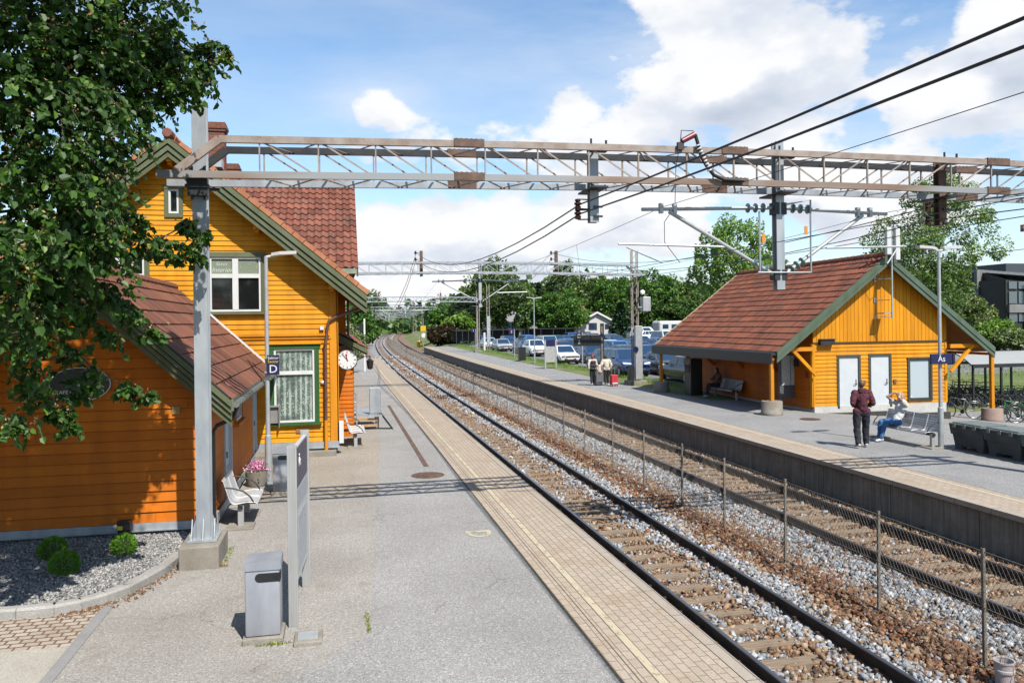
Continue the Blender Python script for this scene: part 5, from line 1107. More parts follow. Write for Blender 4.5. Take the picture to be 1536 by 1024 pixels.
# poster board, ticket machine, far signs
t=thing('poster_board','grey framed poster board with two white notices beside the waiting building','poster board',(17.4,28.7,0))
mb=MB(); mb.box(16.98,17.06,28.62,28.72,0,2.25); mb.box(17.88,17.98,28.55,28.72,0,2.25); mb.box(17.06,17.88,28.64,28.70,.45,.9); mb.box(17.06,17.88,28.66,28.72,.9,2.2); part('frame',mb,M('slate_frame',(.10,.11,.12),None,rough=.5),t)
pm_=NT('notice_paper'); pm_.base(pm_.mix(pm_.ramp(pm_.noise(26,3),[(.56,(0,0,0)),(.6,(.6,.6,.6))]),(.62,.63,.60),(.25,.35,.30))); pm_.set(Roughness=.4)
for a,b in ((17.08,17.46),(17.49,17.86)): mb=MB(); mb.box(a,b,28.645,28.655,.95,2.12); part('notice',mb,pm_.mat,t)
t=thing('ticket_machine','tall black ticket machine at the shaded end of the waiting building','ticket machine',(16.5,35.4,0)); mb=MB(); mb.box(16.15,16.75,35.0,35.7,.0,1.75,ch=.02); part('cabinet',mb,BLK,t); mb=MB(); mb.box(16.13,16.15,35.1,35.6,1.1,1.55); part('screen',mb,glassy('dark_screen',(.01,.012,.015)),t)
def post_sign(x,y,h,txt,label,w=.5,hh=.45,z0=None,dx=-.3):
    t=thing('platform_sign',label,'sign',(x,y,0)); mb=MB(); mb.tube([(x,y,0),(x,y,h)],.045,10); part('post',mb,GALV2,t)
    mb=MB(); mb.box(x+dx-w/2,x+dx+w/2,y-.08,y-.05,h-hh,h,ch=.004); part('board',mb,NAVY,t); letter(txt,hh*.75,TXTW,t,(x+dx,y-.085,h-hh/2)); return t
a=gp(874,553+2); post_sign(a[0],a[1],2.75,'C','navy sector sign on a post above the parked cars, left of the display')
a=gp(772,539); post_sign(a[0],a[1],2.9,'2','navy track number sign on a post behind the black bin')
a=gp(714,529); post_sign(a[0],a[1],2.9,'1','navy track number sign on a post at the end of the far platform')
# display
a=gp(904,573); x,y=a[0],a[1]
t=thing('departure_display','black departure display showing number 2 on a dark post','display',(x,y,0)); mb=MB(); mb.box(x-.09,x+.09,y-.09,y+.09,0,3.45); part('post',mb,M('weathered_post',(.13,.12,.11),(.2,.18,.16),7,.7),t)
mb=MB(); mb.box(x-1.75,x-.1,y-.12,y+.06,2.15,2.8,ch=.02); part('screen',mb,BLK,t); letter('2',.3,TXTW,t,(x-1.45,y-.125,2.38)); letter('Spor',.11,TXTW,t,(x-1.45,y-.125,2.66))
mb=MB(); mb.lathe([(.16,0),(.16,.03)],(16.0,41.7,2.0),20,axis=(0,-1,0)); o=solo('round_sign',mb,NAVY,'small round blue sign on the cable duct of the lattice mast','sign',loc=(16.0,41.7,2.0))
a=gp(826,553); x,y=a[0],a[1]
t=thing('timetable_stand','grey timetable stand on two posts at the platform edge of the car park','timetable stand',(x,y,0))
for s in (-.42,.42): mb=MB(); mb.box(x+s-.05,x+s+.05,y-.05,y+.05,0,2.2); part('post',mb,ALU,t)
mb=MB(); mb.box(x-.37,x+.37,y-.03,y+.03,.5,1.7); part('panel',mb,M('stand_panel',(.36,.36,.35),(.5,.5,.48),9,.5),t); mb=MB(); mb.box(x-.37,x+.37,y-.04,y+.03,1.72,2.2); part('header',mb,NAVY,t)
a=gp(783,542); mb=MB(); mb.box(a[0]-.3,a[0]+.3,a[1]-.3,a[1]+.3,0,1.25,ch=.03); t=thing('waste_bin','black square waste bin on the far platform before the grass strip','waste bin',(a[0],a[1],0)); part('body',mb,BLK,t); mb=MB(); mb.box(a[0]-.33,a[0]+.33,a[1]-.33,a[1]+.33,1.25,1.3); part('lid',mb,DARK,t)
a=gp(728,528); mb=MB(); mb.box(a[0]-.2,a[0]+.2,a[1]-.2,a[1]+.2,.1,4.2); t=thing('signal_mast','white and grey lattice signal mast beside the grass strip','mast',(a[0],a[1],0)); m2=MB(); lattice_mast(m2,a[0]+.4,a[1],0,8.3); part('lattice',m2,RUST,t); m3=MB(); m3.box(a[0]+.2,a[0]+.62,a[1]-.2,a[1]-.1,.9,4.4); part('sheet_guard',m3,GALV2,t); m3=MB(); m3.tube([(a[0]-.1,a[1],0),(a[0]-.1,a[1],2.4)],.14,10); part('sleeve',m3,TXTW,t)
YB_=M('signal_yellow',(.80,.50,.01),None,rough=.5)
a=gp(629,520,-.8)
t=thing('track_signal','yellow signal box on a short post beside the far track','signal',a); mb=MB(); mb.bar(a,(a[0],a[1],1.2),.1); part('post',mb,GALV,t); mb=MB(); mb.box(a[0]-.45,a[0]+.45,a[1]-.3,a[1]+.3,-.7,.3,ch=.1); part('housing',mb,YB_,t)
for px,py,yy,lab in ((635,500,150,'yellow square line sign on a thin pole behind the far track'),(646,500,165,'yellow and white line sign on a thin pole by the dark bush')):
    a=at(px,512,yy); t=thing('line_sign',lab,'sign',(a[0],yy,-.8)); mb=MB(); mb.tube([(a[0],yy,-.8),(a[0],yy,4.6)],.07,8); part('pole',mb,GALV,t); mb=MB(); mb.box(a[0]-.5,a[0]+.5,yy-.12,yy-.08,2.2,3.2); part('plate',mb,YB_,t); mb=MB(); mb.lathe([(.45,0),(.45,.04)],(a[0]+.1,yy-.1,1.4),16,axis=(0,-1,0)); part('disc',mb,TXTW,t)
# second display and white post beyond the bay
a=at(547,522,62.); t=thing('end_display','black display panel on a white post beyond the station bay','display',(a[0],62,0)); mb=MB(); mb.box(a[0]-.06,a[0]+.06,61.94,62.06,0,4.0); part('post',mb,TXTW,t); mb=MB(); mb.box(a[0]-2.1,a[0]-.07,61.9,62.1,3.0,3.6); part('screen',mb,BLK,t)
# ---------------------------------------------------------------- cars
TYRE=M('tyre',(.012,.012,.012),(.02,.02,.02),20,.8); RIM=M('wheel_rim',(.35,.36,.37),None,rough=.35,metal=.7); CGL=glassy('car_glass',(.02,.055,.115),.06,.55); HLAMP=glassy('headlamp',(.62,.64,.66),.08,.9); TLAMP=M('tail_lamp',(.30,.01,.012),None,rough=.2); PLT=M('number_plate',(.70,.70,.68),None,rough=.5); TRIM=M('car_black_trim',(.015,.015,.016),None,rough=.5)
def carpaint(n,c,met=.3):
    t=NT(n); t.set(Roughness=.28,Metallic=met); t.p.inputs['Coat Weight'].default_value=.35; t.p.inputs['Coat Roughness'].default_value=.05; t.base(c); return t.mat
CP={k:carpaint('car_paint_'+k,c,m) for k,c,m in (('white',(.95,.95,.94),0),('silver',(.62,.64,.66),.3),('grey',(.17,.18,.19),.5),('black',(.012,.013,.016),.2),('navy',(.04,.085,.24),.2),('blue',(.07,.24,.58),.15),('teal',(.04,.13,.17),.3),('red',(.42,.015,.02),.1),('maroon',(.10,.012,.018),.2),('beige',(.42,.38,.30),.4))}
def make_car(kind):
    """front towards -y, wheels on z=0"""
    P={'hatchback':dict(L=4.1,W=1.78,H=1.5,hood=.95,belt=.93,wf=-.95,tf=-.25,tr=1.35,wr=1.95,rear=.95),
       'estate':dict(L=4.7,W=1.84,H=1.48,hood=.95,belt=.94,wf=-1.15,tf=-.4,tr=1.75,wr=2.25,rear=.98),
       'suv':dict(L=4.6,W=1.9,H=1.68,hood=1.08,belt=1.08,wf=-1.1,tf=-.4,tr=1.65,wr=2.2,rear=1.1),
       'saloon':dict(L=4.75,W=1.83,H=1.45,hood=.93,belt=.94,wf=-1.1,tf=-.3,tr=.95,wr=1.75,rear=1.0),
       'van':dict(L=4.9,W=1.95,H=1.95,hood=1.15,belt=1.12,wf=-1.55,tf=-.85,tr=2.2,wr=2.42,rear=1.14)}[kind]
    L,W,H=P['L'],P['W'],P['H']; h=W/2; yf=-L/2; yr=L/2
    t=thing(kind if kind!='suv' else 'off_roader','car','car',(0,0,0),group='cars in the car park')
    st=[(yf,.55,.62,.80),(yf+.06,.38,.70,.90),(yf+.3,.28,P['hood']-.16,.97),(yf+.75,.25,P['hood']-.06,.99),(P['wf'],.24,P['hood'],1.0),(0,.24,P['belt'],1.0),(P['wr']-.35,.24,P['belt']+.01,1.0),(min(P['wr'],yr-.25),.25,P['rear'],.99),(yr-.12,.32,P['rear']-.04,.95),(yr,.5,P['rear']-.14,.88)]
    mb=MB(); ring=[]
    for y,zb,ztp,k in st:
        w=h*k; ring.append([(-w*.90,y,zb),(-w*.99,y,zb+.16),(-w,y,(zb+ztp)/2+.05),(-w*.965,y,ztp-.07),(-w*.88,y,ztp),(0,y,ztp+.025),(w*.88,y,ztp),(w*.965,y,ztp-.07),(w,y,(zb+ztp)/2+.05),(w*.99,y,zb+.16),(w*.90,y,zb)])
    n=11; vs=[p for r in ring for p in r]; fs=[]
    for i in range(len(ring)-1):
        for j in range(n): q=(j+1)%n; fs.append((i*n+j,i*n+q,(i+1)*n+q,(i+1)*n+j))
    fs.append(tuple(range(n))[::-1]); fs.append(tuple((len(ring)-1)*n+j for j in range(n))); mb.raw(vs,[tuple(reversed(f)) for f in fs])
    # greenhouse shell in body colour
    b=P['belt']-.02; wb=h*.90; wt=h*.72; zt_=H
    low=[(-wb,P['wf'],P['hood']-.02),(wb,P['wf'],P['hood']-.02),(wb,P['wr'],b),(-wb,P['wr'],b)]; top=[(-wt,P['tf'],zt_-.03),(wt,P['tf'],zt_-.03),(wt,P['tr'],zt_-.05),(-wt,P['tr'],zt_-.05)]
    roof=[(-wt*.8,P['tf']+.18,zt_),(wt*.8,P['tf']+.18,zt_),(wt*.8,P['tr']-.15,zt_-.015),(-wt*.8,P['tr']-.15,zt_-.015)]
    mb.raw(low+top+roof,[(0,1,5,4),(1,2,6,5),(2,3,7,6),(3,0,4,7),(4,5,9,8),(5,6,10,9),(6,7,11,10),(7,4,8,11),(8,9,10,11)])
    body=part('body',mb,CP['white'],t,local=True,smooth=45)
    def pane(name,q,a0,a1,b0,b1,off):
        A,B_,C,D=[Vector(p) for p in q]; nrm=(B_-A).cross(D-A).normalized(); f=lambda u,v:(A.lerp(B_,u)).lerp(D.lerp(C,u),v)+nrm*off
        m=MB(); m.face([f(a0,b0),f(a1,b0),f(a1,b1),f(a0,b1)]); return part(name,m,CGL,t,local=True)
    pane('windscreen',(low[0],low[1],top[1],top[0]),.05,.95,.06,.95,.012)
    pane('rear_window',(low[2],low[3],top[3],top[2]),.08,.92,.12,.92,.012)
    for q in ((low[1],low[2],top[2],top[1]),(low[3],low[0],top[0],top[3])):
        cuts=((.10,.44),(.47,.74),(.77,.93)) if kind!='saloon' else ((.10,.47),(.50,.86))
        for a0,a1 in cuts:
            if q[0] is low[3]: a0,a1=1-a1,1-a0
            pane('side_window',q,a0,a1,.10,.88,.012)
    for sx in (-1,1):
        for y in (yf+.82,yr-.85):
            m=MB(); m.lathe([(.0,0),(.31,0),(.33,.03),(.33,.18),(.31,.21),(.2,.215)],(sx*(h-.215),y,.325),22,axis=(sx,0,0)); wh=part('wheel',m,TYRE,t,local=True,smooth=40)
            m=MB(); m.lathe([(.215,0),(.21,.008),(.06,.0),(.0,.015)],(sx*(h+.0),y,.325),12,axis=(sx,0,0)); part('rim',m,RIM,wh,local=True)
        m=MB(); z=P['hood']-.27; m.ext([(sx*h*.42,yf+.03,z-.06),(sx*h*.93,yf+.20,z-.03),(sx*h*.95,yf+.34,z+.09),(sx*h*.45,yf+.09,z+.05)][::sx],(0,-.035,.02)); part('headlamp',m,HLAMP,t,local=True)
        m=MB(); z=P['rear']-.2; m.box(sx*h*.58 if sx>0 else -h*.9,h*.9 if sx>0 else -h*.58,yr-.13,yr-.02,z-.1,z+.08,ch=.02); part('tail_lamp',m,TLAMP,t,local=True)
        m=MB(); m.box(sx*(h+.08)-.1,sx*(h+.08)+.1,P['wf']+.35,P['wf']+.5,P['belt'],P['belt']+.13,ch=.03); part('wing_mirror',m,CP['black'],t,local=True)
    m=MB(); m.box(-h*.55,h*.55,yf-.02,yf+.12,.34,.50,ch=.03); m.box(-h*.42,h*.42,yf+.0,yf+.12,.58,.70,ch=.02); part('grille',m,TRIM,t,local=True)
    m=MB(); m.box(-.26,.26,yf-.035,yf-.015,.43,.54); part('number_plate',m,PLT,t,local=True)
    m=MB(); m.box(-.26,.26,yr+.01,yr+.03,.60,.71); part('number_plate',m,PLT,t,local=True)
    m=MB(); m.box(-h*.92,h*.92,yf+.25,yr-.2,.17,.32); part('underbody',m,TRIM,t,local=True)
    return t,body
CARS={k:make_car(k) for k in ('hatchback','estate','suv','saloon','van')}
used=set(); random.seed(21)
ORD=['front','second','third','fourth','fifth','sixth','seventh','eighth','ninth','tenth','eleventh','twelfth','thirteenth','fourteenth','last']
def put_car(kind,color,x,y,face,label,jit=1):
    # face: 0 = front towards the viewer (-y), PI = tail
    root,body=CARS[kind]; rz=face+random.uniform(-.03,.03)*jit
    z=hgt(x,y)+.028
    if kind in used: r=dup(root,(x,y,z),rz)
    else: r=root; r.location=(x,y,z); r.rotation_euler=(0,0,rz); used.add(kind); WL[r]=(x,y,z)
    b=[c for c in r.children if c.name.startswith('body')][0]; b.material_slots[0].link='OBJECT'; b.material_slots[0].material=CP[color]; r['label']=label; return r
NM={'hatchback':'hatchback','estate':'estate car','suv':'off-roader','saloon':'saloon','van':'van'}
rows=[ # y, [(x,kind,color,facing)]
 (42.2,[(19.3,'saloon','black',PI)]),
 (48.6,[(17.9,'suv','navy',0),(20.5,'saloon','grey',0),(23.3,'hatchback','navy',PI)]),
 (55.2,[(18.9,'estate','black',PI),(21.6,'suv','navy',0),(27.6,'estate','silver',0),(30.3,'suv','navy',0)]),
 (64.0,[(18.2,'hatchback','white',0),(20.7,'hatchback','navy',0),(23.3,'estate','teal',PI),(26.0,'saloon','navy',0),(31.2,'hatchback','red',PI),(33.9,'suv','navy',PI)]),
 (71.0,[(22.3,'hatchback','black',0),(25.0,'suv','blue',PI),(27.7,'estate','grey',0),(30.2,'saloon','navy',0)]),
 (79.5,[(19.6,'suv','white',0),(22.3,'estate','maroon',PI),(25.0,'suv','navy',PI),(27.7,'hatchback','white',0),(30.3,'estate','navy',0),(33.0,'saloon','blue',PI)]),
 (87.0,[(20.2,'estate','navy',PI),(22.9,'van','silver',0),(25.5,'saloon','teal',0),(28.2,'hatchback','navy',PI),(31.0,'suv','black',0),(34.0,'estate','maroon',0),(37.0,'van','white',0),(39.6,'hatchback','white',PI)]),
 (95.0,[(19.3,'estate','silver',0),(21.9,'hatchback','navy',0),(24.6,'suv','blue',PI),(27.4,'saloon','black',0),(30.2,'van','navy',PI),(33.2,'suv','blue',0)]),
 (104.,[(19.4,'hatchback','white',0),(22.0,'estate','navy',PI),(25.0,'saloon','blue',0),(28.4,'suv','teal',PI),(31.8,'estate','white',0)]),
 (59.6,[(24.6,'hatchback','blue',PI)]),(75.2,[(25.0,'estate','silver',PI)]),(91.0,[(24.0,'hatchback','blue',0)]),(108.5,[(23.,'suv','navy',0)]),
 (113.,[(20.6,'suv','navy',0),(24.0,'hatchback','blue',PI),(29.0,'estate','black',0),(33.5,'suv','blue',0)])]
rows.sort(key=lambda q:q[0]); random.seed(31)
for i,(y,cs_) in enumerate(rows):   # fill the free bays
    lim=34.5 if y>60 else 31.5
    x=24.0 if y in (59.6,75.2,91.0,108.5) else 19.0+random.uniform(-.3,.3) if y<60 else 21.5 if y>66 else 18.4
    while x<lim:
        if all(abs(x-q[0])>2.35 for q in cs_) and y>45 and not (y<50 and x<25) and random.random()<.9: cs_.append((x,random.choice(['hatchback','estate','suv','saloon','suv']),random.choice(['navy','navy','blue','black','silver','navy','grey','blue','white','teal']),random.choice([0,PI])))
        x+=.45
    cs_.sort(key=lambda q:q[0])
POSN=['first','second','third','fourth','fifth','sixth','seventh','eighth','ninth','tenth','eleventh']
for i,(y,cs_) in enumerate(rows):
    for j,(x,k,c,f) in enumerate(cs_):
        end='tail' if f else 'front'
        lab=f'{c} {NM[k]} showing its {end}, {POSN[j]} from the platform in the {ORD[i]} parking row'
        if len(cs_)==1: lab=f'{c} {NM[k]} parked tail on behind the near corner of the waiting building'
        put_car(k,c,x,y,f,lab)
# caravan and white vehicles on the bank
cvx=at(1010,497,118.); 
t=thing('caravan','white caravan parked on the grassy bank before the dark trees','caravan',(cvx[0],118,hgt(cvx[0],118)),.25); z=0
mb=MB(); mb.box(-3.4,3.4,-1.1,1.1,.5,2.6,ch=.3); part('body',mb,M('caravan_white',(.66,.66,.64),None,rough=.45),t,local=True)
for x in (-2.9,-1.2,.5,1.9): mb=MB(); mb.box(x,x+1.1,-1.13,-1.09,1.4,2.05); part('window',mb,CGL,t,local=True)
mb=MB(); mb.box(-1.0,3.1,-1.125,-1.09,.75,1.3); part('awning',mb,M('awning_blue',(.05,.22,.40),None),t,local=True)
for x in (-.8,.8): mb=MB(); mb.lathe([(0,0),(.33,0),(.33,.2),(0,.2)],(x,-1.05,.33),16,axis=(0,1,0)); part('wheel',mb,TYRE,t,local=True)
a=at(972,500,108.); put_car('hatchback','white',a[0],108.,PI/2+.3,'white hatchback parked on the grassy bank left of the caravan'); put_car('van','white',a[0]+1.5,113.5,PI/2,'white van parked on the grassy bank behind the white hatchback')
# ---------------------------------------------------------------- bicycles
BFR={k:M('bicycle_'+k,c,None,rough=.35,metal=.3) for k,c in (('black',(.015,.015,.017)),('grey',(.10,.10,.11)),('blue',(.02,.05,.16)),('green',(.02,.20,.06)),('silver',(.35,.36,.37)))}
def make_bike():
    t=thing('bicycle','bicycle','bicycle',(0,0,0),group='bicycles by the cycle shelter')
    for x in (-.52,.52):
        m=MB(); ptz=[(x+.335*math.cos(2*PI*k/24),0,.34+.335*math.sin(2*PI*k/24)) for k in range(25)]; m.tube(ptz,.018,6,cap=False); w=part('wheel',m,TYRE,t,local=True,smooth=60)
        m=MB(); m.tube([(x+.31*math.cos(2*PI*k/24),0,.34+.31*math.sin(2*PI*k/24)) for k in range(25)],.009,5,cap=False)
        for k in range(12): a=2*PI*k/12; m.tube([(x+.02*math.cos(a+1),0,.34+.02*math.sin(a+1)),(x+.31*math.cos(a),0,.34+.31*math.sin(a))],.0022,4)
        m.lathe([(.02,-.05),(.02,.05)],(x,0,.34),8,axis=(0,1,0)); part('rim',m,RIM,w,local=True)
    m=MB(); bb=(-.05,0,.29);sd_=(-.2,0,.84);hd=(.38,0,.86);h2=(.41,0,.72)
    for a,b,r in ((bb,sd_,.017),(bb,h2,.019),((-.18,0,.78),hd,.017),(bb,(-.52,.06,.34),.011),(bb,(-.52,-.06,.34),.011),((-.18,0,.76),(-.52,.06,.34),.009),((-.18,0,.76),(-.52,-.06,.34),.009),((.36,0,.93),h2,.019),(h2,(.45,.05,.62),.013),(h2,(.45,-.05,.62),.013),((.45,.05,.62),(.52,.05,.34),.012),((.45,-.05,.62),(.52,-.05,.34),.012)): m.tube([a,b],r,8)
    part('frame',m,BFR['black'],t,local=True,smooth=60)
    m=MB(); m.tube([sd_,(-.235,0,.95)],.013,8); m.ext([(-.40,-.07,.95),(-.40,.07,.95),(-.15,.03,.96),(-.04,.015,.95),(-.04,-.015,.95),(-.15,-.03,.96)][::-1],(0,0,.04)); part('saddle',m,BLK,t,local=True)
    m=MB(); m.tube([(.355,0,.93),(.345,0,1.02)],.014,8); m.tube([(.22,-.28,1.03),(.33,-.26,1.05),(.36,-.08,1.02),(.36,.08,1.02),(.33,.26,1.05),(.22,.28,1.03)],.012,8); part('handlebar',m,DARK,t,local=True)
    m=MB(); m.lathe([(.085,0),(.09,.006)],(-.05,.05,.29),14,axis=(0,1,0)); m.tube([(-.05,.06,.29),(.06,.08,.17)],.01); m.tube([(-.05,-.06,.29),(-.16,-.08,.41)],.01); m.box(.03,.12,.08,.17,.155,.18); m.box(-.2,-.11,-.17,-.08,.395,.42); part('crank',m,DARK,t,local=True)
    m=MB(); m.tube([(-.52+.37*math.cos(a),0,.34+.37*math.sin(a)) for a in np.linspace(.3,2.9,10)],.02,6); part('mudguard',m,BFR['grey'],t,local=True)
    return t
bk=make_bike(); first=True; random.seed(5)
def bike(px,py,rz,c,label,zg=-.64,lean=0):
    global first
    x,y,_=gp(px,py,zg); zg=min(hgt(x,y)+.012,zg+.02)
    if first: b=bk; b.location=(x,y,zg); b.rotation_euler=(0,0,rz); first=False
    else: b=dup(bk,(x,y,zg),rz)
    b['label']=label; f=[q for q in b.children if q.name.startswith('frame')][0]; f.material_slots[0].link='OBJECT'; f.material_slots[0].material=BFR[c]
bike(1441,628,2.75,'silver','pale bicycle with its front wheel before the orange wall corner')
BK=[('black','first'),('grey','second'),('black','third'),('blue','fourth'),('black','fifth'),('black','sixth')]
for i,(c,o_) in enumerate(BK): bike(1424+i*9,613-i*.5,1.9+random.uniform(-.3,.3),c,f'{c} bicycle crowded left of the orange post, {o_} of the near rank')
for i,(c,o_) in enumerate(BK[:5]): bike(1428+i*11,602,1.8+random.uniform(-.3,.3),c,f'{c} bicycle crowded left of the orange post, {o_} of the rear rank')
bike(1505,628,2.85,'black','black bicycle right of the concrete post base with its wheel in the sun'); bike(1524,633,2.8,'green','green bicycle at the right edge of the photo'); bike(1545,634,2.8,'black','dark bicycle cut by the right edge of the photo')
for i,(c,o_) in enumerate(BK): bike(1494+i*10,614-i*.3,1.8+random.uniform(-.35,.35),c,f'{c} bicycle under the right canopy, {o_} of the rank')
# cycle shelters
def shelter(x0,x1,y0,y1,zg,h,label):
    t=thing('cycle_shelter',label,'cycle shelter',((x0+x1)/2,y0,zg),group='cycle shelters beside the waiting building')
    n=max(2,round((x1-x0)/1.4)); 
    for i in range(n+1):
        x=x0+(x1-x0)*i/n
        for y in (y0,y1): mb=MB(); mb.box(x-.04,x+.04,y-.04,y+.04,zg,zg+h); part('post',mb,DARK,t)
        mb=MB(); mb.tube([(x,y0+(y1-y0)*k/8,zg+h+.55*math.sin(PI*k/8)) for k in range(9)],.035,6); part('hoop',mb,DARK,t)
    mb=MB(); 
    for k in range(8): a=y0-.1+(y1-y0+.2)*k/8;b=y0-.1+(y1-y0+.2)*(k+1)/8; mb.face([(x0-.1,a,zg+h+.05+.55*math.sin(PI*k/8)),(x1+.1,a,zg+h+.05+.55*math.sin(PI*k/8)),(x1+.1,b,zg+h+.05+.55*math.sin(PI*(k+1)/8)),(x0-.1,b,zg+h+.05+.55*math.sin(PI*(k+1)/8))])
    part('roof',mb,POLY,t)
    mb=MB(); mb.box(x0-.12,x1+.12,y0-.14,y0-.06,zg+h-.06,zg+h+.1); mb.box(x0-.12,x1+.12,y1+.06,y1+.14,zg+h-.06,zg+h+.1); part('edge_beam',mb,DARK,t)
POLY=NT('translucent_sheet'); POLY.set(Roughness=.25); POLY.base((.62,.64,.64)); _t=POLY.n('ShaderNodeBsdfTranslucent'); _t.inputs[0].default_value=(.6,.62,.62,1); _m=POLY.n('ShaderNodeMixShader'); _m.inputs[0].default_value=.4; POLY.l(POLY.p.outputs[0],_m.inputs[1]); POLY.l(_t.outputs[0],_m.inputs[2]); POLY.l(_m.outputs[0],POLY.t.nodes['Material Output'].inputs['Surface']); POLY=POLY.mat
shelter(22.5,28.0,34.5,37.0,-.6,1.95,'dark framed cycle shelter with curved sheet roof behind the orange post'); shelter(27.6,35,30.5,33.0,-.6,1.95,'dark framed cycle shelter with curved sheet roof at the right edge of the photo')
# dark canopies along the car park
for i,(px0,px1,Y,lab) in enumerate(((684,724,122.,'dark flat roofed canopy at the end of the far platform, left of the lattice mast'),(722,790,128.,'dark flat roofed canopy behind the parked cars, middle of three'),(792,870,128.,'dark flat roofed canopy behind the parked cars, nearest the white house'))):
    a=at(px0,500,Y); b=at(px1,500,Y); z0=hgt(a[0],Y); t=thing('canopy',lab,'canopy',(a[0],Y,z0),group='dark canopies beyond the car park')
    mb=MB(); mb.box(a[0],b[0]-.3,Y,Y+4,z0+2.25,z0+2.4); part('roof',mb,DARK,t); mb=MB(); mb.box(a[0],b[0]-.3,Y+4,Y+4.1,z0+.6,z0+2.25); part('back_panel',mb,M('canopy_back',(.02,.022,.024),None),t)
    n=4
    for k in range(n+1):
        x=a[0]+(b[0]-.4-a[0])*k/n; mb=MB(); mb.box(x,x+.12,Y,Y+.12,z0,z0+2.25); part('post',mb,DARK,t)
# ---------------------------------------------------------------- houses far behind
SID=M('white_siding',(.60,.60,.58),(.68,.68,.66),3,.7); RF1=M('dark_roof',(.09,.05,.04),(.14,.08,.06),8,.8); RF2=M('grey_roof',(.14,.14,.15),(.2,.2,.21),8,.8); TAN=M('tan_cladding',(.45,.28,.12),(.52,.34,.16),3,.7)
def house(label,px,Y,w,d,h,rh,wall,roof,wins,z0=None,rz=0,zb=None):
    a=at(px,500,Y); zg=hgt(a[0],Y)-.3 if zb is None else zb; t=thing('house',label,'house',(a[0],Y,zg),rz)
    mb=MB(); mb.box(-w/2,w/2,0,d,0,h); mb.ext([(-w/2,0,h),(w/2,0,h),(0,0,h+rh)],(0,d,0)); part('wall',mb,wall,t,local=True)
    mb=MB()
    for s in (-1,1): mb.ext([(s*(w/2+.5),-.5,h-.5*rh/(w/2)),(0,-.5,h+rh),(0,-.5,h+rh+.2),(s*(w/2+.5),-.5,h-.5*rh/(w/2)+.2)],(0,d+1,0))
    r=part('roof',mb,roof,t,local=True); mb=MB()
    for s in (-1,1): mb.ext([(s*(w/2+.52),-.55,h-.5*rh/(w/2)-.12),(0,-.55,h+rh-.1),(0,-.55,h+rh+.22),(s*(w/2+.52),-.55,h-.5*rh/(w/2)+.22)],(0,.08,0))
    part('barge_board',mb,TXTW if wall is SID else wall,r,local=True)
    for x,z,ww,hh in wins:
        mb=MB(); mb.box(x-ww/2,x+ww/2,-.03,.02,z,z+hh); w_=part('window',mb,CGL,t,local=True); mb=MB(); mb.box(x-ww/2-.1,x+ww/2+.1,-.06,-.02,z-.1,z); mb.box(x-ww/2-.1,x+ww/2+.1,-.06,-.02,z+hh,z+hh+.1); mb.box(x-ww/2-.1,x-ww/2,-.06,-.02,z,z+hh); mb.box(x+ww/2,x+ww/2+.1,-.06,-.02,z,z+hh); part('frame',mb,M('maroon_frame',(.13,.03,.03),None) if not bpy.data.materials.get('maroon_frame') else bpy.data.materials['maroon_frame'],w_,local=True)
    return t,r
hz=at(898,468,132.); z0=hgt(at(898,500,132)[0],132)-.3
t,r=house('white gabled house with dark red window and brick chimney among the trees',895,132.,8.0,10,2.7,hz[2]-z0-2.8,SID,RF1,[(-.7,1.9,1.3,1.0),(1.9,2.0,.6,.7),(-1.7,.2,1,1.2)])
mb=MB(); mb.box(-2.2,-.9,4,5,4,7.2); part('chimney',mb,M('red_brick',(.26,.07,.05),(.3,.1,.07),9,.8),r,local=True)
house('pale grey house half hidden behind the round green tree',772,150.,9,9,4.2,2.5,M('pale_grey_wall',(.45,.47,.48),None),RF2,[(-1,2.5,1.2,1.2)])
a=at(1040,440,170.); house('tan house with gable roof showing between trees and the building roof',1040,170.,7.,10,a[2]-1.0-hgt(a[0],170.)+.3-2.,2.6,TAN,RF2,[(0,a[2]-hgt(a[0],170.)-4.2,1.6,1.4)])
# modern building on the right
MO=thing('office_block','modern grey office block with dark cladding and slanted roof edge at the right edge','building',(70,75,1.2)); mb=MB()
x0=at(1472,450,78.)[0]; x1=at(1498,450,75.)[0]; ztop=at(1472,408,78.)[2]
mb.ext([(x0,78,.5),(x1,74,.5),(x1,74,at(1498,418,74.)[2]),(x0,78,ztop)],(2,16,0)); part('clad_wall',mb,M('dark_cladding',(.018,.016,.018),(.03,.026,.028),9,.6,stretch=(6,6,.3)),MO)
mb=MB(); zf=at(1536,430,74.)[2]; mb.ext([(x1,74.2,.5),(x1+16,74.2,.5),(x1+16,74.2,zf-.6),(x1,74.2,at(1498,419,74.)[2])],(0,14,0)); part('wall',mb,M('dark_infill',(.03,.03,.034),None),MO)
GC=concrete('board_concrete',(.22,.225,.23),(.30,.305,.31))
for x in (x0-.25,x1-.25,x1+2.45,x1+5.2,x1+8): mb=MB(); yy=78 if x<x0 else 73.9; mb.box(x,x+.55,yy-.25,yy+.2,.4,(ztop+.2) if x<x0 else zf+.2+max(0,(x1+2.4-x)*.3)); part('pilaster',mb,GC,MO)
for z0_,z1_,nm in ((4.0,4.9,'spandrel'),(1.2,1.5,'spandrel')): mb=MB(); mb.box(x1+.3,x1+12,73.85,74.3,z0_,z1_); part(nm,mb,GC,MO)
for z0_,z1_ in ((5.0,6.3),(6.6,7.4),(3.0,3.9)):
    for k in range(4): mb=MB(); xx=x1+.45+k*1.25+(.3 if k>1 else 0); mb.box(xx,xx+1.05,74.05,74.15,z0_,z1_); part('window',mb,glassy('office_glass',(.10,.14,.17),.05,1) if not bpy.data.materials.get('office_glass') else bpy.data.materials['office_glass'],MO)
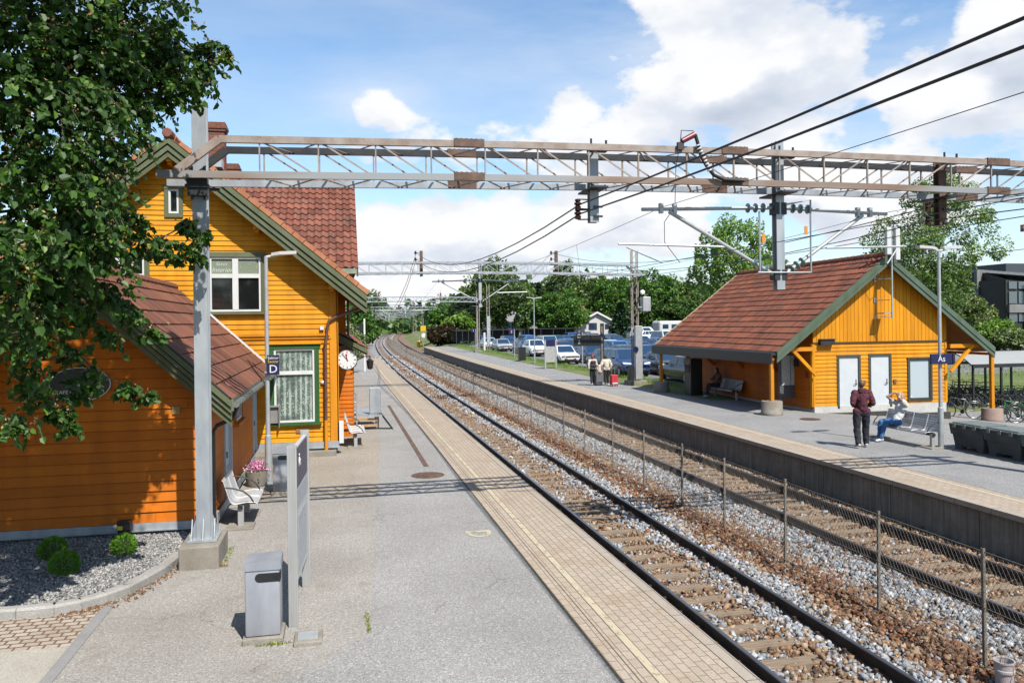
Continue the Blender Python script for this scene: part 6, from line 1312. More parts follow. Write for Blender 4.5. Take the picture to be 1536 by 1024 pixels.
mb=MB(); mb.ext([(x0-.4,78,ztop),(x1+17,74.,zf+.3),(x1+17,90,zf+.3),(x0+1,94,ztop)],(0,0,.3)); rf_=part('roof',mb,M('zinc_roof',(.25,.27,.29),(.32,.34,.36),4,.4,.4),MO)
mb=MB(); xx=at(1509,405,80.)[0]; mb.box(xx,xx+8,80,86,zf-.5,at(1509,395,80.)[2]); part('roof_cabin',mb,M('cabin_blue_grey',(.05,.06,.075),None),rf_)
# rainbow windsock at the right edge
a=at(1535,342,13.5)
t=thing('rainbow_pennant','small rainbow coloured pennant hanging from a thin wire at the right edge','pennant',a); mb=MB()
RB=[(.35,.05,.4),(.05,.12,.6),(.04,.4,.12),(.8,.6,.03),(.8,.25,.02),(.6,.03,.03)]
for k in range(6): mb.lathe([(.05,0),(.055,.022)],(a[0],a[1],a[2]-.07+k*.022),12,m=k)
part('sock',mb,[M('rainbow_stripe',c,None) for c in RB],t); mb=MB(); mb.tube([(a[0],a[1],a[2]+.06),(a[0],12.95,5.95)],.004,5); part('cord',mb,COPPER,t)
# ---------------------------------------------------------------- people
SKIN=M('skin',(.50,.29,.21),(.56,.34,.25),9,.5); 
def cloth(n,c,c2=None): return M(n,c,c2 or tuple(x*1.25 for x in c),7,.85,bump=.25,bs=25)
def blob(name,caps,mat,parent,vox=.009,sm=3,balls=(),fold=0):
    mb=MB()
    for p,r,q,r2 in caps:
        p=Vector(p);q=Vector(q); d=q-p
        if d.length<1e-5: mb.sphere(p,r,12); continue
        L=d.length; d.normalize(); pr=[]
        for k in range(5): a=PI/2*k/4; pr.append((r*math.sin(a),-r*math.cos(a)))
        for k in range(5): a=PI/2*k/4; pr.append((r2*math.cos(a),L+r2*math.sin(a)))
        pr[0]=(1e-4,pr[0][1]); pr[-1]=(1e-4,pr[-1][1]); mb.lathe(pr,p,14,axis=d)
    for c,r,sc in balls: mb.sphere(c,r,16,sc=sc)
    me=mb.mesh('tmp',mat); o=link(bpy.data.objects.new('tmp',me)); m=o.modifiers.new('r','REMESH'); m.mode='VOXEL'; m.voxel_size=vox
    if fold:
        tx=bpy.data.textures.get('cloth_folds') or bpy.data.textures.new('cloth_folds','CLOUDS'); tx.noise_scale=.10; tx.noise_depth=2; dm=o.modifiers.new('d','DISPLACE'); dm.texture=tx; dm.strength=fold; dm.mid_level=.5
    s=o.modifiers.new('s','SMOOTH'); s.iterations=sm; s.factor=.5
    dg=bpy.context.evaluated_depsgraph_get(); nm=bpy.data.meshes.new_from_object(o.evaluated_get(dg)); nm.name=name; bpy.data.objects.remove(o)
    nm.materials.clear(); nm.materials.append(mat); nm.polygons.foreach_set('use_smooth',[True]*len(nm.polygons))
    ob=link(bpy.data.objects.new(name,nm)); ob.parent=parent; return ob
def hand(caps,w,d,n,s,curl=.6):
    w=Vector(w);d=Vector(d).normalized();s=Vector(s); s=(s-d*s.dot(d)).normalized(); n=Vector(n); n=(n-d*n.dot(d)-s*n.dot(s)).normalized()
    for k in (-.026,0,.026): caps.append((w+s*k*.6,.018,w+d*.085+s*k,.016))
    for k,l in ((.031,.068),(.011,.078),(-.010,.072),(-.030,.056)):
        a=w+d*.09+s*k; e1=(d*math.cos(curl)+n*math.sin(curl)); e2=(d*math.cos(curl*2)+n*math.sin(curl*2)); b=a+e1*l*.55; caps.append((a,.0105,b,.0095)); caps.append((b,.0095,b+e2*l*.5,.008))
    a=w+d*.03+s*.03; b=a+(d*.6+s*.7+n*.25).normalized()*.04; caps.append((a,.013,b,.011)); caps.append((b,.011,b+(d*.9+s*.2+n*.3).normalized()*.03,.009))
def person(label,loc,rz,J,top,bottom,shoes,hair,hairmesh='short',tr=.0,hood=False,sleeve=True,bag=0.,fem=False):
    """J: joints in a frame where the person looks along -y; right hand at -x"""
    t=thing('person',label,'person',loc,rz); v={k:Vector(p) for k,p in J.items()}
    sc=.92 if fem else 1.
    C=[(v['hipc'],.115*sc,v['waist'],.105*sc),(v['waist'],.10*sc,v['chest'],.115*sc),(v['neck'],.055,v['head']+V(0,0,-.05),.05)]
    hx=(v['shR']-v['shL']).normalized()
    C+=[(v['chest']+hx*.07,.10*sc,v['chest']-hx*.07,.10*sc),(v['shR'],.055,v['neck'],.05),(v['shL'],.055,v['neck'],.05),(v['hipR'],.095*sc,v['hipL'],.095*sc)]
    for s in 'RL':
        C+=[(v['sh'+s],.052,v['el'+s],.04),(v['el'+s],.04,v['wr'+s],.027),(v['hip'+s],.085*sc,v['kn'+s],.055),(v['kn'+s],.053,v['an'+s],.035),(v['an'+s]+V(0,0,-.03),.036,v['toe'+s],.03)]
        d=(v['wr'+s]-v['el'+s]).normalized(); d=v.get('hd'+s,d); hand(C,v['wr'+s],d,v.get('hn'+s,V(0,0,-1) if abs(d.z)<.7 else hx*(1 if s=='L' else -1)),v.get('hs'+s,V(0,-1,0)),.55)
    hd=v['head']; f=v.get('look',V(0,-1,0)).normalized(); rt=f.cross(V(0,0,1)).normalized(); up=V(0,0,1)
    C+=[(hd+f*.045-up*.07,.045,hd+f*.03-up*.03,.065),(hd+f*.098-up*.015,.012,hd+f*.088+up*.02,.009),(hd+rt*.077-up*.01,.016,hd+rt*.074+up*.02,.016),(hd-rt*.077-up*.01,.016,hd-rt*.074+up*.02,.016),(hd+f*.088-up*.055+rt*.018,.009,hd+f*.088-up*.055-rt*.018,.009)]
    body=blob('body',C,SKIN,t,.0085,2,[(hd+up*.02,.098,(.82,.95,1.12))])
    m=MB()
    for k in (-1,1): m.sphere(hd+f*.083+rt*k*.031+up*.005,.011,10)
    part('eyes',m,M('eye_dark',(.03,.02,.015),None,rough=.2) if not bpy.data.materials.get('eye_dark') else bpy.data.materials['eye_dark'],t,local=True)
    # clothing
    T=[(v['hipR']+V(0,0,.02),.10*sc+tr,v['hipL']+V(0,0,.02),.10*sc+tr),(v['hipc']+V(0,0,.05),.13*sc+tr,v['waist'],.135*sc+tr),(v['waist'],.135*sc+tr,v['chest'],.145*sc+tr),(v['chest']+hx*.09,.125*sc,v['chest']-hx*.09,.125*sc),(v['shR'],.078,v['neck']+V(0,0,-.03),.07),(v['shL'],.078,v['neck']+V(0,0,-.03),.07)]
    for s in 'RL':
        if sleeve: T+=[(v['sh'+s],.078+tr*.5,v['el'+s],.063+tr*.5),(v['el'+s],.063+tr*.5,v['wr'+s].lerp(v['el'+s],.12),.043+tr*.3)]
        else: T+=[(v['sh'+s],.076,v['sh'+s].lerp(v['el'+s],.45),.07)]
    if hood:
        bk_=v['neck']-f*.075; T+=[(bk_+rt*.06+up*.03,.05,bk_-rt*.06+up*.03,.05),(bk_+rt*.045-up*.03,.055,bk_-rt*.045-up*.03,.055),(bk_-up*.1,.04,bk_-up*.03,.05),(v['neck']+rt*.07+up*.025,.035,v['neck']-rt*.07+up*.025,.035)]
    blob('top',T,top,t,.011,2,fold=.045)
    Bm=[(v['hipR'],.118*sc,v['hipL'],.118*sc),(v['hipc']+V(0,0,.0),.125*sc,v['hipc'].lerp(v['waist'],.35),.12*sc)]
    for s in 'RL': Bm+=[(v['hip'+s],.110*sc+bag*.5,v['kn'+s],.080*sc+bag),(v['kn'+s],.080*sc+bag,v['an'+s]+(v['kn'+s]-v['an'+s])*.06,.062*sc+bag)]
    blob('trousers',Bm,bottom,t,.011,2,fold=.04)
    for s in 'RL': blob('shoe',[(v['an'+s]+V(0,0,-.045)-(v['toe'+s]-v['an'+s]).normalized()*.05,.042,v['toe'+s],.036),(v['an'+s]+V(0,0,-.03),.046,v['an'+s]+V(0,0,.01),.042)],shoes,t,.009,2)
    Hb=[(hd+up*.035-f*.012,.102,(.86,.97,1.08))]
    Hc=[]
    if hairmesh=='long': Hc=[(hd-f*.05+up*.03,.085,hd-f*.07-up*.14,.07),(hd-f*.075-up*.12,.075,hd-f*.09-up*.30,.045),(hd+rt*.07,.03,hd+rt*.07-up*.18-f*.03,.03),(hd-rt*.07,.03,hd-rt*.07-up*.18-f*.03,.03)]
    elif hairmesh=='up': Hc=[(hd+up*.13-f*.03,.06,hd+up*.19-f*.04,.045),(hd-f*.06-up*.05,.055,hd-f*.05,.07)]
    else: Hc=[(hd-f*.05-up*.06,.045,hd-f*.03,.075)]
    hm=blob('hair',Hc,hair,t,.009,2,[(c+f*(-.012),r,s) for c,r,s in Hb])
    return t,v
def stand(h=1.0,arms='down',stride=.0,spread=.11):
    J=dict(hipc=(0,0,.97),waist=(0,.005,1.12),chest=(0,.01,1.34),neck=(0,.02,1.50),head=(0,-.005,1.655),shR=(-.185,.02,1.45),shL=(.185,.02,1.45),hipR=(-spread*.9,0,.93),hipL=(spread*.9,0,.93),
     knR=(-spread,-.02-stride*.5,.51),knL=(spread,-.02+stride*.35,.51),anR=(-spread-.01,.02-stride,.095),anL=(spread+.01,.03+stride*.8,.095+max(0,stride)*.15),toeR=(-spread-.04,-.13-stride,.038),toeL=(spread+.04,-.12+stride*.8,.038+max(0,stride)*.05))
    if arms=='front': J.update(elR=(-.27,.10,1.19),elL=(.27,.10,1.19),wrR=(-.17,-.10,1.08),wrL=(.17,-.10,1.08),hdR=(.75,-.5,-.1),hdL=(-.75,-.5,-.1))
    else: J.update(elR=(-.245,.05,1.18),elL=(.245,.05,1.18),wrR=(-.26,-.03,.94),wrL=(.26,-.03,.94))
    if h!=1: J={k:(tuple(Vector(p)*h) if not k.startswith(('hd','hn','hs','look')) else p) for k,p in J.items()}
    return J
HAIRB=M('brown_hair',(.10,.045,.022),(.17,.08,.04),30,.6,stretch=(1,1,.2)); HAIRL=M('light_hair',(.36,.22,.12),(.48,.32,.18),30,.6,stretch=(1,1,.2)); HAIRR=M('red_hair',(.22,.03,.05),(.34,.06,.08),30,.6,stretch=(1,1,.2))
WSHOE=M('white_shoe',(.66,.66,.65),None,rough=.5); JEAN=cloth('blue_jeans',(.03,.12,.30),(.05,.18,.40)); DARKC=cloth('dark_trousers',(.010,.012,.022),(.016,.018,.03)); BLACKC=cloth('black_trousers',(.009,.009,.010))
a=gp(1293,671); J=stand(1.035,'front',.10,.13); J['look']=(-.1,-1,-.12)
person('person in a maroon hooded sweatshirt and dark trousers standing with back to the viewer',(a[0],a[1],.008),PI-.25,J,cloth('maroon_hoodie',(.075,.008,.022),(.10,.012,.03)),DARKC,WSHOE,HAIRB,tr=.022,hood=True,bag=.016)
# seated in the sun, arms raised to the head, facing the tracks
def sit(): return dict(hipc=(0,-.02,.57),waist=(0,.06,.72),chest=(0,.13,.94),neck=(0,.15,1.10),head=(0,.12,1.25),shR=(-.18,.14,1.05),shL=(.18,.14,1.05),hipR=(-.09,-.03,.545),hipL=(.09,-.03,.545),knR=(-.11,-.46,.55),knL=(.12,-.47,.56),anR=(-.12,-.52,.10),anL=(.10,-.62,.10),toeR=(-.13,-.67,.04),toeL=(.10,-.77,.045),elR=(-.24,.08,.82),elL=(.24,.08,.82),wrR=(-.15,-.16,.72),wrL=(.15,-.16,.72))
J=sit(); J.update(elR=(-.23,-.14,1.26),elL=(.24,-.12,1.27),wrR=(-.10,.02,1.39),wrL=(.11,.03,1.40),hdR=(.5,.6,-.3),hdL=(-.5,.6,-.3),hsR=(0,-.3,-1),hsL=(0,-.3,-1),look=(0,-1,-.1))
person('person in white top and blue jeans on the sunny bench with arms raised',(15.80,20.32,0),-PI/2,J,cloth('white_top',(.66,.66,.64),(.74,.74,.72)),JEAN,WSHOE,HAIRL,'long',sleeve=False,fem=True)
J=sit(); J.update(chest=(0,.02,.93),neck=(0,-.02,1.08),head=(0,-.09,1.21),shR=(-.18,.0,1.03),shL=(.18,.0,1.03),elR=(-.22,-.16,.80),elL=(.22,-.16,.80),wrR=(-.07,-.38,.80),wrL=(.07,-.38,.80),look=(0,-1,-.5))
person('person in brown shirt and dark jeans bending forward on the shaded bench',(17.22,34.35,0),-PI/2,J,cloth('brown_shirt',(.14,.07,.05),(.26,.14,.11)),cloth('dark_jeans',(.015,.022,.05)),WSHOE,M('dark_ginger_hair',(.10,.04,.02),None),'long',fem=True)
# two walkers with suitcases
a=gp(889,578); J=stand(.95,'down',.10,.09); J.update(wrL=(.24,.10,.93),elL=(.25,.10,1.12))
p,_=person('person with red hair and a dark backpack walking away beside a grey suitcase',(a[0],a[1],.008),PI,J,cloth('white_sweater',(.60,.56,.50),(.68,.64,.58)),BLACKC,WSHOE,HAIRR,'up',tr=.01,fem=True)
blob('backpack',[((-.07,.17,1.30),.09,(.07,.17,1.30),.09),((-.08,.19,1.10),.10,(.08,.19,1.10),.10),((0,.24,1.08),.07,(0,.24,1.16),.07)],cloth('dark_backpack',(.035,.02,.03)),p,.012,3)
a2=gp(910,578); J=stand(.97,'down',.08,.09); J.update(chest=(0,-.05,1.28),neck=(0,-.09,1.42),head=(0,-.14,1.55),shR=(-.18,-.06,1.37),shL=(.18,-.06,1.37),elR=(-.28,-.02,1.12),wrR=(-.24,-.06,.90),elL=(.30,.0,1.13),wrL=(.34,-.06,.98))
p2,_=person('person in a cream jacket and dark green cap walking away beside a red suitcase',(a2[0],a2[1],.008),PI,J,cloth('cream_jacket',(.62,.55,.44),(.70,.63,.52)),BLACKC,WSHOE,M('green_cap',(.02,.07,.045),None,rough=.8),tr=.03,fem=True)
mbag=blob('tmpbag',[((.0,0,.0),.11,(.0,0,.26),.09),((.05,.02,-.05),.10,(-.05,.02,.1),.1)],cloth('pale_pink_bag',(.66,.50,.48),(.74,.62,.58)),None,.014,3); mbag.name='shoulder_bag'; mbag.location=(a2[0]-.42,a2[1]-.0,.82); tag(mbag,'pale pink bag hanging at the side of the person in the cream jacket','bag')
def case(px,py,c,label):
    x,y,_=gp(px,py); t=thing('suitcase',label,'suitcase',(x,y,.005),.2,group='wheeled suitcases'); mt=M('suitcase_'+label[:6].strip(),c,None,rough=.4)
    m=MB(); m.box(-.20,.20,-.13,.13,.07,.62,ch=.03); 
    for k in (-.12,-.04,.04,.12): m.box(k-.012,k+.012,-.137,-.128,.1,.6)
    part('shell',m,mt,t,local=True); m=MB(); m.tube([(-.1,.08,.6),(-.1,.05,.98),(.1,.05,.98),(.1,.08,.6)],.011,6); part('handle',m,GALV,t,local=True)
    for k in (-.16,.16):
        for j in (-.09,.09): m=MB(); m.lathe([(.035,-.012),(.035,.012)],(k,j,.036),10,axis=(1,0,0)); part('wheel',m,BLK,t,local=True)
    m=MB(); m.box(-.16,.16,-.141,-.128,.14,.2); part('strap',m,TXTW if c[0]>.3 else DARK,t,local=True)
case(898,578,(.16,.17,.19),'grey wheeled suitcase pulled by the person with a dark backpack'); case(921,579,(.62,.05,.07),'red wheeled suitcase pulled by the person in the cream jacket')
# ---------------------------------------------------------------- vegetation
def leafmesh(name,P,size,tint,mats,nrm=None,droop=None,seed=1,aspect=.62,cup=.18,fold=False):
    """pointed leaves: one four cornered blade each, base at P"""
    g=np.random.default_rng(seed); n=len(P); size=np.broadcast_to(size,(n,)).astype(float)
    d=g.normal(size=(n,3)) if droop is None else droop+g.normal(size=(n,3))*.55
    d/=np.linalg.norm(d,axis=1)[:,None]; m=g.normal(size=(n,3)) if nrm is None else nrm+g.normal(size=(n,3))*.6
    m-=d*(m*d).sum(1)[:,None]; m/=np.linalg.norm(m,axis=1)[:,None]+1e-9; s=np.cross(d,m); L=size[:,None]
    if fold:
        B=P; T_=P+d*L-m*L*.10; l1=P+d*L*.16+s*L*aspect*.44+m*L*cup; l2=P+d*L*.58+s*L*aspect*.46+m*L*cup*.8; r1=P+d*L*.16-s*L*aspect*.44+m*L*cup; r2=P+d*L*.58-s*L*aspect*.46+m*L*cup*.8
        v=np.concatenate([np.stack([B,l1,l2,T_],1),np.stack([B,T_,r2,r1],1)],0); tint=np.concatenate([np.broadcast_to(tint,(n,))]*2); n*=2
    else: v=np.stack([P,P+d*L*.42+s*L*aspect*.5+m*L*cup,P+d*L,P+d*L*.42-s*L*aspect*.5+m*L*cup],1)
    me=bpy.data.meshes.new(name); me.vertices.add(n*4); me.vertices.foreach_set('co',v.reshape(-1)); me.loops.add(n*4); me.loops.foreach_set('vertex_index',np.arange(n*4,dtype=np.int32)); me.polygons.add(n)
    me.polygons.foreach_set('loop_start',np.arange(0,n*4,4,dtype=np.int32)); me.polygons.foreach_set('loop_total',np.full(n,4,dtype=np.int32))
    a=me.attributes.new('tint','FLOAT','POINT'); a.data.foreach_set('value',np.repeat(np.broadcast_to(tint,(n,)),4).astype(np.float32)); me.materials.append(mats); me.update(calc_edges=True); return me
BARK=M('bark',(.07,.055,.04),(.15,.12,.09),6,.9,bump=.6,bs=18,stretch=(1,1,.25)); BIRCHB=NT('birch_bark'); BIRCHB.set(Roughness=.7); BIRCHB.base(BIRCHB.ramp(BIRCHB.noise(3,4,BIRCHB.map((1,1,4))),[(.36,(.05,.045,.04)),(.46,(.55,.53,.50))])); BIRCHB=BIRCHB.mat
LF={'linden':leafmat('linden_leaf',(.011,.036,.005),(.036,.088,.009),(.11,.19,.02),.32,.5,k=1.0),
    'maple':leafmat('maple_leaf',(.022,.058,.008),(.046,.100,.015),(.085,.15,.028),.28,k=1.5),
    'birch':leafmat('birch_leaf',(.05,.085,.025),(.085,.13,.04),(.15,.19,.075),.30,k=1.5),
    'bright':leafmat('bright_leaf',(.05,.095,.014),(.088,.148,.026),(.15,.22,.05),.34,k=1.5),
    'dark':leafmat('dark_leaf',(.018,.042,.010),(.036,.072,.014),(.065,.105,.022),.22,k=1.5),
    'olive':leafmat('olive_leaf',(.028,.052,.013),(.05,.085,.02),(.085,.125,.032),.25,k=1.5),
    'conifer':leafmat('conifer_needle',(.008,.026,.010),(.016,.044,.016),(.035,.065,.03),.10),
    'copper':leafmat('copper_leaf',(.022,.018,.010),(.045,.03,.014),(.08,.06,.025),.2),
    'bloom':leafmat('white_blossom_bush',(.05,.09,.02),(.11,.15,.05),(.55,.55,.36),.25),
    'thuja':leafmat('ball_shrub_needle',(.05,.13,.008),(.10,.23,.016),(.18,.32,.04),.25,k=1.0),
    'tan':leafmat('blossom_tan',(.20,.13,.055),(.36,.25,.11),(.48,.36,.18),.25),'pink':leafmat('pink_petal',(.45,.10,.28),(.60,.22,.42),(.75,.5,.62),.2),'yellow':leafmat('yellow_flower_bush',(.07,.12,.02),(.16,.20,.03),(.5,.42,.04),.25)}
# ---- foreground lime tree
T=thing('lime_tree','large leafy tree overhanging the top left corner with drooping blossoming branches','tree',(-8.0,10.4,0))
BL=[(60,40,10.2,.95),(150,40,10.6,.85),(232,35,11,.62),(285,75,11,.45),(325,75,11.1,.2),(40,150,9.8,.95),(125,140,10.4,.74),(212,115,10.8,.52),(262,118,11,.40),(40,260,9.8,.85),(110,235,10.2,.52),(185,180,10.8,.42),(75,330,9.8,.65),(140,300,10.4,.34),(15,380,9.3,.6),(110,400,10.2,.55),(165,355,10.8,.34),(205,335,11,.2),
 (222,368,11.6,.25),(255,375,11.9,.22),(285,380,12.1,.19),(300,350,12.1,.14),(282,335,12.1,.07),(40,450,9.6,.55),(110,460,10.2,.42),(165,445,10.9,.3),(205,470,11.3,.2),(225,500,11.4,.13),(60,540,10,.32),(108,522,10.5,.2),(150,560,10.8,.22),(190,580,11.1,.14),(215,592,11.2,.1),(30,600,9.8,.32),(70,575,10.2,.3),(90,620,10.3,.14),(100,640,10.3,.07),(20,640,9.6,.14),(45,500,9.6,.42),(140,500,10.6,.28),(130,590,10.7,.16)]
OUT=[(-4.9,10.5,5.2,1.2),(-5.6,9.5,6.8,1.5),(-4.6,10.2,8.6,1.4),(-3.6,10.6,8.9,.9),(-3.3,8.5,9.7,1.5),(-2.5,9.0,9.5,1.0),(-4.7,8.0,9.3,1.5),(-4.4,9.4,10.4,1.4),(-5.6,8.6,8.2,1.3),(-6.2,11.5,8.8,1.7),(-7.8,9.5,9.5,2),(-4.2,9.2,9.8,1.4),(-7,12.3,6.5,1.6),(-9.5,10.5,8,2),(-6.4,12.3,3.7,1.4),(-6.6,10.4,3.2,1.5),(-6.0,9.0,3.0,1.2),(-8.4,8,7,1.8),(-6.2,8.6,4.6,1.2),(-7.4,12,10.6,1.8),(-5.2,10.6,11,1.5),(-9.2,12.6,6,1.6)]  # unseen rest of the crown, with clumps added to shade annex and near leaves
g=np.random.default_rng(11); PP=[];DD=[];SS=[];TT=[];twig=MB(); BP=[];hubs=[]
cen=[(V(*at(px,py,Y)),r,True) for px,py,Y,r in BL]+[(V(x,y,z),r,False) for x,y,z,r in OUT]
for c,r,vis in cen:
    nt=int((106 if vis else 26)*max(.05,r**2)/.30)+(8 if vis else 0)
    if vis and c.z<4.0: nt=int(nt*.55)
    subs=[]
    for k in range(max(3,int(5+9*r))):
        u=g.normal(size=3); u/=np.linalg.norm(u); subs.append(u*g.uniform(.35,1)**.6)
    for k in range(nt):
        u=subs[int(g.integers(0,len(subs)))]+g.normal(size=3)*(.30 if vis else .4); un=np.linalg.norm(u); rs_=min(1.08,un); u=u/un; rr=(max(.05,r-.10) if vis else r)*rs_; p0=np.array(c)+u*rr; _u=0
        out=np.array([u[0],u[1],.15*u[2]]); out+=g.normal(size=3)*.3; out/=np.linalg.norm(out)+1e-6
        ln=g.uniform(.22,.5)*(min(.9,.22+r*.8) if vis else 1.5); nl=int(g.integers(6,11)) if vis else int(g.integers(5,8)); pr=p0.copy(); pts=[Vector(pr)]
        tw=g.uniform(0,1)
        for i in range(nl):
            s=(i+1)/nl; p=p0+out*ln*s+np.array([0,0,-.55*ln*s*s]); pts.append(Vector(p)) if i%3==2 else None
            side=np.cross(out,[0,0,1]); side/=np.linalg.norm(side)+1e-6; sg=1 if i%2 else -1
            PP.append(p); DD.append(side*sg*.55+out*.45+np.array([0,0,-.75])); SS.append(g.choice([.05,.07,.085,.105])*g.uniform(.85,1.2)*(1 if vis else 1.45)); TT.append(np.clip(tw*.6+g.uniform(0,.4),0,1))
        if vis and len(pts)>1 and k%3==0: twig.tube(pts,.004,4,cap=False)
        if vis and g.uniform()<.34:
            q=p0+out*ln*g.uniform(.3,.8)
            for _ in range(int(g.integers(4,9))): BP.append(q+g.normal(size=3)*.035)
nr=np.array(PP)-np.array([-7,10.5,6]); nr/=np.linalg.norm(nr,axis=1)[:,None]; nr=nr*.5+np.array([0,-.25,.75])
o=link(bpy.data.objects.new('crown',leafmesh('crown',np.array(PP)-np.array([-8,10.4,0]),np.array(SS),np.array(TT),LF['linden'],nrm=nr,droop=np.array(DD),seed=2,aspect=.80,cup=.12,fold=True))); o.parent=T
o=link(bpy.data.objects.new('blossom',leafmesh('blossom',np.array(BP)-np.array([-8,10.4,0]),g.uniform(.025,.05,len(BP)),g.uniform(0,1,len(BP)),LF['tan'],seed=3,aspect=.6))); o.parent=T
tk=MB(); tk.tube([(-8,10.4,-.1),(-8.0,10.4,.6),(-7.95,10.42,2.2),(-7.8,10.45,4),(-7.6,10.5,6.5),(-7.3,10.5,9),(-7,10.5,11)],[.46,.36,.31,.28,.22,.14,.06],12)
for c,r,vis in cen:
    if r<.33 and vis: continue
    zs=max(2.0,min(9.5,c.z-.2-.35*abs(c.x+7.8))); a=V(-7.95+.1*zs/2,10.43,zs); m=a.lerp(c,.5)+V(0,0,.35); L=(c-a).length
    tk.tube([a,a.lerp(m,.6),m,m.lerp(c,.55)+V(0,0,.1),c],[.035+.012*L,.03+.008*L,.018+.006*L,.02,.008],6)
hub=[(V(*at(170,355,10.8)),[(225,365,11.6),(262,372,11.9),(292,378,12.1),(305,345,12.1)]),(V(*at(110,460,10.2)),[(165,445,10.9),(205,470,11.3),(225,500,11.4)]),(V(*at(60,540,10)),[(115,530,10.5),(150,560,10.8),(190,580,11.1),(215,592,11.2)]),(V(*at(40,500,9.6)),[(70,575,10.2),(90,620,10.3),(100,640,10.3)]),(V(*at(215,120,10.8)),[(268,120,11),(325,75,11.1)]),(V(*at(235,35,11)),[(290,75,11),(325,75,11.1)]),(V(*at(225,365,11.6)),[(285,335,12.1)])]
for a,l in hub: q=[a]+[V(*at(*p)) for p in l]; tk.tube(q,[.016-.012*i/(len(q)-1) for i in range(len(q))],5)
tk2=part('trunk',tk,BARK,T,smooth=60); part('twig',twig,BARK,T)
# ---- ball shrubs in the gravel bed
for px,py,r,lab in ((80,838,.185,'dark shaded ball shrub in the gravel bed, nearest the annex corner tree'),(97,861,.185,'bright green ball shrub in the gravel bed, nearest the kerb'),(186,831,.17,'bright green ball shrub in the gravel bed near the floodlight')):
    x,y,_=gp(px,py,.05); t=thing('ball_shrub',lab,'shrub',(x,y,.05),group='round shrubs in the gravel bed'); n=3600; u=g.normal(size=(n,3)); u/=np.linalg.norm(u,axis=1)[:,None]; rad=r*(.72+.28*g.uniform(size=n)**.5)*(1+.10*np.sin(u[:,0]*9+u[:,1]*7)); P=u*rad[:,None]; P[:,2]=np.maximum(P[:,2]*.92+r*.82,.01)
    o=link(bpy.data.objects.new('foliage',leafmesh('foliage',P,g.uniform(.025,.05,n),g.uniform(0,1,n),LF['thuja'],droop=u*1.3+np.array([0,0,.5]),seed=int(px),aspect=.3))); o.parent=t; m=MB(); m.tube([(0,0,-.05),(0,0,r)],.018,6); part('stem',m,BARK,t,local=True)
pl=[o for o in bpy.data.objects if o.name=='flower_planter'][0]; n=420; u=g.normal(size=(n,3))*np.array([.11,.11,.06]); m_=leafmesh('flowers',u+np.array([0,0,.40]),g.uniform(.035,.06,n),g.uniform(0,1,n),LF['pink'],seed=4); o=link(bpy.data.objects.new('flowers',m_)); o.parent=pl; o.location=(-.02,.05,.02); n=260; m_=leafmesh('leaves',g.normal(size=(n,3))*np.array([.12,.12,.04])+np.array([0,0,.34]),g.uniform(.04,.07,n),g.uniform(0,1,n),LF['maple'],seed=4); o=link(bpy.data.objects.new('leaves',m_)); o.parent=pl; o.location=(-.02,.05,.0)
# ---- tree kinds, unit height 1 and unit half width 1 (scaled per tree)
def crown(kind,n,leaf,seed,shape):
    g=np.random.default_rng(seed); P=[];D=[];N=[]
    nc=110 if kind!='conifer' else 0
    if shape=='cone':
        z=g.uniform(.02,1,n)**1.25; lay=np.floor(z*17)/17+.03*g.uniform(size=n); a=g.uniform(0,2*PI,n); arm=np.floor(a/(2*PI)*11+lay*50)*2*PI/11+g.normal(0,.13,n); rad=(1-z)*g.uniform(.15,1,n)**.55*(1+.15*np.sin(lay*90)); P=np.stack([np.cos(arm)*rad,np.sin(arm)*rad,.06+.94*lay-.10*rad*(1-z)],1); D=np.stack([np.cos(arm),np.sin(arm),-.45+0*z],1); t=np.clip(.15+.6*rad/(1.001-z)*.7+g.normal(0,.15,n),0,1); return P,D,t
    cl=[]
    while len(cl)<nc:
        u=g.uniform(-1,1,3); q=u[0]**2+u[1]**2+u[2]**2
        if q>1 or (q<.28 and g.uniform()<.75): continue
        w=1.0
        if shape=='egg': w=(.62+.38*(1-(u[2]+1)/2)) if u[2]>0 else .95
        if shape=='tall': w=.55+.45*(1-abs(u[2]))
        cl.append((u[0]*w,u[1]*w,.16+.84*(u[2]+1)/2,g.uniform(.10,.26)*(1.15-.4*q)))
    cl=np.array(cl); pk=g.integers(0,nc,n); c=cl[pk]; u=g.normal(size=(n,3)); u/=np.linalg.norm(u,axis=1)[:,None]; rr=c[:,3]*g.uniform(.45,1.05,n)**.7
    P=c[:,:3]+u*rr[:,None]*np.array([1,1,.42]); D=u*np.array([1,1,.5])+np.array([0,0,-.25 if kind!='birch' else -.9]); t=np.clip(g.uniform(0,1,nc)[pk]*.55+g.uniform(0,.45,n),0,1); return P,D,t
PROTO={}
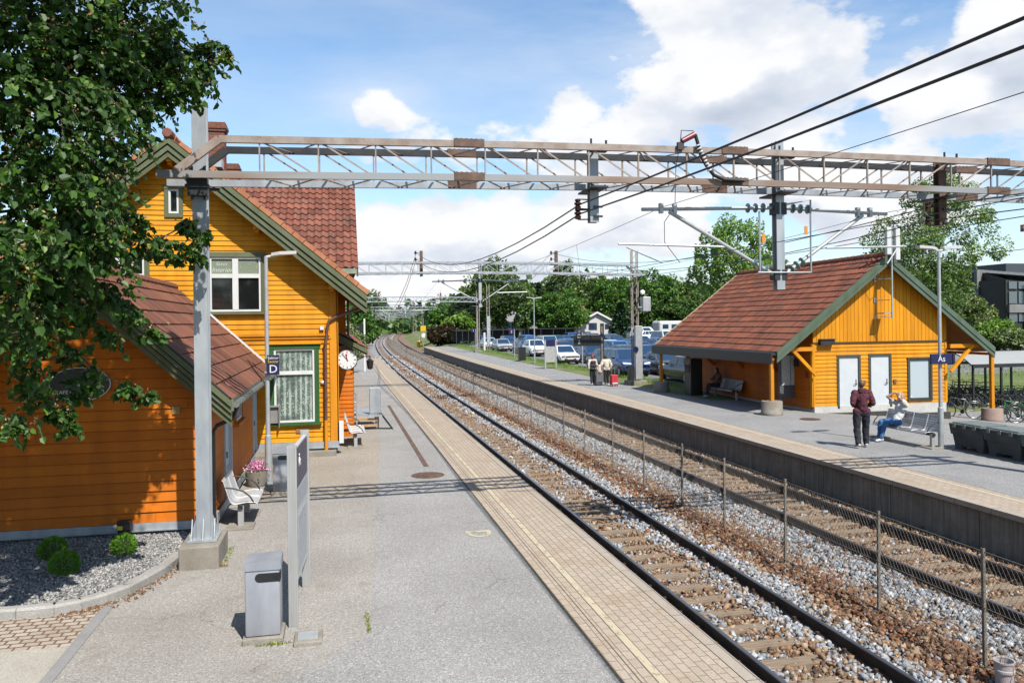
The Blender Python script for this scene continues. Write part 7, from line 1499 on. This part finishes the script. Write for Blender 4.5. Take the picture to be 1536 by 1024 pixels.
def tree(label,px,ytop,ybase_z,Y,wpx,kind,leaf,shape='round',n=5200,trunk=BARK,group='trees beyond the car park',name=None,var=0,x_off=0,zb=None,lean=0,tz=1.0):
    """px, ytop, wpx read off the photograph for a tree standing at distance Y"""
    top=at(px,ytop,Y); z0=hgt(top[0],Y) if zb is None else zb; h=top[2]-z0; w=wpx/2*(math.hypot(top[0],Y))/FPX
    t=thing(name or ('spruce' if shape=='cone' else 'birch_tree' if kind=='birch' else 'leafy_tree'),label,'tree',(top[0],Y,z0-.1),random.uniform(0,6.28) if not lean else 0,group=group)
    key=(kind,shape,n,leaf,var)
    ls=leaf
    P,D,tn=crown(kind,n,leaf,var*31+len(kind),shape); P=P*np.array([w,w,h]); 
    if lean: P[:,0]+=lean*w*(P[:,2]/h)**1.5; D=D+np.array([lean*2.2,0,.1])
    gg=np.random.default_rng(len(label)); me=leafmesh('crown',P,leaf*gg.uniform(.6,1.35,n),tn,LF[kind],nrm=D*.6+np.array([0,-.2,.8]),droop=D,seed=var+3,aspect=.7)
    o=link(bpy.data.objects.new('crown',me)); o.parent=t
    m=MB(); tr=max(.09,h*.017); m.tube([(0,0,-.3),(0,0,h*.1),(w*.04,0,h*.35),(-w*.03,0,h*.6),(0,0,h*.93)],[tr*1.3,tr,tr*.8,tr*.5,tr*.1],8)
    if shape!='cone':
        for k in range(9): a=k*2.4; zz=h*(.2+.06*k); m.tube([(0,0,zz),(w*.35*math.cos(a),w*.35*math.sin(a),zz+h*.10),(w*.72*math.cos(a),w*.72*math.sin(a),zz+h*.17)],[tr*.45,tr*.28,tr*.08],5)
    part('trunk',m,trunk,t,local=True,smooth=60); return t
random.seed(9)
tree('tall pale birch behind the lattice mast, left of the round green tree',742,384,0,141.,112,'olive',.62,'tall',6500,BIRCHB,var=1,name='birch_tree')
tree('dense dark tree standing left behind the tall birch',702,438,0,148.,66,'dark',.6,'round',4200,var=2); tree('dark tree standing right behind the tall birch',783,440,0,152.,58,'dark',.6,'round',4200,var=3)
tree('light green tree behind the copper bush at the track bend',668,462,0,150.,52,'maple',.55,'round',4200,var=4,zb=-.5); tree('light green tree between copper bush and dark canopy',690,468,0,140.,52,'bright',.55,'round',3800,var=5)
tree('copper brown bush at the end of the far platform',667,486,0,134.,50,'copper',.5,'round',4500,name='copper_bush',var=6,zb=-.7); tree('green bush right of the copper bush',700,498,0,132.,34,'olive',.45,'round',2600,name='green_bush',var=7,zb=-.2)
tree('round bright green tree left of the white house',840,434,0,133.,86,'maple',.46,'round',9000,var=8); 
tree('loose topped birch rising behind the round green tree',849,394,0,172.,74,'olive',.62,'tall',4600,BIRCHB,var=9,name='birch_tree'); tree('slim dark spruce left of a twin spruce',797,424,0,175.,22,'conifer',.8,'cone',2400,var=10); tree('slim dark spruce right of a twin spruce',807,423,0,177.,22,'conifer',.8,'cone',2400,var=11)
tree('broad green tree behind the chimney of the white house',884,420,0,168.,78,'olive',.62,'round',4800,var=12); tree('green tree right of the white house roof',921,412,0,162.,70,'maple',.6,'round',4800,var=13); tree('dark spruce with drooping boughs right of the white house',931,452,0,122.,42,'conifer',.55,'cone',5200,var=14)
tree('tall green tree behind the lattice mast cabinets',978,406,0,128.,82,'maple',.5,'round',7600,var=15); tree('green tree between mast and tan house',1012,424,0,134.,66,'olive',.5,'round',6200,var=16); tree('dark tree in the gap behind the caravan',990,446,0,126.,90,'dark',.5,'round',6000,var=17); tree('dark tree behind the roof edge, right of the caravan',1040,452,0,124.,74,'dark',.5,'round',5200,var=18); tree('dark tree between spruce and caravan',952,448,0,130.,58,'dark',.5,'round',4600,var=19)
tree('bright leafy tree rising behind the roof ridge of the waiting building',1106,326,0,74.,132,'bright',.30,'round',15000,var=20,group=None)
tree('tall windswept birch behind the gable of the waiting building',1385,262,0,70.,178,'birch',.24,'tall',26000,BIRCHB,var=21,group=None,name='birch_tree',lean=.28); tree('dense lower tree before the windswept birch',1380,382,0,64.,120,'olive',.27,'round',10000,var=22,group=None); tree('leafy tree behind the antenna of the waiting building',1325,372,0,78.,80,'birch',.28,'round',7000,var=32,group=None)
tree('white flowering bush left of the office block',1450,446,0,66.,70,'bloom',.24,'round',7000,name='flowering_bush',var=23,group=None); tree('bright green shrub before the office block',1490,478,0,52.,56,'bright',.26,'round',2600,name='green_shrub',var=24,group=None); tree('green shrub at the right edge before the office block',1526,492,0,50.,62,'bloom',.2,'round',3600,name='flowering_bush',var=25,group=None)
tree('yellow flowering bush behind the bicycles under the right canopy',1462,574,0,41.,64,'yellow',.13,'round',4200,name='flowering_bush',var=26,group=None); tree('white flowering bush behind the bicycles left of the orange post',1428,562,0,42.,60,'bloom',.13,'round',4200,name='flowering_bush',var=27,group=None)
# left of the line
for i,(px,yt,Y,wp,k,lab) in enumerate(((548,430,250.,56,'dark','tall dark tree beside the eave of the station house'),(566,446,420.,40,'dark','dark tree behind the left gantry masts'),(540,452,150.,44,'maple','green tree behind the station roof corner'),(574,474,430.,34,'bright','bright green tree beside the track bend'),(592,468,520.,34,'olive','olive tree above the track bend'),(546,480,170.,40,'maple','green bush at the foot of the embankment'),(604,478,600.,30,'bright','bright tree at the outer side of the bend'),(620,474,650.,26,'dark','small dark tree above the vanishing tracks'),(634,470,660.,30,'dark','distant dark tree right above the vanishing tracks'),(648,472,640.,30,'olive','olive tree behind the yellow line signs'))):
    tree(lab,px,yt,0,Y,wp,k,.009*Y**.8,'round',3400,var=40+i,group='trees along the track bend')
tree('white blossoming bush beyond the station bay',522,482,0,60.,52,'bloom',.16,'round',5200,name='flowering_bush',var=60,group=None,zb=0)
# distant wood as one mass
g=np.random.default_rng(17); PP=[];TT=[]
for k in range(520):
    Y=g.uniform(300,620); px=g.uniform(430,1250); b=at(px,500,Y); r=g.uniform(4,8); n=46; hh=hgt(min(b[0],600),min(Y,690)); u=g.normal(size=(n,3)); u/=np.linalg.norm(u,axis=1)[:,None]; PP.append(np.array([b[0],Y,hh+g.uniform(1,6)])+u*np.array([r,r,r*g.uniform(.8,1.5)])); TT.append(np.clip(g.uniform(0,.6)+g.uniform(0,.4,n),0,1))
o=link(bpy.data.objects.new('distant_wood',leafmesh('distant_wood',np.concatenate(PP),3.2,np.concatenate(TT),LF['dark'],seed=7,aspect=.9))); o['kind']='stuff'
# grass
g=np.random.default_rng(23)
def grass(name,x,y,size,seed,dz=0,mat='bright'):
    z=np.array([hgt(a,b) for a,b in zip(x,y)]); n=len(x); o=link(bpy.data.objects.new(name,leafmesh(name,np.stack([x,y,z+dz],1),size*g.uniform(.6,1.4,n),g.uniform(0,1,n),LF[mat],droop=np.tile([0,0,1.6],(n,1)),seed=seed,aspect=.16))); o['kind']='stuff'
n=9000; Y=g.uniform(38,124,n); grass('verge_grass',g.uniform(16.45,17.85,n)+np.where(Y>50,(Y-50)**2/5700,0),Y,.16,1,.05)
n=12000; X=g.uniform(30,62,n); Y=g.uniform(33.5,64,n); grass('bank_grass',X,Y,.22,2)
n=9000; Y=g.uniform(96,126,n); grass('bank_grass',g.uniform(34,62,n),Y,.35,3,mat='olive')
n=7000; Y=g.uniform(88,250,n); grass('trackside_grass',(Y-50)**2/5700-g.uniform(1.0,14,n),Y,.5,4,.1,mat='olive')
# weeds along joints
n=420; x=np.concatenate([g.normal(.30,.012,140),g.normal(-1.72,.03,140),g.normal(-.75,.1,140)]); y=np.concatenate([g.uniform(9.35,10.0,140),g.uniform(12.6,13.6,140),g.normal(9.28,.02,140)]); o=link(bpy.data.objects.new('weeds',leafmesh('weeds',np.stack([x,y,np.zeros(n)],1),g.uniform(.015,.045,n),g.uniform(0,1,n),LF['yellow'],droop=np.tile([0,0,1.],(n,1)),seed=9,aspect=.35))); o['kind']='stuff'
